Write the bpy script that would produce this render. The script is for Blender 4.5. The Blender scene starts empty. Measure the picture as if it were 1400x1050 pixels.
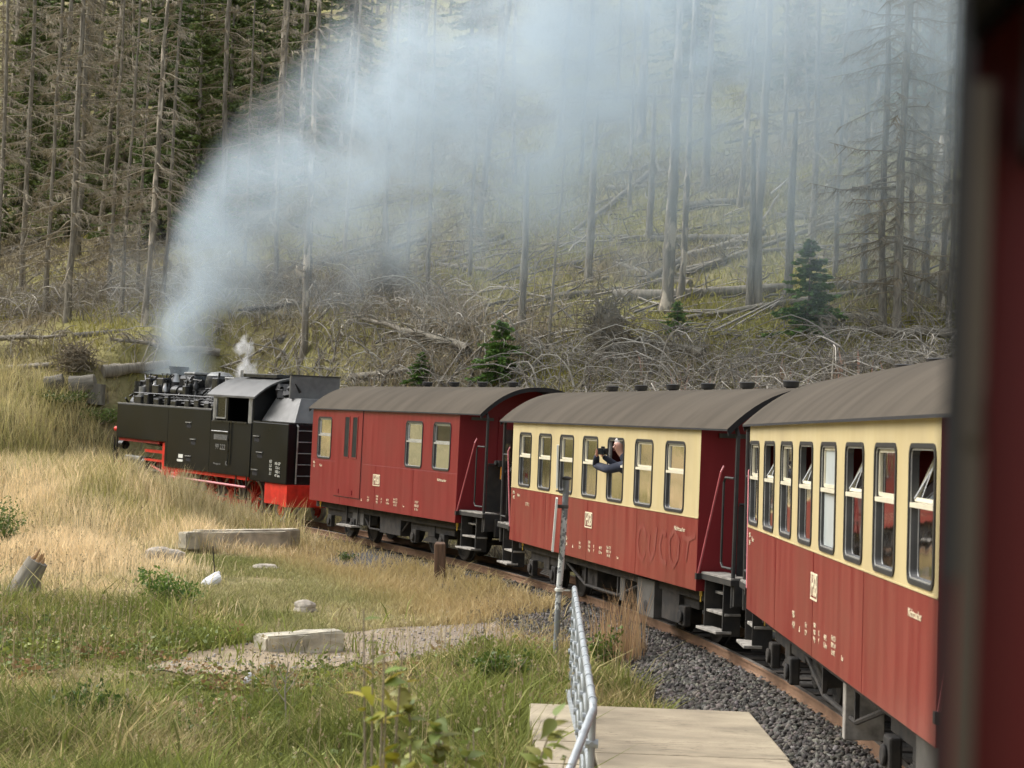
import bpy, bmesh, math, random
import numpy as np
from mathutils import Matrix, Vector

random.seed(7)
R = math.radians
sc = bpy.context.scene
col = sc.collection

# ------------------------------------------------------------------ camera
HC = 2.68
PITCH, ROLL = R(1.3696), R(2.2328)
cam_d = bpy.data.cameras.new('camera')
cam = bpy.data.objects.new('camera', cam_d)
col.objects.link(cam)
cam.matrix_world = (Matrix.Translation((0, 0, HC)) @ Matrix.Rotation(R(90) + PITCH, 4, 'X')
                    @ Matrix.Rotation(ROLL, 4, 'Z'))
cam_d.sensor_width = 36.0
cam_d.lens = 36.0 * 2700 / 1400
cam_d.clip_start = 0.05
cam_d.clip_end = 2000
cam_d.dof.use_dof = True
cam_d.dof.focus_distance = 33.0
cam_d.dof.aperture_fstop = 5.2
sc.camera = cam

# ------------------------------------------------------------------ light
SUN_EL, SUN_AZ = 48.0, -70.0        # azimuth measured from +y (view) towards +x; the light comes from the left
world = bpy.data.worlds.new('World')
sc.world = world
world.use_nodes = True
wn = world.node_tree
for n in list(wn.nodes):
    wn.nodes.remove(n)
sky = wn.nodes.new('ShaderNodeTexSky')
sky.sky_type = 'NISHITA'
sky.sun_disc = False
sky.sun_elevation = R(SUN_EL)
sky.sun_rotation = R(SUN_AZ)
sky.dust_density = 4.0
sky.air_density = 1.0
hsv = wn.nodes.new('ShaderNodeHueSaturation')
hsv.inputs['Saturation'].default_value = 0.32
bg = wn.nodes.new('ShaderNodeBackground')
bg.inputs['Strength'].default_value = 0.15
wo = wn.nodes.new('ShaderNodeOutputWorld')
wn.links.new(sky.outputs[0], hsv.inputs['Color'])
wn.links.new(hsv.outputs[0], bg.inputs['Color'])
wn.links.new(bg.outputs[0], wo.inputs['Surface'])
sun_d = bpy.data.lights.new('sun', 'SUN')
sun_d.energy = 1.1
sun_d.angle = R(45)
sun_d.color = (1.0, 0.965, 0.90)
sun = bpy.data.objects.new('sun', sun_d)
col.objects.link(sun)
sdir = Vector((math.sin(R(SUN_AZ)) * math.cos(R(SUN_EL)), math.cos(R(SUN_AZ)) * math.cos(R(SUN_EL)), math.sin(R(SUN_EL))))
sun.rotation_euler = sdir.to_track_quat('Z', 'Y').to_euler()
sun.location = (-30, 20, 60)
sc.view_settings.view_transform = 'Standard'
sc.view_settings.look = 'None'
sc.view_settings.gamma = 1.0
sc.view_settings.use_curve_mapping = False
sc.view_settings.exposure = 1.0
sc.render.engine = 'CYCLES'
cy = sc.cycles
cy.use_denoising = True
cy.max_bounces = 8
cy.diffuse_bounces = 3
cy.glossy_bounces = 3
cy.transmission_bounces = 6
cy.transparent_max_bounces = 16
cy.volume_bounces = 2
cy.volume_step_rate = 1.5
cy.volume_max_steps = 256
cy.use_adaptive_sampling = False

# ------------------------------------------------------------------ materials
MATS = {}


def new_mat(name):
    m = bpy.data.materials.new(name)
    m.use_nodes = True
    nt = m.node_tree
    bs = nt.nodes['Principled BSDF']
    return m, nt, bs


def pmat(name, c, rough=0.6, metal=0.0, var=0.25, scale=4.0, c2=None, bump=0.0, bscale=60.0, stretch=(1, 1, 1),
         coat=0.0, spec=0.5, lo=0.35, hi=0.65, detail=6.0, rvar=0.0):
    """Procedural paint / stone / metal: two noise layers move the colour, one gives relief."""
    m, nt, bs = new_mat(name)
    N, Lk = nt.nodes, nt.links
    tc = N.new('ShaderNodeTexCoord')
    mp = N.new('ShaderNodeMapping')
    mp.inputs['Scale'].default_value = stretch
    Lk.new(tc.outputs['Object'], mp.inputs['Vector'])
    nz = N.new('ShaderNodeTexNoise')
    nz.inputs['Scale'].default_value = scale
    nz.inputs['Detail'].default_value = detail
    Lk.new(mp.outputs[0], nz.inputs['Vector'])
    rp = N.new('ShaderNodeValToRGB')
    rp.color_ramp.elements[0].position = lo
    rp.color_ramp.elements[1].position = hi
    if c2 is None:
        c2 = tuple(min(1, x * (1 + var)) for x in c)
        c1 = tuple(x * (1 - var) for x in c)
    else:
        c1 = c
    rp.color_ramp.elements[0].color = (*c1, 1)
    rp.color_ramp.elements[1].color = (*c2, 1)
    Lk.new(nz.outputs['Fac'], rp.inputs['Fac'])
    Lk.new(rp.outputs[0], bs.inputs['Base Color'])
    bs.inputs['Roughness'].default_value = rough
    bs.inputs['Metallic'].default_value = metal
    bs.inputs['Specular IOR Level'].default_value = spec
    if coat:
        bs.inputs['Coat Weight'].default_value = coat
        bs.inputs['Coat Roughness'].default_value = 0.25
    if rvar:
        mr = N.new('ShaderNodeMapRange')
        mr.inputs['To Min'].default_value = max(0, rough - rvar)
        mr.inputs['To Max'].default_value = min(1, rough + rvar)
        Lk.new(nz.outputs['Fac'], mr.inputs['Value'])
        Lk.new(mr.outputs[0], bs.inputs['Roughness'])
    if bump:
        n2 = N.new('ShaderNodeTexNoise')
        n2.inputs['Scale'].default_value = bscale
        n2.inputs['Detail'].default_value = 4
        Lk.new(mp.outputs[0], n2.inputs['Vector'])
        bp = N.new('ShaderNodeBump')
        bp.inputs['Strength'].default_value = bump
        bp.inputs['Distance'].default_value = 0.02
        Lk.new(n2.outputs['Fac'], bp.inputs['Height'])
        Lk.new(bp.outputs[0], bs.inputs['Normal'])
    MATS[name] = m
    return m


def attr_mat(name, rough=0.75, trans=0.0, spec=0.25):
    """Colour comes from a per-piece attribute (every blade or leaf has a colour of its own)."""
    m, nt, bs = new_mat(name)
    N, Lk = nt.nodes, nt.links
    at = N.new('ShaderNodeAttribute')
    at.attribute_name = 'tint'
    Lk.new(at.outputs['Color'], bs.inputs['Base Color'])
    bs.inputs['Roughness'].default_value = rough
    bs.inputs['Specular IOR Level'].default_value = spec
    if trans:
        tr = N.new('ShaderNodeBsdfTranslucent')
        Lk.new(at.outputs['Color'], tr.inputs['Color'])
        mx = N.new('ShaderNodeMixShader')
        mx.inputs[0].default_value = trans
        out = N['Material Output']
        Lk.new(bs.outputs[0], mx.inputs[1])
        Lk.new(tr.outputs[0], mx.inputs[2])
        Lk.new(mx.outputs[0], out.inputs['Surface'])
    MATS[name] = m
    return m


def coach_paint(name, c, fade, grime, rough=0.36, lowdirt=True):
    """Old coach enamel: chalky vertical streaks and faint panel cloudiness on the base colour."""
    m, nt, bs = new_mat(name)
    N, Lk = nt.nodes, nt.links
    tc = N.new('ShaderNodeTexCoord')
    mp = N.new('ShaderNodeMapping')
    mp.inputs['Scale'].default_value = (3.0, 3.0, 0.35)
    Lk.new(tc.outputs['Object'], mp.inputs['Vector'])
    n1 = N.new('ShaderNodeTexNoise'); n1.inputs['Scale'].default_value = 1.6; n1.inputs['Detail'].default_value = 8
    Lk.new(mp.outputs[0], n1.inputs['Vector'])
    n2 = N.new('ShaderNodeTexNoise'); n2.inputs['Scale'].default_value = 0.9; n2.inputs['Detail'].default_value = 5
    Lk.new(tc.outputs['Object'], n2.inputs['Vector'])
    r1 = N.new('ShaderNodeValToRGB')
    r1.color_ramp.elements[0].position = 0.36; r1.color_ramp.elements[1].position = 0.62
    r1.color_ramp.elements[0].color = (*c, 1); r1.color_ramp.elements[1].color = (*fade, 1)
    Lk.new(n1.outputs['Fac'], r1.inputs['Fac'])
    mr = N.new('ShaderNodeMapRange')
    mr.inputs['From Min'].default_value = 0.45; mr.inputs['From Max'].default_value = 0.72
    mr.inputs['To Max'].default_value = 0.65
    Lk.new(n2.outputs['Fac'], mr.inputs['Value'])
    mx = N.new('ShaderNodeMix'); mx.data_type = 'RGBA'
    Lk.new(mr.outputs[0], mx.inputs['Factor'])
    Lk.new(r1.outputs[0], mx.inputs['A'])
    mx.inputs['B'].default_value = (*grime, 1)
    Lk.new(mx.outputs['Result'], bs.inputs['Base Color'])
    bs.inputs['Roughness'].default_value = rough
    bs.inputs['Specular IOR Level'].default_value = 0.32
    bp = N.new('ShaderNodeBump'); bp.inputs['Strength'].default_value = 0.12; bp.inputs['Distance'].default_value = 0.02
    n3 = N.new('ShaderNodeTexNoise'); n3.inputs['Scale'].default_value = 2.2
    Lk.new(tc.outputs['Object'], n3.inputs['Vector'])
    Lk.new(n3.outputs['Fac'], bp.inputs['Height'])
    Lk.new(bp.outputs[0], bs.inputs['Normal'])
    MATS[name] = m
    return m


coach_paint('coach_red', (0.180, 0.016, 0.016), (0.240, 0.046, 0.036), (0.185, 0.052, 0.036))
coach_paint('van_red', (0.180, 0.014, 0.016), (0.222, 0.028, 0.028), (0.175, 0.032, 0.029))
coach_paint('coach_cream', (0.56, 0.455, 0.235), (0.59, 0.49, 0.275), (0.44, 0.35, 0.19), rough=0.42)
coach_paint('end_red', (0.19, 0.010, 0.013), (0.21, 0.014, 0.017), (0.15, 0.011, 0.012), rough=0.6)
pmat('roof_grey', (0.080, 0.067, 0.051), 0.9, spec=0.12, var=0.16, scale=1.2, stretch=(1.6, 0.5, 0.5), bump=0.1, bscale=18, detail=10)
pmat('roof_under', (0.012, 0.011, 0.011), 0.85, var=0.2)
pmat('black_iron', (0.016, 0.016, 0.016), 0.62, var=0.4, scale=6, c2=(0.035, 0.03, 0.025), bump=0.15)
pmat('under_iron', (0.012, 0.011, 0.010), 0.85, var=0.4, scale=5, c2=(0.04, 0.033, 0.026), bump=0.25)
pmat('box_grey', (0.075, 0.07, 0.062), 0.7, var=0.3, scale=4, bump=0.1)
pmat('tread_wood', (0.27, 0.25, 0.22), 0.8, var=0.35, scale=8, bump=0.2)
pmat('rubber', (0.02, 0.02, 0.021), 0.5, var=0.2)
pmat('alu', (0.50, 0.50, 0.48), 0.4, metal=0.6, var=0.12, scale=10)
pmat('sash_dark', (0.05, 0.05, 0.05), 0.5, var=0.2)
pmat('sash_cream', (0.66, 0.61, 0.46), 0.45, var=0.1)
pmat('paper', (0.78, 0.80, 0.80), 0.8, var=0.04)
pmat('lettering_cream', (0.75, 0.66, 0.46), 0.55, var=0.15, scale=20)
pmat('ghost_paint', (0.222, 0.040, 0.033), 0.40, c2=(0.250, 0.064, 0.052), scale=5, spec=0.32)
pmat('rail_red_pink', (0.50, 0.12, 0.13), 0.4, var=0.12)
pmat('orange_grip', (0.85, 0.34, 0.03), 0.5, var=0.12)
pmat('yellow_mark', (0.72, 0.47, 0.05), 0.5, var=0.15)
pmat('interior_brown', (0.10, 0.06, 0.045), 0.6, var=0.2)
pmat('interior_pale', (0.25, 0.20, 0.15), 0.7, var=0.15)
pmat('seat_red', (0.20, 0.045, 0.035), 0.7, var=0.25)
pmat('hose', (0.02, 0.02, 0.02), 0.55, var=0.2)
pmat('green_gray', (0.026, 0.028, 0.024), 0.8, var=0.2, spec=0.1)
pmat('olive_trim', (0.085, 0.066, 0.047), 0.55, var=0.2, scale=3, stretch=(1, 1, 0.3))
pmat('loco_black', (0.0055, 0.006, 0.006), 0.30, var=0.3, scale=1.2, c2=(0.008, 0.009, 0.0105), coat=0.08, spec=0.28, bump=0.015, bscale=1.5, rvar=0.05, detail=2.0)
pmat('loco_grime', (0.010, 0.010, 0.010), 0.30, var=0.4, scale=7, c2=(0.030, 0.029, 0.027), bump=0.15, rvar=0.15)
pmat('loco_roof', (0.085, 0.085, 0.082), 0.5, var=0.25, scale=3, rvar=0.15)
pmat('loco_light', (0.26, 0.26, 0.25), 0.4, metal=0.3, var=0.3, scale=6)
pmat('loco_red', (0.62, 0.030, 0.014), 0.45, var=0.2, scale=4, bump=0.05)
pmat('loco_red_dirty', (0.30, 0.022, 0.014), 0.6, var=0.35, scale=5)
pmat('steel_bright', (0.45, 0.44, 0.42), 0.35, metal=0.8, var=0.2)
pmat('coal', (0.012, 0.012, 0.013), 0.6, var=0.4, bump=0.5)
pmat('plate_grey', (0.12, 0.12, 0.115), 0.45, var=0.2)
pmat('rust_rail', (0.16, 0.085, 0.045), 0.7, var=0.35, scale=3, c2=(0.24, 0.14, 0.08), bump=0.2, stretch=(1, 1, 1))
pmat('rail_head', (0.30, 0.27, 0.24), 0.4, metal=0.6, var=0.25)
pmat('sleeper', (0.055, 0.045, 0.036), 0.85, var=0.35, scale=9, bump=0.4)
pmat('ballast_base', (0.055, 0.05, 0.045), 0.9, var=0.5, scale=22, bump=0.9, bscale=30)
pmat('concrete', (0.335, 0.285, 0.20), 0.85, var=0.2, scale=1.6, bump=0.4, bscale=24, detail=14, stretch=(0.8, 1.3, 1))
def deck_mat():
    m = pmat('deck', (0.33, 0.28, 0.195), 0.88, var=0.22, scale=1.5, bump=0.45, bscale=26, detail=14, stretch=(0.8, 1.3, 1))
    N, Lk = m.node_tree.nodes, m.node_tree.links
    bs = N['Principled BSDF']
    src = bs.inputs['Base Color'].links[0].from_socket
    tc = N.new('ShaderNodeTexCoord')
    mp = N.new('ShaderNodeMapping'); mp.inputs['Scale'].default_value = (0.55, 5.0, 1)
    Lk.new(tc.outputs['Object'], mp.inputs[0])
    nz = N.new('ShaderNodeTexNoise'); nz.inputs['Scale'].default_value = 2.4; nz.inputs['Detail'].default_value = 9; nz.inputs['Distortion'].default_value = 0.8
    Lk.new(mp.outputs[0], nz.inputs['Vector'])
    rp = N.new('ShaderNodeValToRGB'); e = rp.color_ramp.elements       # thin cracks where the noise crosses its middle
    e[0].position = 0.475; e[0].color = (0, 0, 0, 1); e[1].position = 0.525; e[1].color = (0, 0, 0, 1)
    c = e.new(0.5); c.color = (1, 1, 1, 1)
    Lk.new(nz.outputs['Fac'], rp.inputs[0])
    n2 = N.new('ShaderNodeTexNoise'); n2.inputs['Scale'].default_value = 1.1; n2.inputs['Detail'].default_value = 4
    Lk.new(tc.outputs['Object'], n2.inputs['Vector'])
    mr = N.new('ShaderNodeMapRange'); mr.inputs['From Min'].default_value = 0.42; mr.inputs['From Max'].default_value = 0.58; mr.inputs['To Max'].default_value = 0.85
    Lk.new(n2.outputs['Fac'], mr.inputs['Value'])
    ml = N.new('ShaderNodeMath'); ml.operation = 'MULTIPLY'
    Lk.new(rp.outputs[0], ml.inputs[0]); Lk.new(mr.outputs[0], ml.inputs[1])
    mx = N.new('ShaderNodeMix'); mx.data_type = 'RGBA'
    Lk.new(ml.outputs[0], mx.inputs['Factor']); Lk.new(src, mx.inputs['A']); mx.inputs['B'].default_value = (0.09, 0.07, 0.045, 1)
    Lk.new(mx.outputs['Result'], bs.inputs['Base Color'])


deck_mat()
pmat('beam_concrete', (0.47, 0.43, 0.335), 0.88, var=0.34, scale=3.0, bump=0.55, bscale=30, detail=10)
pmat('galvanised', (0.36, 0.39, 0.40), 0.45, metal=0.25, var=0.16, scale=9, detail=8)
pmat('post_wood', (0.13, 0.075, 0.045), 0.8, var=0.35, scale=3, stretch=(6, 6, 0.7), bump=0.3)
pmat('sign_white', (0.74, 0.74, 0.66), 0.5, var=0.08)
pmat('rock', (0.36, 0.32, 0.26), 0.9, var=0.3, scale=5, bump=0.5, bscale=14)
pmat('rock_white', (0.62, 0.62, 0.62), 0.7, var=0.15, scale=5, bump=0.2)
pmat('skin', (0.58, 0.32, 0.24), 0.5, var=0.08)
pmat('hair_grey', (0.42, 0.40, 0.38), 0.7, var=0.25, scale=30, bump=0.4)
pmat('jacket_navy', (0.022, 0.028, 0.050), 0.8, var=0.25, scale=12, bump=0.2)
pmat('camera_black', (0.012, 0.012, 0.013), 0.4, var=0.2)
pmat('lens_glass', (0.02, 0.025, 0.03), 0.06, var=0.1)
pmat('dirt', (0.23, 0.175, 0.11), 0.95, var=0.25, scale=2.2, c2=(0.35, 0.275, 0.18), bump=0.6, bscale=16, detail=12)
pmat('gravel_path', (0.27, 0.23, 0.19), 0.95, var=0.35, scale=14, bump=0.7, bscale=30, detail=10)


def bark_mat(name, c, c2, pale=None, scale=2.0, hi=0.7, lo=0.35):
    m, nt, bs = new_mat(name)
    N, Lk = nt.nodes, nt.links
    tc = N.new('ShaderNodeTexCoord')
    mp = N.new('ShaderNodeMapping'); mp.inputs['Scale'].default_value = (5, 5, 0.8)
    Lk.new(tc.outputs['Object'], mp.inputs['Vector'])
    nz = N.new('ShaderNodeTexNoise'); nz.inputs['Scale'].default_value = scale; nz.inputs['Detail'].default_value = 8
    Lk.new(mp.outputs[0], nz.inputs['Vector'])
    rp = N.new('ShaderNodeValToRGB')
    rp.color_ramp.elements[0].position = lo; rp.color_ramp.elements[1].position = hi
    rp.color_ramp.elements[0].color = (*c, 1); rp.color_ramp.elements[1].color = (*c2, 1)
    Lk.new(nz.outputs['Fac'], rp.inputs['Fac'])
    last = rp.outputs[0]
    if pale:
        n2 = N.new('ShaderNodeTexNoise'); n2.inputs['Scale'].default_value = 0.9; n2.inputs['Detail'].default_value = 5
        mp2 = N.new('ShaderNodeMapping'); mp2.inputs['Scale'].default_value = (4, 4, 1.3)
        Lk.new(tc.outputs['Object'], mp2.inputs['Vector']); Lk.new(mp2.outputs[0], n2.inputs['Vector'])
        mr = N.new('ShaderNodeMapRange')
        mr.inputs['From Min'].default_value = 0.52; mr.inputs['From Max'].default_value = 0.58
        Lk.new(n2.outputs['Fac'], mr.inputs['Value'])
        mx = N.new('ShaderNodeMix'); mx.data_type = 'RGBA'
        Lk.new(mr.outputs[0], mx.inputs['Factor']); Lk.new(last, mx.inputs['A'])
        mx.inputs['B'].default_value = (*pale, 1)
        last = mx.outputs['Result']
    Lk.new(last, bs.inputs['Base Color'])
    bs.inputs['Roughness'].default_value = 0.9
    bs.inputs['Specular IOR Level'].default_value = 0.2
    MATS[name] = m
    return m


bark_mat('bark_grey', (0.14, 0.125, 0.10), (0.32, 0.29, 0.235), scale=3.0)
bark_mat('bark_patchy', (0.15, 0.13, 0.10), (0.28, 0.25, 0.20), pale=(0.54, 0.47, 0.37))
bark_mat('bark_pale', (0.25, 0.22, 0.175), (0.42, 0.375, 0.31))
bark_mat('log_pale', (0.17, 0.152, 0.12), (0.32, 0.29, 0.235))
bark_mat('log_grey', (0.10, 0.092, 0.075), (0.24, 0.22, 0.18))
bark_mat('broken_wood', (0.40, 0.24, 0.12), (0.50, 0.36, 0.21))
pmat('twig_brown', (0.27, 0.232, 0.168), 0.95, var=0.35, scale=0.6, c2=(0.40, 0.35, 0.265), spec=0.1)
pmat('twig_dark', (0.19, 0.16, 0.112), 0.95, var=0.35, scale=0.6, c2=(0.30, 0.255, 0.185), spec=0.1)
attr_mat('blades', 0.8, trans=0.35)
attr_mat('leaves', 0.55, trans=0.30, spec=0.35)
attr_mat('needles', 0.75, trans=0.10)
attr_mat('twigs', 0.95, spec=0.1)
attr_mat('stones', 0.9, spec=0.3)


def glass_mat(name, tint=(0.85, 0.9, 0.86), boost=0.0):
    m, nt, bs = new_mat(name)
    N, Lk = nt.nodes, nt.links
    N.remove(bs)
    tr = N.new('ShaderNodeBsdfTransparent'); tr.inputs['Color'].default_value = (*tint, 1)
    gl = N.new('ShaderNodeBsdfGlossy'); gl.inputs['Roughness'].default_value = 0.04
    gl.inputs['Color'].default_value = (0.9, 0.9, 0.9, 1)
    fr = N.new('ShaderNodeFresnel'); fr.inputs['IOR'].default_value = 1.55
    nz = N.new('ShaderNodeTexNoise'); nz.inputs['Scale'].default_value = 3.0
    tc = N.new('ShaderNodeTexCoord')
    Lk.new(tc.outputs['Object'], nz.inputs['Vector'])
    bp = N.new('ShaderNodeBump'); bp.inputs['Strength'].default_value = 0.03; bp.inputs['Distance'].default_value = 0.05
    Lk.new(nz.outputs['Fac'], bp.inputs['Height']); Lk.new(bp.outputs[0], gl.inputs['Normal'])
    ad = N.new('ShaderNodeMath'); ad.operation = 'MULTIPLY_ADD'; ad.use_clamp = True
    ad.inputs[1].default_value = 1.5; ad.inputs[2].default_value = boost
    Lk.new(fr.outputs[0], ad.inputs[0])
    mx = N.new('ShaderNodeMixShader')
    Lk.new(ad.outputs[0], mx.inputs[0]); Lk.new(tr.outputs[0], mx.inputs[1]); Lk.new(gl.outputs[0], mx.inputs[2])
    Lk.new(mx.outputs[0], N['Material Output'].inputs['Surface'])
    MATS[name] = m
    return m


glass_mat('window_glass', boost=0.05)
pmat('milk_glass', (0.50, 0.54, 0.52), 0.3, var=0.06)

# ------------------------------------------------------------------ mesh helpers


class MB:
    def __init__(self):
        self.v, self.f, self.m = [], [], []

    def add(self, vs, fs, mi=0):
        o = len(self.v)
        self.v += [tuple(p) for p in vs]
        self.f += [tuple(i + o for i in f) for f in fs]
        self.m += [mi] * len(fs)
        return self

    def box(self, a, b, mi=0, M=None):
        x0, y0, z0 = (min(a[i], b[i]) for i in range(3))
        x1, y1, z1 = (max(a[i], b[i]) for i in range(3))
        vs = [(x0, y0, z0), (x1, y0, z0), (x1, y1, z0), (x0, y1, z0), (x0, y0, z1), (x1, y0, z1), (x1, y1, z1), (x0, y1, z1)]
        if M is not None:
            vs = [M @ Vector(p) for p in vs]
        return self.add(vs, [(0, 3, 2, 1), (4, 5, 6, 7), (0, 1, 5, 4), (1, 2, 6, 5), (2, 3, 7, 6), (3, 0, 4, 7)], mi)

    def tube(self, pts, r, n=6, mi=0, caps=True):
        pts = [Vector(p) for p in pts]
        k = len(pts)
        rs = [r] * k if not hasattr(r, '__len__') else r
        vs, fs = [], []
        up = None
        for i, p in enumerate(pts):
            t = (pts[min(i + 1, k - 1)] - pts[max(i - 1, 0)])
            if t.length < 1e-9:
                t = Vector((0, 0, 1))
            t.normalize()
            if up is None:
                up = Vector((0, 0, 1)) if abs(t.z) < 0.9 else Vector((1, 0, 0))
            a = t.cross(up)
            if a.length < 1e-6:
                a = t.cross(Vector((0, 1, 0)))
            a.normalize()
            b = a.cross(t).normalized()
            up = b
            for j in range(n):
                th = 2 * math.pi * j / n
                vs.append(p + a * (math.cos(th) * rs[i]) + b * (math.sin(th) * rs[i]))
        for i in range(k - 1):
            for j in range(n):
                j2 = (j + 1) % n
                fs.append((i * n + j, i * n + j2, (i + 1) * n + j2, (i + 1) * n + j))
        if caps:
            fs.append(tuple(range(n - 1, -1, -1)))
            fs.append(tuple((k - 1) * n + j for j in range(n)))
        return self.add(vs, fs, mi)

    def cyl(self, p0, p1, r, n=12, mi=0, r1=None):
        return self.tube([p0, p1], [r, r if r1 is None else r1], n, mi)

    def lathe(self, prof, o=(0, 0, 0), n=16, mi=0, axis='Z', caps=True):
        vs, fs = [], []
        for (r, h) in prof:
            for j in range(n):
                th = 2 * math.pi * j / n
                c, s = r * math.cos(th), r * math.sin(th)
                p = {'Z': (c, s, h), 'X': (h, c, s), 'Y': (s, h, c)}[axis]
                vs.append((p[0] + o[0], p[1] + o[1], p[2] + o[2]))
        for i in range(len(prof) - 1):
            for j in range(n):
                j2 = (j + 1) % n
                fs.append((i * n + j, i * n + j2, (i + 1) * n + j2, (i + 1) * n + j))
        if caps:
            fs.append(tuple(range(n - 1, -1, -1)))
            fs.append(tuple((len(prof) - 1) * n + j for j in range(n)))
        return self.add(vs, fs, mi)

    def prism(self, poly, y0, y1, mi=0, axis='Y'):
        """poly in (x,z), pushed along y (or in (y,z) pushed along x)."""
        n = len(poly)
        if axis == 'Y':
            vs = [(a, y0, b) for a, b in poly] + [(a, y1, b) for a, b in poly]
        else:
            vs = [(y0, a, b) for a, b in poly] + [(y1, a, b) for a, b in poly]
        fs = [tuple(range(n)), tuple(range(2 * n - 1, n - 1, -1))]
        for i in range(n):
            j = (i + 1) % n
            fs.append((i, i + n, j + n, j))
        return self.add(vs, fs, mi)


def mesh_from(mb, name, mats, smooth=False, fix=True):
    me = bpy.data.meshes.new(name)
    me.from_pydata(mb.v, [], mb.f)
    for m in mats:
        me.materials.append(MATS[m])
    if len(mats) > 1:
        me.polygons.foreach_set('material_index', mb.m)
    if fix:
        bm = bmesh.new(); bm.from_mesh(me)
        bmesh.ops.recalc_face_normals(bm, faces=bm.faces)
        bm.to_mesh(me); bm.free()
    if smooth:
        me.polygons.foreach_set('use_smooth', [True] * len(me.polygons))
        try:
            me.set_sharp_from_angle(angle=R(40))
        except Exception:
            pass
    me.update()
    return me


CACHE = {}


def obj(name, mb, mats, parent=None, smooth=False, key=None, bevel=0.0):
    if isinstance(mats, str):
        mats = [mats]
    if key and key in CACHE:
        me = CACHE[key]
    else:
        me = mb if isinstance(mb, bpy.types.Mesh) else mesh_from(mb() if callable(mb) else mb, name, mats, smooth)
        if key:
            CACHE[key] = me
    o = bpy.data.objects.new(name, me)
    col.objects.link(o)
    o.parent = parent
    if bevel:
        b = o.modifiers.new('bevel', 'BEVEL'); b.width = bevel; b.segments = 2; b.limit_method = 'ANGLE'
    return o


def tag(o, label=None, cat=None, group=None, kind=None):
    if label: o['label'] = label
    if cat: o['category'] = cat
    if group: o['group'] = group
    if kind: o['kind'] = kind
    return o


def empty(name, M, label, cat, group=None):
    o = bpy.data.objects.new(name, None)
    o.empty_display_size = 0.3
    col.objects.link(o)
    o.matrix_world = M
    return tag(o, label, cat, group)


def np_mesh(name, V, F, mat, tint=None, smooth=False):
    """V (n,3); F (m,k) int with k 3 or 4; tint per vertex (n,3)."""
    me = bpy.data.meshes.new(name)
    V = np.asarray(V, np.float32); F = np.asarray(F, np.int32)
    k = F.shape[1]
    me.vertices.add(len(V)); me.vertices.foreach_set('co', V.ravel())
    me.loops.add(F.size); me.loops.foreach_set('vertex_index', F.ravel())
    me.polygons.add(len(F))
    me.polygons.foreach_set('loop_start', np.arange(0, F.size, k, dtype=np.int32))
    me.update(calc_edges=True)
    me.materials.append(MATS[mat])
    if tint is not None:
        at = me.attributes.new('tint', 'FLOAT_COLOR', 'POINT')
        c = np.ones((len(V), 4), np.float32); c[:, :3] = tint
        at.data.foreach_set('color', c.ravel())
    if smooth:
        me.polygons.foreach_set('use_smooth', np.ones(len(F), bool))
    return me


def np_obj(name, V, F, mat, tint=None, parent=None, smooth=False):
    o = bpy.data.objects.new(name, np_mesh(name, V, F, mat, tint, smooth))
    col.objects.link(o); o.parent = parent
    return o


TXT = {}


def text_mesh(s, size, mat, align='CENTER', ext=0.0015, spacing=1.0, line=1.0, squeeze=1.0, bold=0.0):
    k = (s, size, mat, align, squeeze)
    if k in TXT:
        return TXT[k]
    cu = bpy.data.curves.new('t', 'FONT')
    cu.body = s; cu.size = size; cu.align_x = align; cu.align_y = 'CENTER'; cu.extrude = ext
    cu.space_character = spacing; cu.space_line = line; cu.resolution_u = 2; cu.offset = bold
    t = bpy.data.objects.new('t', cu); col.objects.link(t)
    bpy.context.view_layer.update()
    dg = bpy.context.evaluated_depsgraph_get()
    me = bpy.data.meshes.new_from_object(t.evaluated_get(dg))
    bpy.data.objects.remove(t); bpy.data.curves.remove(cu)
    if squeeze != 1.0:
        for v in me.vertices: v.co.x *= squeeze
    me.materials.clear(); me.materials.append(MATS[mat])
    TXT[k] = me
    return me


# text on the +Y side of something that faces along +X
SIDE = Matrix(((-1, 0, 0, 0), (0, 0, 1, 0), (0, 1, 0, 0), (0, 0, 0, 1)))


def side_text(parent, s, size, x, z, y, mat='lettering_cream', name='lettering', squeeze=1.0, **kw):
    o = bpy.data.objects.new(name, text_mesh(s, size, mat, squeeze=squeeze, **kw))
    col.objects.link(o); o.parent = parent
    o.matrix_local = Matrix.Translation((x, y, z)) @ SIDE
    return o


# ------------------------------------------------------------------ track geometry and terrain
CX, CY, RAD = -55.9, 18.1, 60.0
_pz = np.polyfit([-30, -13, 0, 13, 25.5, 36, 44], [-0.02, -0.05, -0.08, -0.12, 0.03, 0.30, 0.50], 3)


def tz(phi):
    return np.polyval(_pz, phi)


def tpos(phi, off=0.0):
    a = R(phi)
    return (CX + (RAD + off) * math.cos(a), CY + (RAD + off) * math.sin(a))


def sstep(x):
    x = np.clip(x, 0, 1)
    return x * x * (3 - 2 * x)


def hash2(ix, iy, seed):
    h = (ix.astype(np.int64) * 374761393 + iy.astype(np.int64) * 668265263 + seed * 1442695041) & 0x7fffffff
    h = ((h ^ (h >> 13)) * 1274126177) & 0x7fffffff
    return ((h ^ (h >> 16)) & 0xffff) / 65535.0


def vnoise(x, y, s=1.0, seed=1):
    x = np.asarray(x, float) / s; y = np.asarray(y, float) / s
    ix, iy = np.floor(x), np.floor(y)
    fx, fy = x - ix, y - iy
    fx = fx * fx * (3 - 2 * fx); fy = fy * fy * (3 - 2 * fy)
    a, b = hash2(ix, iy, seed), hash2(ix + 1, iy, seed)
    c, d = hash2(ix, iy + 1, seed), hash2(ix + 1, iy + 1, seed)
    return (a * (1 - fx) + b * fx) * (1 - fy) + (c * (1 - fx) + d * fx) * fy


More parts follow.
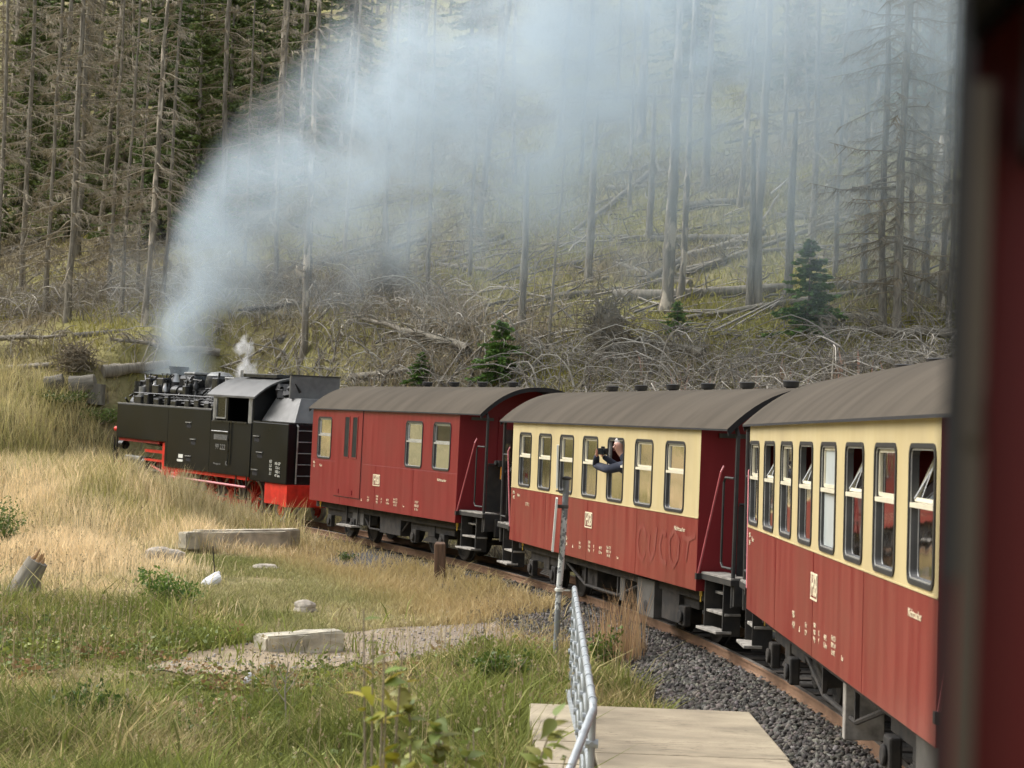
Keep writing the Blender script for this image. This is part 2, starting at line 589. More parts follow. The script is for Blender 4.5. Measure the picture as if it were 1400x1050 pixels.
def tdist(x, y):
    return np.hypot(np.asarray(x) - CX, np.asarray(y) - CY) - RAD


def gz(x, y):
    x = np.asarray(x, float); y = np.asarray(y, float)
    t = y + 0.65 * x - 53.0
    u = np.clip((t + 24) / 24, 0, 1)
    base = -0.62 + 4.8 * u ** 2.6
    base = base + np.where(t > 0, 0.37 * t, 0)
    # the wooded slope that closes the valley on the left, out of the picture
    lt = np.clip((-x - 24 - 0.25 * np.clip(y - 10, 0, 60)), 0, None)
    base = np.maximum(base, -0.6 + 0.45 * lt)
    base = base - 0.25 * sstep((27 - y) / 8) * sstep((1.0 - x) / 2)      # dip in the foreground
    base = base + (vnoise(x, y, 5, 3) - 0.5) * 0.35 * sstep((t + 40) / 30) + (vnoise(x, y, 1.3, 4) - 0.5) * 0.12
    base = base + (vnoise(x, y, 11, 9) - 0.5) * 1.6 * sstep(t / 14)
    d = tdist(x, y)
    phi = np.degrees(np.arctan2(y - CY, x - CX))
    cor = tz(np.clip(phi, -30, 44)) - 0.21 - 0.28 * sstep((np.abs(d) - 1.25) / 1.1)
    w = (1 - sstep((np.abs(d) - 2.2) / np.where(d < 0, 3.2, 5.0))) * sstep((46 - phi) / 4) * (x > CX)
    bank = 0.52 * sstep((phi - 30.8) / 2.5) * sstep((42.5 - phi) / 4) * (1 - sstep((d + 2.9) / 0.9)) * sstep((d + 9) / 4) * (x > CX)
    return base * (1 - w) + cor * w + bank


_cr, _sr = math.cos(ROLL), math.sin(ROLL)
_cp, _sp = math.cos(PITCH), math.sin(PITCH)


def ray(px, py):
    x, y = px - 700, py - 525
    X, Y = _cr * x + _sr * y, -_sr * x + _cr * y
    dx, du = X / 2700, -Y / 2700
    return np.array([dx, _cp - _sp * du, _sp + _cp * du])


def on_ground(px, py, dmin=14, dmax=260):
    """where the line of sight through a spot of the photo meets the terrain"""
    d = ray(px, py)
    k = np.arange(dmin, dmax, 0.15)
    P = d[None, :] * k[:, None]
    below = (P[:, 2] + HC) <= gz(P[:, 0], P[:, 1])
    i = int(np.argmax(below)) if below.any() else len(k) - 1
    p = P[i]
    return Vector((p[0], p[1], float(gz(p[0], p[1]))))


def g3(x, y, dz=0.0):
    return Vector((x, y, float(gz(x, y)) + dz))


# ground: one sheet, fine where it is near and coarse far away
def build_ground():
    xs = np.concatenate([np.arange(-180, -30, 6.0), np.arange(-30, 30, 0.4), np.arange(30, 181, 6.0)])
    ys = np.concatenate([np.arange(-60, 12, 4.0), np.arange(12, 75, 0.4), np.arange(75, 130, 1.5), np.arange(130, 421, 10.0)])
    X, Y = np.meshgrid(xs, ys)
    V = np.stack([X.ravel(), Y.ravel(), gz(X.ravel(), Y.ravel())], 1)
    nx = len(xs)
    i, j = np.meshgrid(np.arange(len(xs) - 1), np.arange(len(ys) - 1))
    a = (j * nx + i).ravel()
    F = np.stack([a, a + 1, a + nx + 1, a + nx], 1)
    m, nt, bs = new_mat('ground_soil')
    N, Lk = nt.nodes, nt.links
    tc = N.new('ShaderNodeTexCoord')

    def noise(s, d=6):
        n = N.new('ShaderNodeTexNoise'); n.inputs['Scale'].default_value = s; n.inputs['Detail'].default_value = d
        Lk.new(tc.outputs['Object'], n.inputs['Vector']); return n

    def ramp(src, stops):
        r = N.new('ShaderNodeValToRGB')
        e = r.color_ramp.elements
        while len(e) < len(stops): e.new(0.5)
        for k, (p, c) in enumerate(stops):
            e[k].position = p; e[k].color = (*c, 1)
        Lk.new(src, r.inputs['Fac']); return r
    near = ramp(noise(1.3, 10).outputs['Fac'], [(0.3, (0.12, 0.11, 0.045)), (0.5, (0.20, 0.175, 0.080)), (0.7, (0.30, 0.245, 0.13))])
    hill = ramp(noise(0.16, 12).outputs['Fac'], [(0.32, (0.16, 0.135, 0.08)), (0.43, (0.22, 0.19, 0.095)), (0.55, (0.25, 0.232, 0.085)), (0.74, (0.30, 0.265, 0.13))])
    sp = N.new('ShaderNodeSeparateXYZ'); Lk.new(tc.outputs['Object'], sp.inputs[0])
    mr = N.new('ShaderNodeMapRange'); mr.inputs['From Min'].default_value = 3.0; mr.inputs['From Max'].default_value = 5.0
    Lk.new(sp.outputs['Z'], mr.inputs['Value'])
    mx = N.new('ShaderNodeMix'); mx.data_type = 'RGBA'
    Lk.new(mr.outputs[0], mx.inputs['Factor']); Lk.new(near.outputs[0], mx.inputs['A']); Lk.new(hill.outputs[0], mx.inputs['B'])
    Lk.new(mx.outputs['Result'], bs.inputs['Base Color'])
    bs.inputs['Roughness'].default_value = 0.95
    bs.inputs['Specular IOR Level'].default_value = 0.1
    bp = N.new('ShaderNodeBump'); bp.inputs['Strength'].default_value = 0.8; bp.inputs['Distance'].default_value = 0.15
    Lk.new(noise(5, 8).outputs['Fac'], bp.inputs['Height']); Lk.new(bp.outputs[0], bs.inputs['Normal'])
    MATS['ground_soil'] = m
    o = np_obj('ground', V, F, 'ground_soil', smooth=True)
    tag(o, kind='structure')
    o['label'] = 'grassy ground rising into a mossy hillside'


build_ground()

# ------------------------------------------------------------------ railway track
PH0, PH1 = -24.0, 42.5


def build_track():
    root = bpy.data.objects.new('railway_track', None); col.objects.link(root)
    tag(root, kind='structure'); root['label'] = 'curved narrow gauge railway track'
    ph = np.arange(PH0, PH1 + 0.01, 0.6)
    prof = [(-0.055, -0.14), (0.055, -0.14), (0.055, -0.127), (0.012, -0.115), (0.012, -0.04), (0.031, -0.032), (0.031, -0.002),
            (0.024, 0.0), (-0.024, 0.0), (-0.031, -0.002), (-0.031, -0.032), (-0.012, -0.04), (-0.012, -0.115), (-0.055, -0.127)]
    n = len(prof)
    for off in (-0.53, 0.53):
        mb = MB(); vs = []; fs = []; mi = []
        for p in ph:
            z = float(tz(p))
            for (a, b) in prof:
                x, y = tpos(p, off + a); vs.append((x, y, z + b))
        for i in range(len(ph) - 1):
            for j in range(n):
                j2 = (j + 1) % n
                fs.append((i * n + j, i * n + j2, (i + 1) * n + j2, (i + 1) * n + j)); mi.append(1 if j in (6, 7, 8) else 0)
        mb.v, mb.f, mb.m = vs, fs, mi
        obj('rail', mb, ['rust_rail', 'rail_head'], root)
    # ballast bed
    offs = [-2.35, -1.9, -1.4, -1.1, 0, 1.1, 1.5, 2.2]
    hs = [-0.53, -0.36, -0.19, -0.155, -0.155, -0.155, -0.2, -0.5]
    V, F = [], []
    for i, p in enumerate(ph):
        for o_, h in zip(offs, hs):
            x, y = tpos(p, o_ + 0.12 * (random.random() - 0.5) * (abs(o_) > 2)); V.append((x, y, float(tz(p)) + h))
    k = len(offs)
    for i in range(len(ph) - 1):
        for j in range(k - 1):
            F.append((i * k + j, i * k + j + 1, (i + 1) * k + j + 1, (i + 1) * k + j))
    o = np_obj('ballast_bed', np.array(V), np.array(F), 'ballast_base', parent=root)
    # sleepers
    mb = MB().box((-0.11, -0.9, -0.14), (0.11, 0.9, 0.0))
    sme = mesh_from(mb, 'sleeper', ['sleeper'])
    L = R(PH1 - PH0) * RAD
    for s in np.arange(0.3, L, 0.68):
        p = PH0 + math.degrees(s / RAD)
        x, y = tpos(p)
        o = bpy.data.objects.new('sleeper', sme); col.objects.link(o); o.parent = root
        o.location = (x, y, float(tz(p)) - 0.135)
        o.rotation_euler = (0, 0, R(p + 90))


build_track()

# ballast stones: tens of thousands of small pieces, one part
_ICO = np.array([(0, 0, 1), (.89, 0, .45), (.28, .85, .45), (-.72, .53, .45), (-.72, -.53, .45), (.28, -.85, .45),
                 (.72, .53, -.45), (-.28, .85, -.45), (-.89, 0, -.45), (-.28, -.85, -.45), (.72, -.53, -.45), (0, 0, -1)])
_ICF = np.array([(0, 1, 2), (0, 2, 3), (0, 3, 4), (0, 4, 5), (0, 5, 1), (1, 6, 2), (2, 7, 3), (3, 8, 4), (4, 9, 5), (5, 10, 1),
                 (2, 6, 7), (3, 7, 8), (4, 8, 9), (5, 9, 10), (1, 10, 6), (6, 11, 7), (7, 11, 8), (8, 11, 9), (9, 11, 10), (10, 11, 6)])


def rand_rot(rng, n):
    q = rng.normal(size=(n, 4)); q /= np.linalg.norm(q, axis=1)[:, None]
    w, x, y, z = q.T
    return np.stack([np.stack([1 - 2 * (y * y + z * z), 2 * (x * y - z * w), 2 * (x * z + y * w)], 1),
                     np.stack([2 * (x * y + z * w), 1 - 2 * (x * x + z * z), 2 * (y * z - x * w)], 1),
                     np.stack([2 * (x * z - y * w), 2 * (y * z + x * w), 1 - 2 * (x * x + y * y)], 1)], 1)


def stones(name, P, size, tint, rng, flat=0.7):
    n = len(P)
    base = _ICO[None] * (0.55 + 0.8 * rng.random((n, 12, 1)))
    base = base * (size[:, None, None] * np.array([1, 1, flat])[None, None]) * (0.7 + 0.6 * rng.random((n, 1, 3)))
    Rm = rand_rot(rng, n)
    V = np.einsum('nij,nkj->nki', Rm, base) + P[:, None, :]
    F = (_ICF[None] + (np.arange(n) * 12)[:, None, None]).reshape(-1, 3)
    T = np.repeat(tint[:, None, :], 12, 1).reshape(-1, 3)
    return np_obj(name, V.reshape(-1, 3), F, 'stones', T)


def build_ballast():
    rng = np.random.default_rng(3)
    n = 26000
    ph = -7 + 27 * rng.random(n) ** 1.25
    d = -2.45 + 2.1 * rng.random(n)
    edge = -2.15 - 0.35 * vnoise(ph * 2.0, ph * 0, 1, 5)
    ok = d > edge
    ph, d = ph[ok], d[ok]
    a = np.radians(ph)
    x = CX + (RAD + d) * np.cos(a); y = CY + (RAD + d) * np.sin(a)
    h = np.interp(d, [-2.35, -1.9, -1.4, -1.1, 0], [-0.53, -0.36, -0.19, -0.155, -0.155])
    P = np.stack([x, y, tz(ph) + h + 0.012 * rng.random(len(x))], 1)
    g = 0.035 + 0.13 * rng.random(len(x)) ** 1.7
    tint = g[:, None] * np.array([1.08, 0.98, 0.86])[None] * (0.92 + 0.16 * rng.random((len(x), 3)))
    o = stones('ballast_stones', P, 0.022 + 0.022 * rng.random(len(x)), tint, rng)
    tag(o, 'loose dark grey ballast stones beside the rail', 'ballast', kind='stuff')


build_ballast()

# ------------------------------------------------------------------ carriages
ZS, ZE, ZSPLIT, HW = 0.81, 3.01, 1.78, 1.25
WZ0, WZ1 = 1.81, 2.79


def rrect(cx, cz, w, h, r, k=4):
    """rounded rectangle as four corner arcs, counter-clockwise from lower left"""
    out = []
    for sx, sz, a0 in ((-1, -1, 180), (1, -1, 270), (1, 1, 0), (-1, 1, 90)):
        c = (cx + sx * (w / 2 - r), cz + sz * (h / 2 - r))
        out.append([(c[0] + r * math.cos(R(a0 + 90 * i / k)), c[1] + r * math.sin(R(a0 + 90 * i / k))) for i in range(k + 1)])
    return out


def panel_with_holes(x0, x1, z0, z1, y, thick, holes, mi=0):
    """holes: (cx, cz, w, h, r) sorted by x. A wall of real thickness."""
    mb = MB()
    xs = [x0]
    hs = sorted(holes)
    for a, b in zip(hs[:-1], hs[1:]):
        xs.append((a[0] + a[2] / 2 + b[0] - b[2] / 2) / 2)
    xs.append(x1)
    for i, h in enumerate(hs):
        a, b = xs[i], xs[i + 1]
        arcs = rrect(*h)
        outer = [(a, z0), (b, z0), (b, z1), (a, z1)]
        for yy, flip in ((y, 1), (y - math.copysign(thick, y), -1)):
            for c in range(4):
                P = [outer[c]] + arcs[c]
                for j in range(1, len(P) - 1):
                    mb.add([(p[0], yy, p[1]) for p in (P[0], P[j], P[j + 1])], [(0, 1, 2)], mi)
                Q = [outer[c], arcs[c][-1], arcs[(c + 1) % 4][0], outer[(c + 1) % 4]]
                mb.add([(p[0], yy, p[1]) for p in Q], [(0, 1, 2, 3)], mi)
        ring = [p for arc in arcs for p in arc]
        n = len(ring)
        y2 = y - math.copysign(thick, y)
        mb.add([(p[0], y, p[1]) for p in ring] + [(p[0], y2, p[1]) for p in ring],
               [(j, (j + 1) % n, (j + 1) % n + n, j + n) for j in range(n)], mi)
    for (a, b, c, d) in ((x0, z0, x1, z0), (x1, z0, x1, z1), (x1, z1, x0, z1), (x0, z1, x0, z0)):
        y2 = y - math.copysign(thick, y)
        mb.add([(a, y, b), (c, y, d), (c, y2, d), (a, y2, b)], [(0, 1, 2, 3)], mi)
    return mb


def ring_mb(w, h, r, band, y0, y1, mi=0, mb=None, cx=0, cz=0):
    """a flat rounded frame between y0 and y1"""
    mb = mb or MB()
    A = [p for arc in rrect(cx, cz, w, h, r) for p in arc]
    B = [p for arc in rrect(cx, cz, w - 2 * band, h - 2 * band, max(0.008, r - band)) for p in arc]
    n = len(A)
    vs = [(p[0], y1, p[1]) for p in A] + [(p[0], y1, p[1]) for p in B] + [(p[0], y0, p[1]) for p in B] + [(p[0], y0, p[1]) for p in A]
    fs = []
    for j in range(n):
        k = (j + 1) % n
        fs += [(j, k, k + n, j + n), (j + n, k + n, k + 2 * n, j + 2 * n), (j + 2 * n, k + 2 * n, k + 3 * n, j + 3 * n), (j + 3 * n, k + 3 * n, k, j)]
    return mb.add(vs, fs, mi)


def pane_mb(w, h, y, z0=0.0, r=0.03):
    mb = MB()
    ring = [p for arc in rrect(0, z0, w, h, r, 3) for p in arc]
    n = len(ring)
    mb.add([(p[0], y, p[1]) for p in ring], [tuple(range(n))])
    return mb


def add_window(root, cx, side, w, style, sashmat, notice=False):
    """rubber gasket > sash frame (upper part hinged), two panes, perhaps a paper notice"""
    h = WZ1 - WZ0
    cz = (WZ0 + WZ1) / 2
    key = f'win{w:.2f}'
    win = obj('window', lambda: ring_mb(w, h, 0.10, 0.035, -0.06, 0.012), ['rubber'], root, key=key + 'g')
    M = Matrix.Translation((cx, side * HW, cz))
    if side < 0:
        M = M @ Matrix.Rotation(math.pi, 4, 'Z')
    win.matrix_local = M
    iw, ih = w - 0.07, h - 0.07
    zb = ih / 2 - 0.41 * ih           # height of the bar
    # lower fixed frame
    obj('sash', lambda: ring_mb(iw, ih, 0.065, 0.016, -0.055, -0.006), ['sash_dark'], win, key=key + 'a')
    obj('sash_bead', lambda: ring_mb(iw - 0.006, ih - 0.006, 0.06, 0.011, -0.0055, 0.001), ['alu'], win, key=key + 'c')
    obj('bar', MB().box((-iw / 2 + .01, -0.05, zb - 0.040), (iw / 2 - .01, 0.006, zb - 0.006)), [sashmat], win, key=key + 'b' + sashmat)
    lower = obj('pane', lambda: pane_mb(iw - 0.01, ih / 2 + zb, -0.03, (zb - ih / 2) / 2, 0.05),
                ['milk_glass' if style == 'milk' else 'window_glass'], win, key=key + 'p' + ('m' if style == 'milk' else ''))
    uh = ih / 2 - zb - 0.012
    up = obj('upper_sash', lambda: ring_mb(iw - 0.03, uh, 0.04, 0.028, -0.02, 0.010, cz=uh / 2), [sashmat], win, key=key + 'u' + sashmat)
    up.location = (0, -0.03, zb)
    pu = obj('pane', lambda: pane_mb(iw - 0.06, uh - 0.04, -0.004, uh / 2, 0.02),
             ['milk_glass' if style == 'milk' else 'window_glass'], win, key=key + 'q' + ('m' if style == 'milk' else ''))
    pu.location = (0, -0.03, zb)
    if style == 'tilt':
        for o in (up, pu):
            o.rotation_euler = (R(24), 0, 0)
        s = obj('stay', MB().tube([(-iw / 2 + 0.05, -0.02, zb + 0.02), (-iw / 2 + 0.05, -0.2, zb + uh * 0.92)], 0.007, 5), ['alu'], win)
        s2 = obj('stay', MB().tube([(iw / 2 - 0.05, -0.02, zb + 0.02), (iw / 2 - 0.05, -0.2, zb + uh * 0.92)], 0.007, 5), ['alu'], win)
    if style == 'open':
        bpy.data.objects.remove(up); bpy.data.objects.remove(pu)
        obj('upper_sash', lambda: ring_mb(iw - 0.02, uh + .03, 0.05, 0.022, -0.045, -0.008, cz=zb + uh / 2), ['alu'], win)
    if notice:
        nb = MB().box((-iw / 2 + 0.06, -0.040, -ih / 2 + 0.05), (-iw / 2 + 0.30, -0.036, -ih / 2 + 0.34))
        obj('notice', nb, ['paper'], win)
    return win


def wheel_mb():
    return MB().lathe([(0.06, -0.07), (0.40, -0.07), (0.40, -0.045), (0.365, -0.04), (0.36, 0.05), (0.31, 0.055), (0.29, 0.02), (0.10, 0.02), (0.09, 0.09), (0.02, 0.09)], n=24, axis='Y')


def bogie(root, x, mats='under_iron'):
    b = obj('bogie', MB()
            .box((x - 1.15, -0.98, 0.50), (x + 1.15, -0.90, 0.66)).box((x - 1.15, 0.90, 0.50), (x + 1.15, 0.98, 0.66))
            .box((x - 0.18, -1.0, 0.42), (x + 0.18, 1.0, 0.72)), [mats], root, bevel=0.012)
    for wx in (x - 0.75, x + 0.75):
        for s in (-1, 1):
            w = obj('wheel', wheel_mb, [mats], b, smooth=True, key='coachwheel')
            w.location = (wx, s * 0.53, 0.37); w.rotation_euler = (0, 0, 0 if s > 0 else math.pi)
            obj('axle_box', MB().box((wx - 0.13, s * 0.985, 0.24), (wx + 0.13, s * 1.09, 0.52)).cyl((wx, s * 1.09, 0.37), (wx, s * 1.13, 0.37), 0.09, 10), ['under_iron'], b, bevel=0.02)
        obj('axle', MB().cyl((wx, -0.6, 0.37), (wx, 0.6, 0.37), 0.055, 10), ['under_iron'], b)
    for s in (-1, 1):
        sp = MB()
        for k in range(4):
            sp.box((x - 0.45 + 0.08 * k, s * 0.90, 0.30 + 0.03 * k), (x + 0.45 - 0.08 * k, s * 0.99, 0.325 + 0.03 * k))
        obj('leaf_spring', sp, ['under_iron'], b)
    return b


def roof_mb(L2, over, rise=0.58, hw=HW + 0.06, t=0.025, n=22):
    prof = []
    for i in range(n + 1):
        a = -1 + 2 * i / n
        prof.append((a * hw, ZE - 0.03 + rise * (1 - abs(a) ** 2.25)))
    mb = MB()
    X0, X1 = -L2 - over[0], L2 + over[1]
    k = n + 1
    vs, fs, mi = [], [], []
    xs = np.linspace(X0, X1, 14)
    for x in xs:
        vs += [(x, p[0], p[1]) for p in prof]
    for x in (X0, X1):
        vs += [(x, p[0], p[1] - t) for p in prof]
    nx = len(xs)
    for i in range(nx - 1):
        for j in range(n):
            fs.append((i * k + j, i * k + j + 1, (i + 1) * k + j + 1, (i + 1) * k + j)); mi.append(0)
    a, b = nx * k, (nx + 1) * k
    for j in range(n):
        fs.append((a + j, a + j + 1, b + j + 1, b + j)); mi.append(1)
        fs.append((j, j + 1, a + j + 1, a + j)); mi.append(1)
        fs.append(((nx - 1) * k + j, (nx - 1) * k + j + 1, b + j + 1, b + j)); mi.append(1)
    fs.append((0, (nx - 1) * k, b, a)); mi.append(1)
    fs.append((n, (nx - 1) * k + n, b + n, a + n)); mi.append(1)
    mb.v, mb.f, mb.m = vs, fs, mi
    return mb, prof


def emblem(root, x, z, y):
    """cream block with the operator's three slanted letters"""
    e = obj('emblem', ring_mb(0.40, 0.25, 0.012, 0.020, 0, 0.003), ['lettering_cream'], root)
    e.matrix_local = Matrix.Translation((x, y, z))
    me = text_mesh('HSB', 0.27, 'lettering_cream', squeeze=0.66, bold=0.006)
    t = bpy.data.objects.new('letters', me); col.objects.link(t); t.parent = e
    t.matrix_local = SIDE @ Matrix.Scale(1.0, 4)
    t.location = (0, 0.001, 0)


def end_platform(root, L2, e, full=True, left_post=True):
    """everything on the open end platform; e = -1 rear, +1 front"""
    X = lambda a: e * (L2 + a)
    pl = obj('platform', MB().box((X(0.0), -1.2, 0.98), (X(1.18), 1.2, 1.05)).box((X(1.10), -1.15, 0.72), (X(1.18), 1.15, 0.98)), ['black_iron'], root)
    obj('platform_board', MB().box((X(0.05), 0.86, 1.052), (X(1.16), 1.19, 1.075)), ['tread_wood'], pl)
    obj('buffer_beam', MB().box((X(1.181), -0.95, 0.62), (X(1.25), 0.95, 0.96)), ['black_iron'], root, bevel=0.01)
    cp = obj('coupler', MB().box((X(1.25), -0.09, 0.50), (X(1.60), 0.09, 0.72)).lathe([(0.02, X(1.56)), (0.20, X(1.58)), (0.20, X(1.64)), (0.04, X(1.66))], (0, 0, 0.62), 14, axis='X'), ['black_iron'], root)
    for s in (1, -1):
        st = obj('steps', MB()
                 .box((X(0.10), s * 0.92, 0.30), (X(0.13), s * 1.16, 1.0)).box((X(0.80), s * 0.92, 0.30), (X(0.83), s * 1.16, 1.0))
                 .box((X(0.10), s * 0.88, 0.80), (X(0.83), s * 0.90, 1.0)), ['black_iron'], root)
        for k, (zz, yo) in enumerate(((0.80, 1.02), (0.56, 1.14), (0.33, 1.26))):
            obj('tread', MB().box((X(0.08), s * (yo - 0.22), zz), (X(0.85), s * yo, zz + 0.035)), ['tread_wood'], st, bevel=0.006)
        if s == 1 and not left_post:
            continue
        cpost = obj('corner_post', MB().tube([(X(1.10), s * 1.14, 0.7), (X(1.10), s * 1.14, 2.9), (X(1.02), s * 1.14, 3.0)], 0.030, 8), ['black_iron'], root)
        loop = [(X(1.04), s * 1.15, 2.35), (X(0.72), s * 1.15, 2.35), (X(0.66), s * 1.15, 2.29), (X(0.66), s * 1.15, 1.25), (X(0.72), s * 1.15, 1.19), (X(1.06), s * 1.15, 1.19)]
        obj('gate_rail', MB().tube(loop, 0.017, 6), ['black_iron'], root)
        hb = obj('handrail', MB().tube([(X(0.02), s * 1.23, 1.02), (X(0.05), s * 1.24, 1.06), (X(0.62), s * 1.18, 2.42), (X(0.62), s * 1.14, 2.5)], 0.014, 6), ['rail_red_pink'], root)
        obj('bracket', MB().box((X(0.0), s * 1.20, 0.97), (X(0.06), s * 1.27, 1.05)), ['black_iron'], hb)
        ch = obj('jumper_cable', MB().tube([(X(1.20), s * 0.84, 1.98), (X(1.24), s * 0.85, 1.72), (X(1.30), s * 0.84, 1.4), (X(1.50), s * 0.80, 1.12), (X(1.62), s * 0.78, 1.05)], 0.014, 6), ['alu'], root)
        obj('grip', MB().cyl((X(1.20), s * 0.84, 1.74), (X(1.20), s * 0.84, 1.98), 0.035, 8), ['orange_grip'], ch)
        obj('socket', MB().box((X(1.12), s * 0.74, 1.98), (X(1.25), s * 0.93, 2.10)).cyl((X(1.17), s * 0.70, 2.05), (X(1.17), s * 0.98, 2.05), 0.05, 8), ['black_iron'], ch)
    # railing round the platform end with hoses
    for s in (1, -1):
        obj('platform_railing', MB().tube([(X(1.12), s * 1.1, 2.02), (X(1.12), s * 0.45, 2.02)], 0.02, 6).tube([(X(1.12), s * 0.45, 1.05), (X(1.12), s * 0.45, 2.06)], 0.02, 6)
            .box((X(1.115), s * 0.44, 1.10), (X(1.125), s * 1.11, 2.0)), ['black_iron'], root)
    for s in (-0.32, 0.34):
        obj('brake_hose', MB().tube([(X(1.25), s, 0.80), (X(1.38), s, 0.72), (X(1.46), s, 0.5), (X(1.58), s * 0.9, 0.42), (X(1.70), s * .8, 0.50)], 0.03, 7), ['hose'], root)
    # folding gangway plate and side guards between cars
    obj('gangway_plate', MB().box((X(1.12), -0.42, 1.06), (X(1.62), 0.42, 1.075)), ['black_iron'], root)


def carriage(name, label, mid, heading, z, roll, pitch, L, wins_left, upper, lower, vents, boxes, van=False, camera_car=False, ghost=False,
             letters=(), roofover=(1.2, 1.2)):
    d = Vector((-math.sin(heading), math.cos(heading), pitch)).normalized()
    lat = Vector((math.cos(heading), math.sin(heading), 0))
    up = (Vector((0, 0, 1)) + lat * roll - Vector((-math.sin(heading), math.cos(heading), 0)) * pitch).normalized()
    y = up.cross(d).normalized(); up = d.cross(y)
    M = Matrix(((d.x, y.x, up.x, mid[0]), (d.y, y.y, up.y, mid[1]), (d.z, y.z, up.z, z), (0, 0, 0, 1)))
    root = empty(name, M, label, 'railway car')
    L2 = L / 2
    # side walls: lower panel, upper panel with real window openings
    cz, ch = (WZ0 + WZ1) / 2, WZ1 - WZ0
    for s in (1, -1):
        nz = ZSPLIT if not van else ZSPLIT
        obj('lower_panel', MB().box((-L2, s * (HW - 0.05), ZS), (L2, s * HW, nz)), [lower], root, bevel=0.006)
        holes = [(w[0], cz, w[1] - 0.02, ch - 0.02, 0.095) for w in wins_left]
        obj('upper_panel', panel_with_holes(-L2, L2, nz, ZE, s * HW, 0.05, holes), [upper], root)
        for w in wins_left:
            add_window(root, w[0], s, w[1], w[2] if s > 0 else 'shut', w[3] if len(w) > 3 else 'alu', notice=(s > 0 and len(w) > 4 and w[4]))
    # sill strip and drip rail
    if not camera_car:
      obj('drip_rail', MB().box((-L2, HW + 0.001, ZE - 0.05), (L2, HW + 0.022, ZE - 0.032)), [upper], root)
    if not van:
        obj('waist_strip', MB().box((-L2, HW + 0.001, ZSPLIT - 0.006), (L2, HW + 0.008, ZSPLIT + 0.006)), [upper], root)
    # vertical panel joints
    for k in range(1, 4):
        xj = -L2 + L * k / 4 + 0.12
        obj('panel_joint', MB().box((xj - 0.014, HW + 0.0005, ZS + 0.004), (xj + 0.014, HW + 0.0035, ZSPLIT - 0.008)), [lower], root)
    # ends
    for e in (-1, 1):
        poly = [(-HW + 0.001, ZS), (HW - 0.001, ZS), (HW - 0.001, ZE)] + [(a * (HW - 0.001), ZE + 0.54 * (1 - abs(a) ** 2.25)) for a in (0.8, 0.6, 0.4, 0.2, 0, -0.2, -0.4, -0.6, -0.8)] + [(-HW + 0.001, ZE)]
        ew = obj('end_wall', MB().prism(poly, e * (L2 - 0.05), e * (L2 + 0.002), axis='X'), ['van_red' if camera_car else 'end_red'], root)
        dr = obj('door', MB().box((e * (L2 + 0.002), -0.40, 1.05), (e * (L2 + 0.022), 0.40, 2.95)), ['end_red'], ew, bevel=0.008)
        obj('door_window', MB().box((e * (L2 + 0.022), -0.25, 1.95), (e * (L2 + 0.026), 0.25, 2.70)), ['window_glass'], dr)
        obj('door_handle', MB().cyl((e * (L2 + 0.022), 0.31, 1.95), (e * (L2 + 0.07), 0.31, 1.95), 0.02, 6).box((e * (L2 + 0.06), 0.20, 1.94), (e * (L2 + 0.075), 0.33, 1.965)), ['alu'], dr)
        if not (van and e > 0):
            end_platform(root, L2, e, left_post=not (camera_car and e < 0))
            obj('lamp_board', MB().box((e * (L2 + 0.002), 0.52, 2.86), (e * (L2 + 0.03), 1.0, 2.92)), ['box_grey'], ew)
    # roof
    rm, prof = roof_mb(L2, roofover, hw=HW + (0.06 if not camera_car else 0.0))
    if van:
        rm.v = [((min(p[0], L2 + 0.18)), p[1], p[2]) for p in rm.v]
    roof = obj('roof', rm, ['roof_grey', 'roof_under'], root, smooth=True)
    for e in (-1, 1):                      # dark arched end band of the roof
        xe = e * (L2 + roofover[0 if e < 0 else 1]) if not (van and e > 0) else L2 + 0.18
        pts = [(p[0] * 0.995, p[1] - 0.012) for p in prof] + [(p[0] * 0.985, p[1] - 0.085) for p in reversed(prof)]
        obj('roof_end', MB().prism(pts, xe - e * 0.012 - 0.011, xe - e * 0.012 + 0.011, axis='X'), ['roof_under'], roof)
    for vx in vents:
        obj('vent', MB().lathe([(0.07, -0.08), (0.07, 0.08), (0.105, 0.09), (0.12, 0.165), (0.10, 0.175), (0.02, 0.18)], (vx, -0.30, ZE + 0.50), 12), ['black_iron'], roof, smooth=True)
    # interior
    obj('floor', MB().box((-L2 + .06, -1.19, 0.95), (L2 - .06, 1.19, 1.0)), ['interior_brown'], root)
    obj('lining', MB().box((-L2 + .06, 1.17, 1.0), (L2 - .06, 1.195, 1.79)).box((-L2 + .06, -1.195, 1.0), (L2 - .06, -1.17, 1.79))
        .box((-L2 + .06, -1.19, 2.84), (L2 - .06, 1.19, 2.87)), ['interior_pale'], root)
    if not van and not camera_car:
        n = int(L / 1.37)
        for k in range(n):
            x = -L2 + 0.55 + (L - 1.1) * k / (n - 1)
            for yy in (-0.72, 0.72):
                obj('seat', lambda: MB().box((-0.06, -0.42, 1.0), (0.06, 0.42, 2.15)).box((-0.42, -0.42, 1.38), (0.42, 0.42, 1.48)).box((-.03, -.4, 1.0), (.03, .4, 1.38)), ['seat_red'], root, key='seat', bevel=0.0).location = (x, yy, 0)
    # underframe
    obj('sole_bar', MB().box((-L2, 0.98, 0.66), (L2, 1.06, 0.806)).box((-L2, -1.06, 0.66), (L2, -0.98, 0.806)).box((-L2, -0.06, 0.6), (L2, 0.06, 0.8)), ['under_iron'], root)
    px = L2 - 1.75
    bogie(root, -px); bogie(root, px)
    truss = MB()
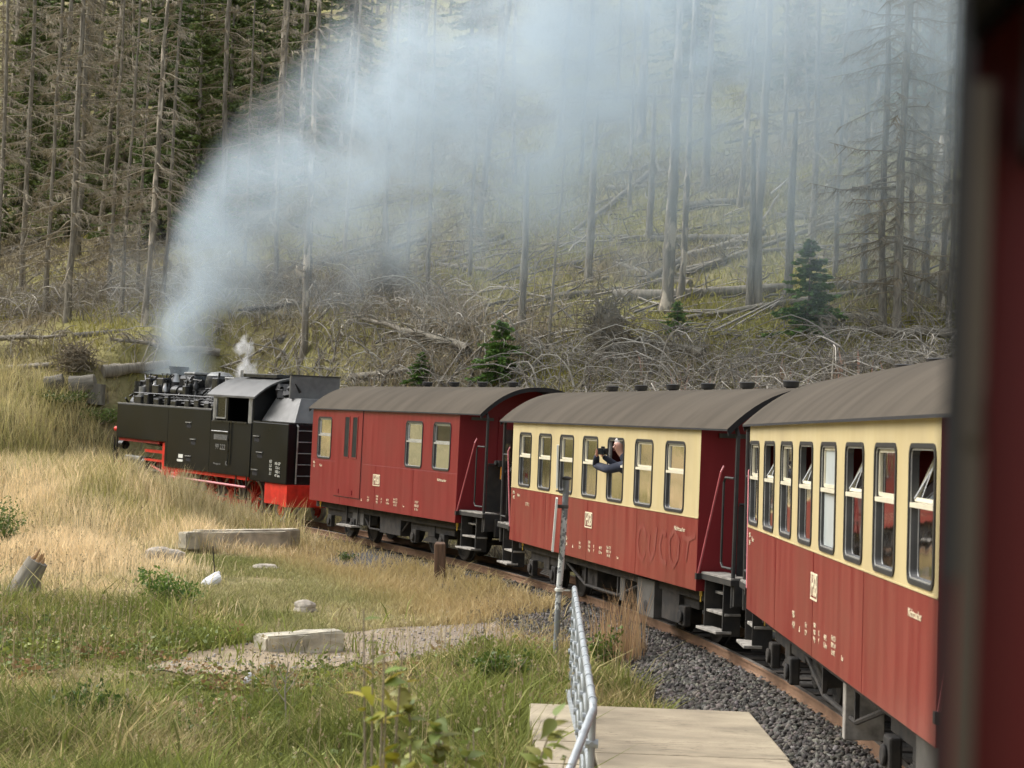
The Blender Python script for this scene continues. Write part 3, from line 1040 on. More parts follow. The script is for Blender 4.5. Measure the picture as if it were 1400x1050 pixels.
    for s in (-1, 1):
        truss.tube([(-px + 1.2, s * 1.0, 0.66), (-0.9, s * 1.0, 0.36), (0.9, s * 1.0, 0.36), (px - 1.2, s * 1.0, 0.66)], 0.025, 6)
        truss.box((-0.93, s * 0.98, 0.36), (-0.87, s * 1.02, 0.66)).box((0.87, s * 0.98, 0.36), (0.93, s * 1.02, 0.66))
    obj('truss_rod', truss, ['under_iron'], root)
    obj('brake_cylinder', MB().cyl((0.3, 0.15, 0.52), (1.0, 0.15, 0.52), 0.17, 14), ['under_iron'], root, smooth=True)
    obj('brake_pipe', MB().tube([(-L2 - 1.1, 0.5, 0.74), (-1, 0.55, 0.58), (L2 + (0.1 if van else 1.1), 0.5, 0.74)], 0.022, 6), ['under_iron'], root)
    for (bx0, bx1, bz0, bz1, by, mat) in boxes:
        obj('equipment_box', MB().box((bx0, by - 0.35, bz0), (bx1, by, bz1)), [mat], root, bevel=0.01)
    for e in (-1, 1):
        obj('lifting_mark', MB().box((e * (L2 - 0.30) - 0.045, 1.062, 0.72), (e * (L2 - 0.30) + 0.045, 1.072, 0.80))
            .box((e * (L2 - 0.30) - 0.015, 1.062, 0.64), (e * (L2 - 0.30) + 0.015, 1.072, 0.72)), ['yellow_mark'], root)
    # writing
    yy = HW + 0.0045
    if not camera_car:
        emblem(root, 0.02, 1.46, yy)
        for (s, size, x, zt, sq) in letters:
            side_text(root, s, size, x, zt, yy, squeeze=sq)
    return root


def row_text(shift=0.0, x0=1.29, extra=True):
    """the row of small technical lettering along the bottom of the side"""
    t = [('900-\n4 14', 0.10, 1.29, 1.04, 0.9)] if extra else []
    t += [('\u25b2', 0.07, 0.87, 0.985, 1.0), ('16 t\n12 P', 0.072, 0.47, 1.03, 1.0),
          ('KB4i\nHSB\nWgr', 0.062, -0.07, 1.05, 1.0), ('R\nP', 0.07, -0.33, 1.03, 1.0),
          ('48 Pl.\n13,4 m', 0.068, -0.69, 1.03, 1.0), ('Unt 12.5\nREV 3 14\nBr. KE', 0.062, -1.13, 1.04, 1.0), ('Lau', 0.062, -1.60, 0.985, 1.0)]
    return t


# window list: centre, width, style, sash colour, paper notice
W2 = [(4.185, 0.85), (2.835, 0.85), (1.455, 0.85), (0.07, 0.85), (-1.31, 0.85), (-2.70, 0.85), (-4.105, 0.85)]
W2 = [(x, w, 'open' if i == 4 else 'shut', 'sash_cream', i in (0, 6)) for i, (x, w) in enumerate(W2)]
W3 = [(4.72 - 1.342 * k, 0.88, ('shut', 'tilt', 'shut', 'tilt', 'milk', 'tilt', 'shut', 'tilt')[k], 'sash_cream', k == 7) for k in range(8)]
W1 = [(3.44, 0.93, 'shut', 'alu', False), (-2.0, 0.93, 'shut', 'alu', False), (-3.46, 0.90, 'shut', 'alu', True)]

ROWT = row_text()
c3 = carriage('passenger_car', 'red and cream carriage with eight windows, several upper panes tilted open', (4.1108, 18.1089), R(-0.1364), -0.0796, -0.0128, -0.003, 10.46,
              W3, 'coach_cream', 'coach_red', [-4.6, -2.9, -1.2, 0.5, 2.2, 3.9], [(-4.75, -4.0, 0.28, 0.76, 1.12, 'box_grey'), (-0.6, -0.46, 0.16, 0.78, 1.05, 'tread_wood'), (1.5, 2.4, 0.36, 0.68, 0.9, 'under_iron')],
              letters=[*ROWT, ('Nichtraucher', 0.085, -4.52, 1.61, 1.0), ('900-\n516', 0.085, 5.0, 1.64, 1.0), ('Raum', 0.075, 4.72, 1.65, 1.0)], roofover=(1.2, 0.28))
c2 = carriage('passenger_car', 'red and cream carriage with seven windows, a photographer leaning out of one', (2.5175, 31.6319), R(14.0373), -0.1356, -0.0015, 0.0044, 10.264,
              W2, 'coach_cream', 'coach_red', [-4.4, -2.7, -1.0, 0.7, 2.4, 4.1], [(-3.0, -2.2, 0.22, 0.76, 1.12, 'box_grey'), (-3.9, -3.15, 0.25, 0.74, 1.05, 'under_iron'), (0.6, 1.5, 0.34, 0.68, 0.9, 'under_iron'), (-1.3, -1.05, 0.3, 0.78, 1.03, 'box_grey')],
              letters=[*ROWT[:], ('Nichtraucher', 0.085, -4.40, 1.59, 1.0), ('900-\n462', 0.085, 4.9, 1.64, 1.0), ('Raum', 0.075, 4.55, 1.65, 1.0), ('[ 2. Kl. ]', 0.075, 3.9, 1.52, 1.0)], roofover=(1.15, 0.85))
c1 = carriage('luggage_van', 'all red luggage van with a side door, coupled behind the locomotive', (-1.7419, 43.5809), R(25.3416), 0.031, 0.0067, 0.0061, 8.61,
              W1, 'van_red', 'van_red', [-3.4, -1.9, -0.4, 1.1], [(-1.0, 0.2, 0.32, 0.72, 1.05, 'under_iron'), (1.2, 1.9, 0.40, 0.74, 1.05, 'box_grey')], van=True,
              letters=[*[(s, sz, x - 0.0, zt, q) for (s, sz, x, zt, q) in row_text(extra=False)], ('Nichtraucher', 0.085, -3.55, 1.62, 1.0), ('905-\n151', 0.085, 4.06, 1.66, 1.0), ('Raum', 0.075, 3.6, 1.65, 1.0), ('K B P\nHSB 20\nR 10 t', 0.075, -2.30, 1.03, 1.0)], roofover=(1.1, 0.18))

# the sliding door of the van with its two slit windows and steps
dd = obj('door', MB().box((0.99, HW + 0.003, 1.0), (2.64, HW + 0.016, 2.97)), ['van_red'], c1, bevel=0.006)
for xs_ in (1.92, 1.42):
    obj('slit_window', MB().box((xs_ - 0.15, HW + 0.0165, 1.90), (xs_ + 0.15, HW + 0.022, 2.81)), ['green_gray'], dd, bevel=0.004)
    obj('bead', ring_mb(0.34, 0.96, 0.05, 0.03, HW + 0.0165, HW + 0.026, cx=xs_, cz=2.355), ['van_red'], dd)
obj('door_joint', MB().box((0.972, HW + 0.001, 0.985), (0.988, HW + 0.0045, 2.985)).box((2.642, HW + 0.001, 0.985), (2.658, HW + 0.0045, 2.985)).box((0.988, HW + 0.001, 0.984), (2.642, HW + 0.0045, 0.998)), ['black_iron'], dd)
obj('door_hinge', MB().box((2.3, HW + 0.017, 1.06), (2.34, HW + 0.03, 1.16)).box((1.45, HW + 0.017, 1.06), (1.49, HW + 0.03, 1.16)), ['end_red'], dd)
ft = obj('footboard', MB().box((1.35, 1.05, 0.34), (2.3, 1.28, 0.375)), ['tread_wood'], c1)
obj('hanger', MB().box((1.45, 1.07, 0.376), (1.49, 1.10, 0.8)).box((2.15, 1.07, 0.376), (2.19, 1.10, 0.8)), ['black_iron'], ft)

# faint remains of scrubbed graffiti on the seven-window carriage
def ghost_strokes(parent):
    strokes = [[(0.30, 0.28), (0.18, 0.40), (0.05, 0.36), (0.0, 0.18), (0.06, 0.02), (0.20, -0.02), (0.28, 0.06)],
               [(0.42, 0.30), (0.40, 0.10), (0.50, 0.0), (0.60, 0.10), (0.66, 0.40)],
               [(0.98, 0.34), (0.86, 0.38), (0.78, 0.20), (0.86, 0.02), (1.02, 0.0)],
               [(1.1, 0.30), (1.25, 0.42), (1.42, 0.30), (1.40, 0.10), (1.26, -0.02), (1.14, 0.08), (1.1, 0.30)],
               [(1.55, 0.36), (1.70, 0.34), (1.92, 0.40)], [(1.72, 0.34), (1.66, 0.10)]]
    mb = MB()
    for st in strokes:
        P = [Vector((-2.55 - x * 1.3, 0, 1.08 + z * 1.15)) for x, z in st]
        for a, b in zip(P[:-1], P[1:]):
            t = (b - a).normalized(); nrm = Vector((-t.z, 0, t.x)) * 0.036
            y = HW + 0.0042
            mb.add([(a.x + nrm.x - t.x * .012, y, a.z + nrm.z - t.z * .012), (a.x - nrm.x - t.x * .012, y, a.z - nrm.z - t.z * .012),
                    (b.x - nrm.x + t.x * .012, y, b.z - nrm.z + t.z * .012), (b.x + nrm.x + t.x * .012, y, b.z + nrm.z + t.z * .012)], [(0, 1, 2, 3)])
            y += 0.0003
    for i, f in enumerate(mb.f):
        for k in f:
            v = mb.v[k]; mb.v[k] = (v[0], v[1] + 0.00012 * i, v[2])
    o = obj('scrubbed_graffiti', mb, ['ghost_paint'], parent)
    o['label'] = 'faint scrubbed graffiti strokes'
    o['kind'] = 'stuff'


ghost_strokes(c2)

# carriage the picture is taken from: its end wall and corner stand right beside the lens
h4 = R(-13.9)
d4 = Vector((-math.sin(h4), math.cos(h4), 0)); lat4 = Vector((math.cos(h4), math.sin(h4), 0))
corner4 = Vector((0.254, 1.12, 0))
L4 = 10.46
mid4 = corner4 + d4 * (L4 / 2) + lat4 * HW
W4 = [(4.72 - 1.342 * k, 0.88, 'shut', 'alu', False) for k in range(8)]
c4 = carriage('passenger_car', 'plain red carriage end wall and blurred corner post beside the lens', (mid4.x, mid4.y), h4, -0.05, 0.0, 0.0, L4,
              W4, 'van_red', 'van_red', [-3, 0, 3], [], camera_car=True)
ctrim = obj('corner_trim', MB().box((-L4 / 2 - 0.05, HW - 0.014, 0.85), (-L4 / 2 - 0.004, HW - 0.003, 2.93)), ['olive_trim'], c4)
obj('rubber_edge', MB().box((-L4 / 2 - 0.044, HW - 0.003, 2.66), (-L4 / 2 - 0.004, HW + 0.007, 3.0)), ['rubber'], ctrim)
obj('hinge', MB().box((-L4 / 2 - 0.060, HW - 0.012, 2.735), (-L4 / 2 - 0.05, HW - 0.003, 2.76)), ['olive_trim'], ctrim)
obj('header_beam', MB().box((-L4 / 2 - 0.10, -HW, 2.89), (-L4 / 2 - 0.003, HW - 0.03, 3.02)), ['roof_under'], c4)

# ------------------------------------------------------------------ locomotive
def locomotive():
    ph = 36.15
    x, y = tpos(ph)
    h = R(ph)
    M = Matrix.Translation((x, y, float(tz(ph)))) @ Matrix.Rotation(h + R(90), 4, 'Z') @ Matrix.Rotation(R(-1.1), 4, 'Y')
    root = empty('steam_locomotive', M, 'black steam tank locomotive with red frame and wheels heading the train', 'locomotive')
    P = lambda name, mb, mats, par=None, **k: obj(name, mb, mats, par or root, **k)
    BK, GR, RD = ['loco_black'], ['loco_grime'], ['loco_red']
    # frame and running gear
    P('frame', MB().box((-4.75, 0.40, 0.55), (5.05, 0.46, 1.0)).box((-4.75, -0.46, 0.55), (5.05, -0.40, 1.0)), ['loco_red_dirty'])
    bb = P('buffer_beam', MB().box((5.05, -1.15, 0.62), (5.15, 1.15, 1.05)), RD, bevel=0.01)
    P('coupler', MB().box((5.15, -0.1, 0.55), (5.45, 0.1, 0.75)).lathe([(0.05, 5.44), (0.2, 5.45), (0.2, 5.5), (0.05, 5.52)], (0, 0, 0.65), 12, axis='X'), GR)
    P('rear_beam', MB().box((-5.0, -1.18, 0.42), (-4.72, 1.18, 0.98)), RD, bevel=0.01)
    P('frame_box', MB().box((-4.718, 0.86, 0.45), (-3.85, 1.17, 0.975)), RD, bevel=0.015)
    P('coupler', MB().box((-5.4, -0.1, 0.55), (-5.0, 0.1, 0.75)).lathe([(0.05, -5.5), (0.2, -5.48), (0.2, -5.44), (0.05, -5.4)], (0, 0, 0.65), 12, axis='X'), GR)

    def wheel(r, spokes):
        mb = MB().lathe([(r - 0.07, -0.05), (r + 0.03, -0.05), (r + 0.03, -0.02), (r, -0.015), (r, 0.06), (r - 0.07, 0.06), (r - 0.07, -0.05)], n=28, axis='Y', mi=1, caps=False)
        mb.lathe([(0.02, -0.05), (0.12, -0.05), (0.12, 0.08), (0.02, 0.08)], n=14, axis='Y')
        for k in range(spokes):
            a = 2 * math.pi * k / spokes
            mb.box((-0.022, -0.03, 0.1), (0.022, 0.03, r - 0.06), 0, Matrix.Rotation(a, 4, 'Y'))
        if spokes > 10:
            mb.box((-0.2, -0.02, -r + 0.07), (0.2, 0.045, -r * 0.55))
        return mb
    drv = [2.55, 1.35, 0.15, -1.05, -2.25]
    for s in (1, -1):
        for wx in drv:
            w = P('driving_wheel', lambda: wheel(0.5, 11), ['loco_red', 'steel_bright'], key='drv', smooth=False)
            w.location = (wx, s * 0.53, 0.5); w.rotation_euler = (0, 0, 0 if s > 0 else math.pi)
        for wx in (3.95, -3.7):
            w = P('carrying_wheel', lambda: wheel(0.275, 8), ['loco_red', 'steel_bright'], key='car')
            w.location = (wx, s * 0.53, 0.275); w.rotation_euler = (0, 0, 0 if s > 0 else math.pi)
        P('coupling_rod', MB().box((-2.35, s * 0.72, 0.30), (2.65, s * 0.77, 0.40)), ['loco_red_dirty'])
        P('connecting_rod', MB().box((0.1, s * 0.80, 0.33), (2.9, s * 0.85, 0.42), 0, Matrix.Translation((0, 0, 0.0)) @ Matrix.Rotation(R(-3), 4, 'Y')), ['steel_bright'])
        P('slide_bar', MB().box((1.95, s * 0.82, 0.86), (3.5, s * 0.92, 0.92)).box((1.95, s * 0.82, 0.56), (3.5, s * 0.92, 0.60)), ['steel_bright'])
        P('valve_link', MB().tube([(1.2, s * 0.9, 1.05), (1.9, s * 0.9, 0.75), (3.2, s * 0.9, 1.02)], 0.035, 6).tube([(1.9, s * 0.9, 1.2), (1.9, s * 0.9, 0.4)], 0.04, 6), ['loco_red'])
        cyl = P('cylinder', MB().cyl((3.35, s * 0.95, 0.68), (4.65, s * 0.95, 0.68), 0.30, 20).cyl((3.3, s * 0.92, 1.06), (4.7, s * 0.92, 1.06), 0.17, 16)
                .box((3.45, s * 0.60, 0.55), (4.55, s * 1.0, 1.1)), GR, smooth=True)
        P('cylinder_cover', MB().cyl((4.66, s * 0.95, 0.68), (4.74, s * 0.95, 0.68), 0.24, 18).cyl((4.71, s * 0.92, 1.06), (4.80, s * 0.92, 1.06), 0.12, 14), ['steel_bright'], cyl, smooth=True)
        P('cylinder_jacket', MB().box((3.5, s * 1.10, 1.12), (4.5, s * 0.85, 1.24)), ['loco_light'], cyl, bevel=0.03)
        # water tank: long box, shallow at the front
        poly = [(-0.9, 1.05), (1.75, 1.05), (1.75, 1.72), (4.88, 1.72), (4.88, 2.70), (-0.9, 2.70)]
        y0, y1 = s * 0.72, s * 1.22
        tk = P('side_tank', MB().prism(poly, min(y0, y1), max(y0, y1)), BK, bevel=0.02)
        P('tank_rim', MB().box((-0.9, s * 1.195, 2.701), (4.88, s * 1.225, 2.725)), ['loco_light'], tk)
        P('valance', MB().box((-2.95, s * 1.02, 0.955), (1.7, s * 1.16, 1.045)), RD)
        P('step_pipe', MB().tube([(-2.9, s * 1.18, 0.78), (1.4, s * 1.18, 0.80)], 0.035, 6), ['rail_red_pink'])
        P('bracket', MB().box((1.50, s * 1.0, 0.55), (1.72, s * 1.16, 0.95)).box((1.76, s * 0.98, 0.8), (2.02, s * 1.15, 1.70)), RD, bevel=0.01)
        P('guide_frame', MB().box((2.03, s * 0.98, 1.38), (3.3, s * 1.06, 1.46)).box((2.03, s * 0.98, 1.14), (3.3, s * 1.06, 1.20)), RD)
        P('tank_support', MB().box((2.2, s * 1.0, 1.64), (4.8, s * 1.16, 1.715)), ['loco_red_dirty'])
        P('injector', MB().cyl((0.9, s * 1.05, 0.86), (1.4, s * 1.05, 0.86), 0.11, 12).cyl((1.0, s * 1.05, 0.74), (1.05, s * 1.05, 0.98), 0.16, 10), ['loco_red'], smooth=True)
        for k, (sx, sz) in enumerate(((0.35, 2.30), (0.05, 1.86), (0.30, 1.40))):
            a = P('step_pocket', MB().box((sx - 0.13, s * 1.2205, sz - 0.13), (sx + 0.13, s * 1.2225, sz)), ['roof_under'], tk)
            P('step_lip', MB().box((sx - 0.15, s * 1.221, sz), (sx + 0.15, s * 1.255, sz + 0.025)), ['loco_light'], a)
        P('tank_rivet_strip', MB().box((1.6, s * 1.2205, 1.1), (1.66, s * 1.224, 2.66)), BK, tk)
    # cab
    cab = P('cab', MB().box((-3.1, 1.16, 1.05), (-0.9, 1.22, 2.42)).box((-3.1, -1.22, 1.05), (-0.9, -1.16, 2.42))
            .box((-0.98, -1.16, 1.0), (-0.92, 1.16, 3.15)), BK, bevel=0.008)
    poly = [(-1.2, 1.0), (1.2, 1.0), (1.2, 3.10)] + [(1.2 * a, 3.10 + 0.50 * (1 - abs(a) ** 2.2)) for a in (0.8, 0.6, 0.4, 0.2, 0, -0.2, -0.4, -0.6, -0.8)] + [(-1.2, 3.10)]
    P('cab_rear_wall', MB().prism(poly, -3.16, -3.101, axis='X'), BK, cab)
    for s in (1, -1):
        P('pillar', MB().box((-1.10, s * 1.16, 2.421), (-0.99, s * 1.225, 3.08)), ['loco_light'], cab)
        P('pillar', MB().box((-3.10, s * 1.16, 2.421), (-2.92, s * 1.225, 3.08)), ['loco_light'], cab)
        P('pillar', MB().box((-1.80, s * 1.16, 2.421), (-1.72, s * 1.22, 3.08)), BK, cab)
        wf = P('cab_window', ring_mb(0.58, 0.58, 0.05, 0.04, s * 1.19, s * 1.228, cx=-1.42, cz=2.77), ['loco_light'], cab)
        P('pane', MB().box((-1.66, s * 1.196, 2.52), (-1.18, s * 1.20, 3.02)), ['window_glass'], wf)
        P('window_rail', MB().box((-2.9, s * 1.221, 2.40), (-1.1, s * 1.26, 2.44)).tube([(-2.0, s * 1.26, 2.40), (-2.0, s * 1.26, 1.3)], 0.018, 6), ['loco_grime'], cab)
        P('grab_rail', MB().tube([(-1.05, s * 1.26, 2.15), (-1.95, s * 1.26, 2.15)], 0.018, 6), ['loco_light'], cab)
        P('name_plate', MB().box((-1.86, s * 1.2205, 1.93), (-1.12, s * 1.232, 2.07)), ['plate_grey'], cab)
        P('cab_steps', MB().box((-2.9, s * 1.0, 0.5), (-2.3, s * 1.2, 0.53)).box((-2.9, s * 1.15, 0.5), (-2.86, s * 1.18, 1.05)).box((-2.34, s * 1.15, 0.5), (-2.3, s * 1.18, 1.05)), GR, cab)
    # cab roof
    pr = [(1.27 * a, 3.10 + 0.52 * (1 - abs(a) ** 2.2)) for a in np.linspace(-1, 1, 17)]
    mb = MB(); k = len(pr)
    vs = [(-3.28, a, b) for a, b in pr] + [(-0.68, a, b) for a, b in pr] + [(-3.28, a, b - 0.05) for a, b in pr] + [(-0.68, a, b - 0.05) for a, b in pr]
    fs = []
    for j in range(k - 1):
        fs += [(j, j + 1, k + j + 1, k + j), (2 * k + j, 2 * k + j + 1, 3 * k + j + 1, 3 * k + j), (j, j + 1, 2 * k + j + 1, 2 * k + j), (k + j, k + j + 1, 3 * k + j + 1, 3 * k + j)]
    fs += [(0, k, 3 * k, 2 * k), (k - 1, 2 * k - 1, 4 * k - 1, 3 * k - 1)]
    mb.add(vs, fs)
    rf = P('cab_roof', mb, ['loco_roof'], smooth=True)
    P('roof_hatch', MB().box((-3.0, -0.5, 3.60), (-1.2, 0.5, 3.70)), GR, rf, bevel=0.015)
    P('whistle', MB().cyl((-0.75, 0.3, 3.45), (-0.75, 0.3, 3.78), 0.04, 8), ['steel_bright'], rf)
    # bunker
    bk = P('coal_bunker', MB().box((-5.0, -1.22, 0.98), (-3.17, 1.22, 2.48)), BK, bevel=0.02)
    P('bunker_rim', MB().box((-5.0, 1.19, 2.481), (-3.17, 1.225, 2.50)).box((-5.01, -1.2, 2.481), (-4.97, 1.18, 2.50)), ['loco_grime'], bk)
    hop = MB()
    hop.add([(-4.9, -1.0, 2.5), (-4.9, 1.0, 2.5), (-3.2, 1.0, 2.5), (-3.2, -1.0, 2.5), (-4.5, -0.62, 3.12), (-4.5, 0.62, 3.12), (-3.25, 0.62, 3.12), (-3.25, -0.62, 3.12)],
            [(0, 1, 5, 4), (1, 2, 6, 5), (2, 3, 7, 6), (3, 0, 4, 7), (4, 5, 6, 7), (0, 3, 2, 1)])
    P('bunker_hopper', hop, ['plate_grey'], bk, bevel=0.02)
    P('bunker_board', MB().box((-4.12, -0.72, 3.10), (-4.05, 0.72, 3.68)), ['plate_grey'], bk, bevel=0.01)
    P('board_rim', MB().box((-4.14, -0.73, 3.681), (-4.03, 0.73, 3.71)), GR, bk)
    P('bunker_board', MB().box((-4.04, -0.72, 3.10), (-3.2, -0.66, 3.66)), ['plate_grey'], bk)
    coal = MB()
    rr = random.Random(3)
    for k in range(60):
        cxx, cyy = rr.uniform(-4.0, -3.3), rr.uniform(-0.6, 0.6)
        s_ = rr.uniform(0.06, 0.14)
        coal.box((-s_, -s_, -s_ * .7), (s_, s_, s_ * .7), 0, Matrix.Translation((cxx, cyy, 3.12 + rr.uniform(0, 0.22))) @ Matrix.Rotation(rr.uniform(0, 3), 4, (rr.random(), rr.random(), rr.random() + .1)))
    o = P('coal', coal, ['coal'], bk); o['kind'] = 'stuff'
    for k, (sx, sz) in enumerate(((-3.42, 2.10), (-3.62, 1.70), (-3.40, 1.25))):
        a = P('step_pocket', MB().box((sx - 0.13, 1.2205, sz - 0.13), (sx + 0.13, 1.2225, sz)), ['roof_under'], bk)
        P('step_lip', MB().box((sx - 0.15, 1.221, sz), (sx + 0.15, 1.255, sz + 0.025)), ['loco_light'], a)
    lad = P('ladder', MB().tube([(-5.06, 0.98, 1.0), (-5.06, 0.98, 2.42), (-5.0, 0.98, 2.46)], 0.022, 6), ['loco_light'], bk)
    for k in range(5):
        P('rung', MB().tube([(-5.06, 0.98, 1.2 + 0.28 * k), (-5.06, 0.4, 1.2 + 0.28 * k)], 0.014, 6), ['loco_light'], lad)
    P('rear_rail', MB().tube([(-5.06, 0.38, 1.0), (-5.06, 0.38, 2.42)], 0.022, 6), ['loco_light'], bk)
    P('rear_lamp', MB().box((-5.2, -0.1, 2.3), (-5.02, 0.12, 2.5)), ['yellow_mark'], bk)
    # boiler
    bl = P('boiler', MB().cyl((-0.9, 0, 2.42), (4.0, 0, 2.42), 0.84, 28), GR, smooth=True)
    P('smokebox', MB().lathe([(0.84, 3.95), (0.90, 3.96), (0.90, 4.92), (0.84, 4.95), (0.58, 5.05), (0.03, 5.10)], (0, 0, 2.40), 28, axis='X'), GR, smooth=True)
    for xb in (0.3, 1.5, 2.7):
        P('boiler_band', MB().lathe([(0.856, xb - 0.03), (0.856, xb + 0.03)], (0, 0, 2.42), 28, axis='X'), ['loco_grime'], bl)
    ch = P('chimney', MB().lathe([(0.34, 3.05), (0.25, 3.25), (0.235, 3.55), (0.26, 3.72), (0.285, 3.74), (0.285, 3.82), (0.21, 3.82), (0.20, 3.5)], (3.55, 0, 0), 20), ['roof_under'], smooth=True)
    P('steam_dome', MB().lathe([(0.42, 2.95), (0.40, 3.45), (0.36, 3.60), (0.22, 3.69), (0.02, 3.71)], (1.05, 0, 0), 20), GR, smooth=True)
    P('dome_cover', MB().lathe([(0.37, 3.60), (0.25, 3.69), (0.05, 3.722), (0.01, 3.73)], (1.05, 0, 0), 20), ['loco_light'], smooth=True)
    P('sand_dome', MB().box((1.9, -0.42, 2.95), (2.75, 0.42, 3.60)), GR, bevel=0.12)
    P('sand_lid', MB().box((2.0, -0.30, 3.601), (2.65, 0.30, 3.68)), ['loco_light'], bevel=0.03)
    P('sand_dome', MB().box((-0.35, -0.36, 2.95), (0.40, 0.36, 3.52)), GR, bevel=0.1)
    P('sand_lid', MB().box((-0.25, -0.26, 3.521), (0.30, 0.26, 3.58)), ['loco_light'], bevel=0.02)
    for sy in (-0.14, 0.14):
        P('safety_valve', MB().cyl((-0.62, sy, 3.05), (-0.62, sy, 3.50), 0.07, 10), ['steel_bright'], smooth=True)
    P('feed_heater', MB().cyl((4.45, -0.62, 3.20), (4.45, 0.62, 3.20), 0.20, 16), GR, smooth=True)
    P('heater_band', MB().cyl((4.45, -0.3, 3.20), (4.45, -0.24, 3.20), 0.21, 16).cyl((4.45, 0.24, 3.20), (4.45, 0.3, 3.20), 0.21, 16), ['loco_light'], smooth=True)
    P('bell', MB().lathe([(0.02, 3.62), (0.09, 3.60), (0.12, 3.45), (0.16, 3.38)], (3.05, 0.35, 0), 12), ['steel_bright'], smooth=True)
    P('generator', MB().cyl((4.0, 0.45, 3.15), (4.35, 0.45, 3.15), 0.13, 12).cyl((4.1, 0.45, 3.15), (4.15, 0.45, 3.15), 0.17, 12), ['loco_light'], smooth=True)
    P('air_pump', MB().cyl((4.55, 0.72, 2.75), (4.55, 0.72, 3.35), 0.15, 14).cyl((4.55, 0.72, 2.98), (4.55, 0.72, 3.1), 0.18, 14), GR, smooth=True)
    P('feed_pump', MB().cyl((4.1, 0.82, 2.74), (4.1, 0.82, 3.2), 0.12, 12).cyl((4.1, 0.82, 2.9), (4.1, 0.82, 2.98), 0.15, 12), ['loco_light'], smooth=True)
    rr = random.Random(11)
    for s in (1, -1):
        P('handrail', MB().tube([(-0.9, s * 0.92, 3.02), (4.4, s * 0.92, 3.02), (4.9, s * 0.8, 2.95), (5.08, s * 0.45, 2.75)], 0.02, 6), ['loco_grime'])
        for k in range(7):
            xx = -0.6 + 0.7 * k + rr.uniform(-0.1, 0.1)
            a0 = R(rr.uniform(20, 50)); a1 = R(rr.uniform(65, 85))
            pts = [(xx + rr.uniform(-.1, .1) * i, s * 0.90 * math.cos(a0 + (a1 - a0) * i / 4), 2.42 + 0.90 * math.sin(a0 + (a1 - a0) * i / 4)) for i in range(5)]
            P('pipe', MB().tube(pts, rr.choice([0.022, 0.03, 0.04]), 6), [rr.choice(['loco_grime'])])
        for k in range(4):
            zz = 2.78 + 0.07 * k
            P('pipe', MB().tube([(-0.85, s * 0.85, zz), (rr.uniform(0.6, 2), s * 0.87, zz + 0.03), (rr.uniform(2.4, 3.6), s * 0.85, zz), (4.2, s * 0.8, zz - 0.05)], 0.025, 6), ['loco_grime'])
        for k in range(16):
            xx = rr.uniform(-0.7, 4.5); ww = rr.uniform(0.08, 0.22); hh = rr.uniform(0.2, 0.55)
            yy = s * rr.uniform(0.3, 0.8); zz = 2.95 + rr.uniform(-0.05, 0.2) * (1.1 - abs(yy))
            P('fitting', MB().box((xx - ww, yy - ww * .7, zz), (xx + ww, yy + ww * .7, zz + hh)), ['loco_grime'], bevel=0.03)
            P('pipe', MB().tube([(xx, yy, zz + hh * .8), (xx + rr.uniform(-.2, .2), yy, zz + hh + 0.12), (xx + rr.uniform(-.5, .5), yy * 0.8, zz + hh + 0.10), (xx + rr.uniform(-.6, .6), s * 0.85, 2.9)], rr.choice([0.02, 0.03]), 6), ['loco_grime'])
        for k in range(8):
            xx = rr.uniform(-0.6, 4.3)
            P('valve', MB().lathe([(0.02, -.02), (0.08, 0), (0.08, 0.12), (0.05, 0.16), (0.05, 0.24), (0.01, 0.25)], (xx, s * rr.uniform(0.45, 0.75), rr.uniform(3.0, 3.3)), 8), [rr.choice(['steel_bright', 'loco_grime', 'loco_grime'])], smooth=True)
    for k in range(9):
        xx = -0.55 + 0.58 * k; hh = rr.uniform(0.12, 0.34)
        P('tank_fitting', MB().box((xx - rr.uniform(.1, .24), 0.76, 2.702), (xx + rr.uniform(.1, .24), 0.76 + rr.uniform(.15, .3), 2.702 + hh)), GR, bevel=0.03)
    for k in range(6):
        xx = rr.uniform(0, 4.4)
        P('drum', MB().cyl((xx, 0.62, 3.12), (xx + rr.uniform(.25, .6), 0.62, 3.12), rr.uniform(.09, .17), 12), GR, smooth=True)
    # front
    P('smokebox_door', MB().lathe([(0.60, 4.96), (0.58, 5.02), (0.35, 5.10), (0.04, 5.14)], (0, 0, 2.30), 24, axis='X'), GR, smooth=True)
    for yy in (-0.85, 0.85):
        l = P('headlamp', MB().cyl((5.0, yy, 1.50), (5.28, yy, 1.50), 0.13, 14), GR, smooth=True)
        P('lens', MB().cyl((5.281, yy, 1.50), (5.29, yy, 1.50), 0.10, 14), ['loco_light'], l)
    P('front_steps', MB().box((4.85, 0.95, 0.35), (5.05, 1.2, 0.38)).box((4.85, 1.16, 0.38), (4.89, 1.2, 1.72)).box((5.01, 1.16, 0.38), (5.05, 1.2, 1.72)), GR)
    P('side_lamp', MB().cyl((5.05, 1.05, 1.95), (5.25, 1.05, 1.95), 0.08, 10), ['loco_red'], smooth=True)
    for k in range(6):
        P('front_pipe', MB().tube([(5.0, 1.0 - 0.04 * k, 1.8 + 0.16 * k), (5.10, 1.02 - 0.05 * k, 1.9 + 0.16 * k), (4.95, 0.95, 2.05 + 0.16 * k)], 0.03, 6), [rr.choice(['loco_grime', 'loco_light'])])
    # writing
    side_text(root, '99 222', 0.20, -1.48, 1.74, 1.2235, 'loco_light')
    side_text(root, 'HARZER\nSCHMALSPURBAHNEN', 0.052, -1.49, 2.0, 1.2345, 'loco_light')
    side_text(root, 'Wernigerode', 0.075, -1.35, 1.30, 1.2235, 'loco_light')
    side_text(root, 'K', 0.16, -1.85, 1.33, 1.2235, 'loco_light')
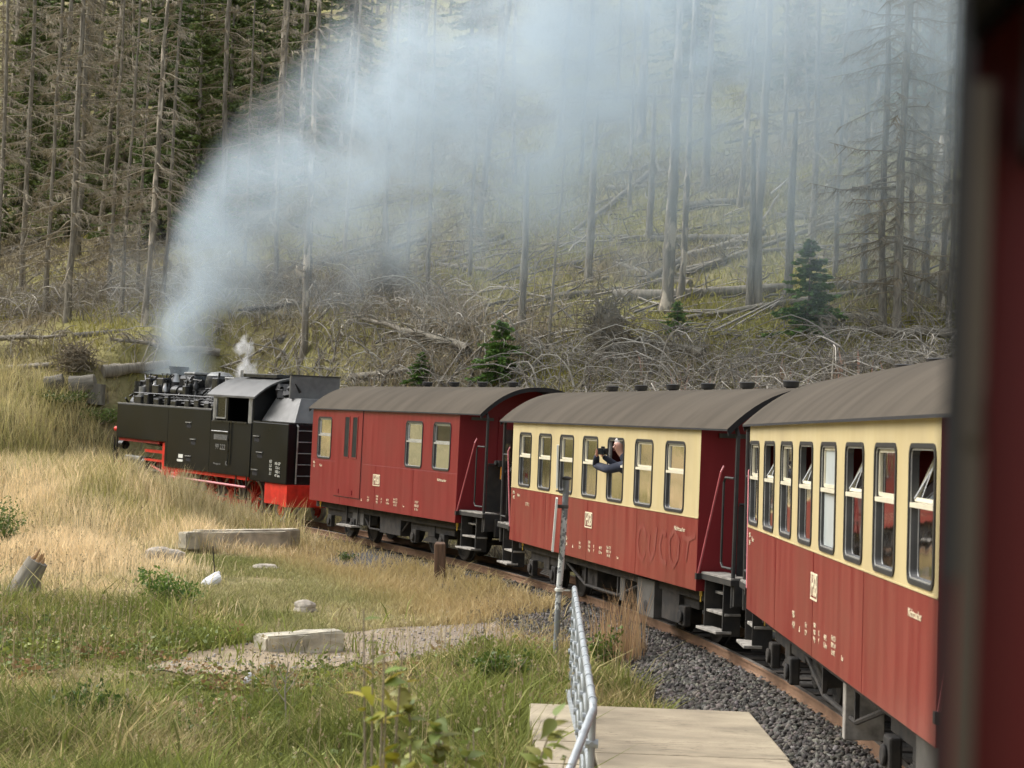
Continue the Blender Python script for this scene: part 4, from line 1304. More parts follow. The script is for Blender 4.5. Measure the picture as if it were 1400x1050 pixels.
    P('white_plaque', MB().box((0.62, 1.221, 1.24), (0.95, 1.226, 1.30)).box((0.62, 1.221, 1.34), (0.88, 1.226, 1.44)), ['sign_white'])
    side_text(root, 'KE-GP\n12,6 t\n10,5 t\n47 km', 0.10, -4.55, 1.32, 1.2235, 'sign_white')
    side_text(root, '8,0\n5,2\n9,4\n3,1', 0.10, -4.20, 1.36, 1.2235, 'sign_white')
    return root


loco = locomotive()

# ------------------------------------------------------------------ photographer leaning out of the carriage window
def skin_mesh_obj(name, verts, edges, radii, root_i, mat, parent, sub=2):
    me = bpy.data.meshes.new(name)
    me.from_pydata([tuple(v) for v in verts], edges, [])
    o = bpy.data.objects.new(name, me); col.objects.link(o); o.parent = parent
    o.modifiers.new('skin', 'SKIN')
    if not me.skin_vertices:
        bpy.context.view_layer.objects.active = o
        bpy.ops.mesh.customdata_skin_add()
    for i, r in enumerate(radii):
        sv = me.skin_vertices[0].data[i]
        sv.radius = (r, r) if not hasattr(r, '__len__') else r
        sv.use_root = (i == root_i)
    o.modifiers['skin'].use_smooth_shade = True
    s = o.modifiers.new('sub', 'SUBSURF'); s.levels = sub; s.render_levels = sub
    me.materials.append(MATS[mat])
    return o


def photographer():
    M = c2.matrix_world @ Matrix.Translation((-1.38, 0.93, 1.0))
    root = empty('person', M, 'grey-haired person in a navy jacket leaning out of a train window with a camera', 'person')
    V = [(-.25, -.45, .75), (-.22, -.30, 1.0), (-.18, -.05, 1.30), (-.10, .20, 1.46), (-.02, .27, 1.56), (.0, .30, 1.66), (.0, .29, 1.74),
         (-.28, .20, 1.40), (.12, .42, 1.30), (.62, .47, 1.35), (.42, .52, 1.50), (-.02, -.10, 1.36), (.20, .15, 1.30), (.32, .46, 1.50)]
    E = [(0, 1), (1, 2), (2, 3), (3, 4), (4, 5), (5, 6), (2, 7), (7, 8), (8, 9), (9, 10), (2, 11), (11, 12), (12, 13)]
    rad = [(.15, .12), (.15, .12), (.17, .12), (.06, .06), (.055, .06), (.085, .10), (.075, .09), .06, .05, .042, .03, .06, .045, .028]
    body = skin_mesh_obj('body', V, E, rad, 0, 'skin', root)
    jr = [(.17, .14), (.17, .14), (.19, .14), .095, .068, None, None, .085, .075, .066, .045, .08, .06, .045]
    keep = [0, 1, 2, 3, 4, 7, 8, 9, 10, 11, 12, 13]
    mp = {k: i for i, k in enumerate(keep)}
    skin_mesh_obj('jacket', [V[k] for k in keep], [(mp[a], mp[b]) for a, b in E if a in mp and b in mp], [jr[k] for k in keep], 0, 'jacket_navy', root)
    hair = MB()
    hair.lathe([(0.075, -0.05), (0.098, 0.0), (0.10, 0.05), (0.085, 0.085), (0.05, 0.105), (0.01, 0.112)], (0.022, .258, 1.69), 16)
    obj('hair', hair, ['hair_grey'], root, smooth=True)
    face = MB()
    face.tube([(-0.065, .375, 1.675), (-0.075, .405, 1.64), (-0.06, .39, 1.625)], [0.010, 0.016, 0.012], 6)
    obj('nose', face, ['skin'], root, smooth=True)
    obj('ear', MB().lathe([(0.005, -.01), (0.03, 0), (0.03, .012), (0.005, .02)], (0.085, .30, 1.655), 10, axis='X'), ['skin'], root, smooth=True)
    for ex in (-0.075, -0.03):
        obj('eye', MB().lathe([(0.002, -.006), (0.010, 0), (0.002, .006)], (ex, .385, 1.68), 8, axis='Y'), ['camera_black'], root, smooth=True)
    obj('mouth', MB().tube([(-0.085, .378, 1.60), (-0.055, .392, 1.598), (-0.025, .385, 1.60)], 0.006, 5), ['seat_red'], root)
    # hands: palm and five fingers closed on the camera
    for nm, w, cpos, sg in (('hand', Vector((.42, .52, 1.50)), Vector((.27, .55, 1.56)), 1), ('hand', Vector((.32, .46, 1.50)), Vector((.22, .50, 1.53)), -1)):
        dv = (cpos - w).normalized(); upv = Vector((0, 0, 1)); sd = dv.cross(upv).normalized()
        vs = [w, w + dv * .05, w + dv * .09]; es = [(0, 1), (1, 2)]; rs = [.024, .032, .028]
        for k, ln in enumerate((.065, .075, .070, .055)):
            b = w + dv * .085 + upv * (.026 - .018 * k)
            i = len(vs)
            vs += [b + dv * .02, b + dv * (.02 + ln * .5) + sd * .012 * sg, b + dv * (.02 + ln * .75) + sd * .035 * sg]
            es += [(2, i), (i, i + 1), (i + 1, i + 2)]; rs += [.010, .009, .008]
        i = len(vs)
        vs += [w + dv * .05 + upv * .035, w + dv * .075 + upv * .06 + sd * .01, w + dv * .11 + upv * .065 + sd * .02 * sg]
        es += [(1, i), (i, i + 1), (i + 1, i + 2)]; rs += [.012, .010, .009]
        skin_mesh_obj('hand', vs, es, rs, 0, 'skin', root, 1)
    camo = empty('photo_camera', M @ Matrix.Translation((.17, .50, 1.57)) @ Matrix.Rotation(R(-25), 4, 'Z'), 'black camera held out of the train window by the photographer', 'camera')
    obj('camera_body', MB().box((-0.035, -0.075, -0.05), (0.035, 0.075, 0.05)).box((-0.03, -0.03, 0.05), (0.03, 0.03, 0.078)), ['camera_black'], camo, bevel=0.012)
    ln = obj('lens', MB().lathe([(0.042, -0.035), (0.045, -0.10), (0.05, -0.16), (0.05, -0.19)], (0, 0, 0), 16, axis='X'), ['camera_black'], camo, smooth=True)
    obj('front_glass', MB().lathe([(0.002, -0.1915), (0.042, -0.191), (0.042, -0.1905), (0.002, -0.1902)], (0, 0, 0), 16, axis='X'), ['lens_glass'], ln)


photographer()

# ------------------------------------------------------------------ footbridge slab, railing, poles, beams, stones
def footbridge():
    root = empty('footbridge_deck', Matrix.Translation((1.5, 19, -0.2)), 'pale weathered deck of wide slabs beside the ballast', 'deck')
    rr = random.Random(4)
    y = 21.08
    k = 0
    for ln in (3.08, 3.0, 3.0):
        mb = MB().box((-0.62, y - ln + 0.02 - 19, -0.16), (1.16 - 0.022 * k, y - 19, rr.uniform(-0.004, 0.006)))
        obj('slab', mb, ['deck'], root, bevel=0.015)
        y -= ln; k += 1
    y = 21.08
    for ln in (1.30, 1.28, 1.25, 1.3, 1.3, 1.2):
        dx = rr.uniform(-0.02, 0.02)
        obj('plank', MB().box((-1.17 + dx, y - ln + 0.035 - 19, -0.10), (-0.66, y - 19, rr.uniform(-0.002, 0.012))), ['deck'], root, bevel=0.01)
        for by in (0.12, ln - 0.16):
            obj('bolt', lambda: MB().lathe([(0.028, 0), (0.028, 0.02), (0.012, 0.03)], (0, 0, 0), 8), ['black_iron'], root, key='bolt').location = (-0.70, y - by - 19, 0.013)
        y -= ln
    obj('bearer', MB().box((-1.1, 12.5 - 19, -0.45), (-0.85, 21.0 - 19, -0.165)).box((0.7, 12.5 - 19, -0.45), (0.95, 21.0 - 19, -0.165)), ['beam_concrete'], root)


footbridge()


def railing():
    root = empty('railing', Matrix.Translation((0.75, 19, 0)), 'grey galvanised tube railing running along the slab deck', 'railing')
    A, B = Vector((0.10, 5.0, 0.82)), Vector((-0.10, -5.26, 0.80))     # top rail ends in local space
    at = lambda t, z: A.lerp(B, t) + Vector((0, 0, z))
    obj('top_rail', MB().tube([at(0, -0.06) + Vector((0, 0.06, 0)), at(0.004, -0.01), at(0.012, 0), at(0.5, 0), at(0.985, 0), at(0.997, -0.015), at(1, -0.06)], 0.029, 12), ['galvanised'], root, smooth=True)
    for z in (-0.27, -0.52, -0.77):
        obj('lower_rail', MB().tube([at(0.003, z), at(0.5, z), at(0.998, z)], 0.020, 8), ['galvanised'], root, smooth=True)
    n = 9
    for k in range(n):
        t = 0.006 + 0.988 * k / (n - 1)
        p = at(t, 0)
        obj('post', MB().tube([p + Vector((0.0, 0, -0.03)), Vector((p.x, p.y, -0.62))], 0.026, 10), ['galvanised'], root, smooth=True)
        for z in (-0.27, -0.52, -0.77):
            q = at(t, z)
            obj('clamp', MB().cyl(q + Vector((-0.045, 0, 0)), q + Vector((0.045, 0, 0)), 0.033, 8), ['galvanised'], root, smooth=True)
    for k in range(16):
        t = 0.03 + 0.94 * k / 15
        p = at(t, 0); q = at(t + 0.006, 0)
        obj('collar', MB().cyl(p, q, 0.035, 12), ['galvanised'], root, smooth=True)
    e = at(1, -0.03)
    obj('end_stay', MB().tube([e, e + Vector((-0.02, -0.08, -0.03)), e + Vector((-0.30, -1.3, -0.50)), e + Vector((-0.42, -1.8, -0.95))], 0.029, 12), ['galvanised'], root, smooth=True)
    obj('foot_rail', MB().box((-0.02, -5.2, -0.20), (0.02, 3.0, -0.16)), ['galvanised'], root)


railing()


def marker_pole():
    b = g3(0.76, 27.6)
    bz = b.z
    root = empty('marker_pole', Matrix.Translation(b), 'tall grey pole with flaking white paint and edge-on sign plates', 'pole')
    m, nt, bs = new_mat('flaking_white')
    N, Lk = nt.nodes, nt.links
    tc = N.new('ShaderNodeTexCoord')
    nz = N.new('ShaderNodeTexNoise'); nz.inputs['Scale'].default_value = 14; nz.inputs['Detail'].default_value = 5
    mp = N.new('ShaderNodeMapping'); mp.inputs['Scale'].default_value = (1, 1, 0.9)
    Lk.new(tc.outputs['Object'], mp.inputs[0]); Lk.new(mp.outputs[0], nz.inputs['Vector'])
    sp = N.new('ShaderNodeSeparateXYZ'); Lk.new(tc.outputs['Object'], sp.inputs[0])
    f1 = N.new('ShaderNodeFloatCurve')
    c = f1.mapping.curves[0]
    c.points[0].location = (0, 0); c.points[1].location = (1, 0)
    for x_, y_ in ((0.26, 0.0), (0.32, 1), (0.76, 1), (0.84, 0.0)):
        c.points.new(x_, y_)
    f1.mapping.update()
    dv = N.new('ShaderNodeMath'); dv.operation = 'DIVIDE'; dv.inputs[1].default_value = 2.75
    Lk.new(sp.outputs['Z'], dv.inputs[0]); Lk.new(dv.outputs[0], f1.inputs['Value'])
    th = N.new('ShaderNodeMath'); th.operation = 'GREATER_THAN'; th.inputs[1].default_value = 0.48
    Lk.new(nz.outputs['Fac'], th.inputs[0])
    ml = N.new('ShaderNodeMath'); ml.operation = 'MULTIPLY'
    Lk.new(th.outputs[0], ml.inputs[0]); Lk.new(f1.outputs[0], ml.inputs[1])
    mx = N.new('ShaderNodeMix'); mx.data_type = 'RGBA'
    mx.inputs['A'].default_value = (0.22, 0.23, 0.23, 1); mx.inputs['B'].default_value = (0.66, 0.67, 0.64, 1)
    Lk.new(ml.outputs[0], mx.inputs['Factor']); Lk.new(mx.outputs['Result'], bs.inputs['Base Color'])
    bs.inputs['Roughness'].default_value = 0.7
    MATS['flaking_white'] = m
    obj('post', MB().tube([(0, 0, -0.2), (0.0, 0, 0.9), (0.035, 0, 1.8), (0.055, 0, 2.62)], [0.043, 0.043, 0.044, 0.044], 14), ['flaking_white'], root, smooth=True)
    obj('cap', MB().lathe([(0.055, 2.62), (0.07, 2.64), (0.055, 2.66), (0.01, 2.67)], (0.055, 0, 0), 12), ['box_grey'], root, smooth=True)
    obj('clamp', MB().lathe([(0.052, 0), (0.06, 0.005), (0.06, 0.045), (0.052, 0.05)], (0.035, 0, 2.22), 12).box((-0.07, -0.012, 2.22), (0.0, 0.012, 2.27)), ['box_grey'], root)
    obj('clamp', MB().lathe([(0.052, 0), (0.06, 0.005), (0.06, 0.045), (0.052, 0.05)], (0.01, 0, 1.06), 12).box((-0.06, -0.012, 1.07), (0.0, 0.012, 1.1)).box((0.03, -0.01, 1.07), (0.16, 0.01, 1.09)), ['sign_white'], root)
    s1 = obj('sign_plate', MB().box((-0.105, -0.25, 1.62), (-0.075, 0.25, 2.36)), ['sign_white'], root)
    s1.rotation_euler = (0, R(2.5), R(-1)); s1.location = (-0.085, 0, 0)
    s2 = obj('sign_plate', MB().box((-0.005, -0.25, 2.50), (0.02, 0.25, 3.10)), ['sign_white'], root)
    s2.rotation_euler = (0, R(-1), R(-1)); s2.location = (-0.04, 0, 0)
    s2['label'] = 'upper sign plate seen on edge'
    obj('sign_edge', MB().box((-0.062, -0.262, 2.52), (-0.056, 0.262, 3.09)), ['green_gray'], root)
    obj('arm', MB().tube([(-0.09, 0, 2.46), (0.05, 0, 2.46)], 0.012, 6), ['box_grey'], root)


marker_pole()


def wooden_post():
    b = on_ground(601, 796)
    root = empty('wooden_post', Matrix.Translation(b) @ Matrix.Rotation(R(-1.5), 4, 'Y'), 'short brown squared timber post in the grass by the track', 'post')
    obj('shaft', MB().box((-0.11, -0.10, -0.2), (0.11, 0.10, 0.74)), ['post_wood'], root, bevel=0.02)
    mb = MB(); mb.add([(-0.10, -0.09, 0.741), (0.10, -0.09, 0.741), (0.10, 0.09, 0.741), (-0.10, 0.09, 0.741), (-0.08, 0, 0.775), (0.08, 0, 0.775)],
                      [(0, 1, 5, 4), (1, 2, 5), (2, 3, 4, 5), (3, 0, 4), (0, 3, 2, 1)])
    obj('post_top', mb, ['post_wood'], root)


wooden_post()


def rough_block(name, dims, mat, M, label, cat, seed=1, cuts=5, amp=0.012, group=None, parent=None):
    """a cast or hewn block with worn, uneven edges"""
    bm = bmesh.new()
    bmesh.ops.create_cube(bm, size=1.0)
    for v in bm.verts:
        v.co = Vector((v.co.x * dims[0], v.co.y * dims[1], v.co.z * dims[2] + dims[2] / 2))
    bmesh.ops.bevel(bm, geom=bm.edges[:], offset=min(dims) * 0.08, segments=2, affect='EDGES')
    bmesh.ops.subdivide_edges(bm, edges=[e for e in bm.edges if e.calc_length() > 0.25], cuts=cuts, use_grid_fill=True)
    rr = random.Random(seed)
    for v in bm.verts:
        v.co += Vector((rr.uniform(-amp, amp), rr.uniform(-amp, amp), rr.uniform(-amp, amp)))
    me = bpy.data.meshes.new(name); bm.to_mesh(me); bm.free()
    me.materials.append(MATS[mat])
    o = bpy.data.objects.new(name, me); col.objects.link(o)
    o.matrix_world = M
    if label: tag(o, label, cat, group)
    return o


def props():
    # two long concrete beams lying side by side
    a, b = on_ground(246, 757), on_ground(388, 762)
    dvec = (b - a); dvec.z = 0
    ang = math.atan2(dvec.y, dvec.x)
    mid = (a + b) / 2
    L = dvec.length
    z0 = max(a.z, b.z) + 0.07
    M = Matrix.Translation((mid.x, mid.y + 0.2, z0)) @ Matrix.Rotation(ang, 4, 'Z') @ Matrix.Rotation(R(0.3), 4, 'Y')
    rough_block('concrete_beam', (L, 0.34, 0.38), 'beam_concrete', M, 'long mottled concrete beam lying in the grass, facing the path', 'beam', 2, amp=0.006)
    M = Matrix.Translation((mid.x + 0.20, mid.y + 0.68, z0 + 0.02)) @ Matrix.Rotation(ang + R(1.0), 4, 'Z')
    rough_block('concrete_beam', (L * 1.0, 0.34, 0.40), 'beam_concrete', M, 'concrete beam lying behind the mottled one, its end sticking out', 'beam', 3, amp=0.006)
    # short beam on the path
    c = on_ground(408, 893)
    M = Matrix.Translation((c.x, c.y + 0.15, c.z - 0.10)) @ Matrix.Rotation(R(36), 4, 'Z') @ Matrix.Rotation(R(-2), 4, 'Y')
    rough_block('concrete_block', (1.30, 0.42, 0.38), 'beam_concrete', M, 'short flat concrete block lying across the dirt path', 'block', 4, amp=0.010)
    # rocks
    for i, (px, py, sx, sy, sz, mat, lab) in enumerate([
            (228, 770, 0.42, 0.3, 0.26, 'rock', 'grey rounded boulder in the grass beside the long beams'),
            (363, 778, 0.28, 0.2, 0.08, 'rock', 'low flat stone in the turf in front of the long beams'),
            (417, 837, 0.22, 0.2, 0.12, 'rock', 'pale angular stone on the turf above the short block'),
            (288, 803, 0.19, 0.12, 0.20, 'rock_white', 'white pointed stone slab leaning in tall grass'),
            (343, 940, 0.10, 0.08, 0.12, 'rock_white', 'small white stone among the weeds below the path'),
            (530, 795, 0.14, 0.12, 0.05, 'rock', 'small buried stone in the mown turf'),
            (612, 835, 0.22, 0.15, 0.05, 'rock', 'bare flat stone in the turf above the gravel'),
            (290, 868, 0.12, 0.1, 0.08, 'rock', 'little brown stone at the edge of the dirt path'),
            (525, 815, 0.15, 0.12, 0.05, 'rock', 'half buried pale stone in the turf near the timber post')]):
        p = on_ground(px, py)
        bm = bmesh.new(); bmesh.ops.create_icosphere(bm, subdivisions=3, radius=1)
        rr = random.Random(i + 5)
        ph = [rr.uniform(0, 6) for _ in range(6)]
        for v in bm.verts:
            c = v.co.copy()
            k = 1 + 0.16 * math.sin(3 * c.x + ph[0]) + 0.13 * math.sin(4 * c.y + ph[1]) + 0.12 * math.sin(5 * c.z + ph[2]) + 0.05 * math.sin(9 * c.x + 7 * c.y + ph[3])
            v.co = Vector((c.x * sx * k, c.y * sy * k, c.z * sz * k))
            if 'slab' in lab:
                v.co.x += v.co.z * 0.7
        me = bpy.data.meshes.new('rock'); bm.to_mesh(me); bm.free(); me.materials.append(MATS[mat])
        o = bpy.data.objects.new('rock', me); col.objects.link(o)
        o.location = p + Vector((0, 0, sz * 0.35)); o.rotation_euler = (0, 0, rr.uniform(0, 0.6))
        tag(o, lab, 'rock')
    # dark thin rod leaning behind the white slab
    p = on_ground(292, 800)
    tag(obj('marker_stick', MB().tube([p + Vector((0.02, 0.1, -0.05)), p + Vector((-0.02, 0.1, 0.35)), p + Vector((-0.06, 0.1, 0.72))], 0.012, 6), ['black_iron']), 'thin dark stick standing behind the white stone slab', 'stick')


props()

# ------------------------------------------------------------------ dirt path
def proj(P):
    P = np.asarray(P, float)
    x, y, z = P[..., 0], P[..., 1], P[..., 2] - HC
    d = y * _cp + z * _sp; u = -y * _sp + z * _cp
    X, Y = 2700 * x / d, -2700 * u / d
    return 700 + _cr * X - _sr * Y, 525 + _sr * X + _cr * Y


def pip(x, y, poly):
    x = np.asarray(x); y = np.asarray(y)
    ins = np.zeros(x.shape, bool)
    n = len(poly)
    for i in range(n):
        x0, y0 = poly[i]; x1, y1 = poly[(i + 1) % n]
        c = ((y0 > y) != (y1 > y)) & (x < (x1 - x0) * (y - y0) / (y1 - y0 + 1e-12) + x0)
        ins ^= c
    return ins


PATH_TOP = [(200, 916), (260, 896), (320, 886), (380, 878), (450, 868), (520, 862), (600, 857), (680, 851), (740, 842), (790, 838), (840, 842)]
PATH_BOT = [(200, 919), (260, 926), (320, 925), (380, 921), (450, 916), (520, 908), (600, 898), (680, 890), (740, 891), (790, 893), (850, 884)]


def build_path():
    rr = random.Random(2)
    T = [on_ground(*p) for p in PATH_TOP]; B = [on_ground(*p) for p in PATH_BOT]
    n, k = 60, 9
    V = []
    for i in range(n + 1):
        s = i / n * (len(T) - 1); j = min(int(s), len(T) - 2); f = s - j
        a = T[j].lerp(T[j + 1], f); b = B[j].lerp(B[j + 1], f)
        wob0, wob1 = rr.uniform(-0.10, 0.10), rr.uniform(-0.10, 0.10)
        for m in range(k + 1):
            q = a.lerp(b, m / k)
            q.y += (wob0 * (1 - m / k) + wob1 * m / k)
            V.append((q.x, q.y, float(gz(q.x, q.y)) + 0.012 - 0.02 * (1 - abs(2 * m / k - 1)) * 0 + rr.uniform(0, 0.006)))
    F = []
    for i in range(n):
        for m in range(k):
            a = i * (k + 1) + m
            F.append((a, a + 1, a + k + 2, a + k + 1))
    mat = MATS['dirt']
    # grey gravel where the path meets the track, bare soil further away
    N, Lk = mat.node_tree.nodes, mat.node_tree.links
    bs = N['Principled BSDF']
    src = bs.inputs['Base Color'].links[0].from_socket
    tc = N.new('ShaderNodeTexCoord'); sp = N.new('ShaderNodeSeparateXYZ'); Lk.new(tc.outputs['Object'], sp.inputs[0])
    nz = N.new('ShaderNodeTexNoise'); nz.inputs['Scale'].default_value = 18; nz.inputs['Detail'].default_value = 6
    Lk.new(tc.outputs['Object'], nz.inputs['Vector'])
    rp = N.new('ShaderNodeValToRGB'); rp.color_ramp.elements[0].color = (0.13, 0.103, 0.075, 1); rp.color_ramp.elements[1].color = (0.30, 0.242, 0.18, 1)
    rp.color_ramp.elements[0].position = 0.35; rp.color_ramp.elements[1].position = 0.65
    Lk.new(nz.outputs['Fac'], rp.inputs[0])
    mr = N.new('ShaderNodeMapRange'); mr.inputs['From Min'].default_value = -2.8; mr.inputs['From Max'].default_value = -1.0
    Lk.new(sp.outputs['X'], mr.inputs['Value'])
    mx = N.new('ShaderNodeMix'); mx.data_type = 'RGBA'
    Lk.new(mr.outputs[0], mx.inputs['Factor']); Lk.new(src, mx.inputs['A']); Lk.new(rp.outputs[0], mx.inputs['B'])
    Lk.new(mx.outputs['Result'], bs.inputs['Base Color'])
    o = np_obj('dirt_path', np.array(V), np.array(F), 'dirt', smooth=True)
    tag(o, kind='structure'); o['label'] = 'worn dirt path turning to gravel near the track'
    rng = np.random.default_rng(8)
    m = 2600
    s = rng.random(m) ** 0.7 * (len(T) - 1.001); w = rng.random(m)
    j = s.astype(int); f = s - j
    Ta = np.array([tuple(t) for t in T]); Ba = np.array([tuple(t) for t in B])
    a = Ta[j] * (1 - f)[:, None] + Ta[j + 1] * f[:, None]; b = Ba[j] * (1 - f)[:, None] + Ba[j + 1] * f[:, None]
    q = a * (1 - w)[:, None] + b * w[:, None]
    q[:, 2] = gz(q[:, 0], q[:, 1]) + 0.012
    g = 0.10 + 0.30 * rng.random(m)
    tint = g[:, None] * np.array([1.0, 0.92, 0.82])[None]
    so = stones('path_gravel', q, 0.008 + 0.026 * rng.random(m) ** 3, tint, rng)
    tag(so, 'small loose stones scattered over the dirt path', 'gravel', kind='stuff')
    return [(t.x, t.y) for t in T] + [(t.x, t.y) for t in B[::-1]]


PATHPOLY = build_path()

# ------------------------------------------------------------------ grasses
def blades(name, P, h, w, lean, tint, rng, label, cat, tip=None):
    n = len(P)
    az = rng.random(n) * 2 * np.pi
    dx, dy = np.cos(az), np.sin(az)
    # the blade's flat side is turned at random
    b2 = az + (rng.random(n) - 0.5) * 2.4 + np.pi / 2
    sx, sy = np.cos(b2), np.sin(b2)
    V = np.zeros((n, 5, 3), np.float32)
    def put(i, off, ln, hh):
        V[:, i, 0] = P[:, 0] + sx * off + dx * ln
        V[:, i, 1] = P[:, 1] + sy * off + dy * ln
        V[:, i, 2] = P[:, 2] + hh
    put(0, -w / 2, 0, -0.02); put(1, w / 2, 0, -0.02)
    put(2, -w * 0.42, lean * 0.38, h * 0.62); put(3, w * 0.42, lean * 0.38, h * 0.62)
    put(4, 0 * w, lean, h)
    F = np.array([(0, 1, 3), (0, 3, 2), (2, 3, 4)])[None] + (np.arange(n) * 5)[:, None, None]
    T = np.repeat(tint[:, None, :], 5, 1)
    if tip is not None:
        T[:, 4] = tip; T[:, 2] = T[:, 2] * .5 + tip * .5; T[:, 3] = T[:, 2]
    o = np_obj(name, V.reshape(-1, 3), F.reshape(-1, 3), 'blades', T.reshape(-1, 3))
    tag(o, label, cat, kind='stuff')
    return o


def mixc(a, b, f):
    return np.asarray(a)[None] * (1 - f)[:, None] + np.asarray(b)[None] * f[:, None]


def leaf_cloud(P, size, D, tint, rng, fold=0.25):
    """rhombic leaves: P (n,3), D direction (n,3)"""
    n = len(P)
    D = D / np.linalg.norm(D, axis=1)[:, None]
    a = np.cross(D, rng.normal(size=(n, 3))); a /= np.linalg.norm(a, axis=1)[:, None]
    nrm = np.cross(D, a)
    V = np.zeros((n, 4, 3), np.float32)
    V[:, 0] = P
    V[:, 1] = P + D * (size * 0.5)[:, None] + a * (size * 0.30)[:, None] + nrm * (size * 0.10)[:, None]
    V[:, 2] = P + D * size[:, None]
    V[:, 3] = P + D * (size * 0.5)[:, None] - a * (size * 0.30)[:, None] + nrm * (size * 0.10)[:, None]
    F = np.array([(0, 1, 2), (0, 2, 3)])[None] + (np.arange(n) * 4)[:, None, None]
    return V.reshape(-1, 3), F.reshape(-1, 3), np.repeat(tint[:, None, :], 4, 1).reshape(-1, 3)


def tubes_np(C, Rr, n=3, cap=False):
    """C (m,k,3) centre lines, Rr (m,k) radii -> V, F (tri/quads as quads)"""
    m, k, _ = C.shape
    T = np.gradient(C, axis=1)
    T /= np.linalg.norm(T, axis=2)[..., None] + 1e-9
    ref = np.where(np.abs(T[..., 2:3]) < 0.9, np.array([0, 0, 1.0]), np.array([1.0, 0, 0]))
    A = np.cross(T, ref); A /= np.linalg.norm(A, axis=2)[..., None] + 1e-9
    B = np.cross(A, T)
    th = 2 * np.pi * np.arange(n) / n
    V = C[:, :, None, :] + Rr[:, :, None, None] * (A[:, :, None, :] * np.cos(th)[None, None, :, None] + B[:, :, None, :] * np.sin(th)[None, None, :, None])
    i = np.arange(k - 1)[:, None] * n; j = np.arange(n)[None]; j2 = (j + 1) % n
    q = np.stack([i + j, i + j2, i + n + j2, i + n + j], -1).reshape(-1, 4)
    F = q[None] + (np.arange(m) * k * n)[:, None, None]
    return V.reshape(-1, 3), F.reshape(-1, 4)


def join(parts):
    Vs, Fs, o = [], [], 0
    for V, F in parts:
        if F.shape[1] == 4:
            F = np.concatenate([F[:, [0, 1, 2]], F[:, [0, 2, 3]]])
        Vs.append(V); Fs.append(F + o); o += len(V)
    return np.concatenate(Vs), np.concatenate(Fs)


def field(rng, n, y0, y1, l, r, power=1.0):
    y = y0 * (y1 / y0) ** (rng.random(n) ** power)
    x = (l + (r - l) * rng.random(n)) * y
    return x, y


def free(x, y, inner=1.95):
    d = tdist(x, y)
    phi = np.degrees(np.arctan2(y - CY, x - CX))
    e = inner * (1 - 0.42 * sstep((phi - 10) / 6)) + 0.45 * vnoise(x, y, 0.8, 12)
    ontrack = (np.abs(d) < e) & (phi < 41.5)
    slab = (x > 0.28) & (x < 2.72) & (y < 21.12)
    return ~(ontrack | slab)


def before_path(x, y):
    B = sorted([tuple(on_ground(*p))[:2] for p in PATH_BOT])
    yb = np.interp(x, [b[0] for b in B], [b[1] for b in B])
    return yb - y


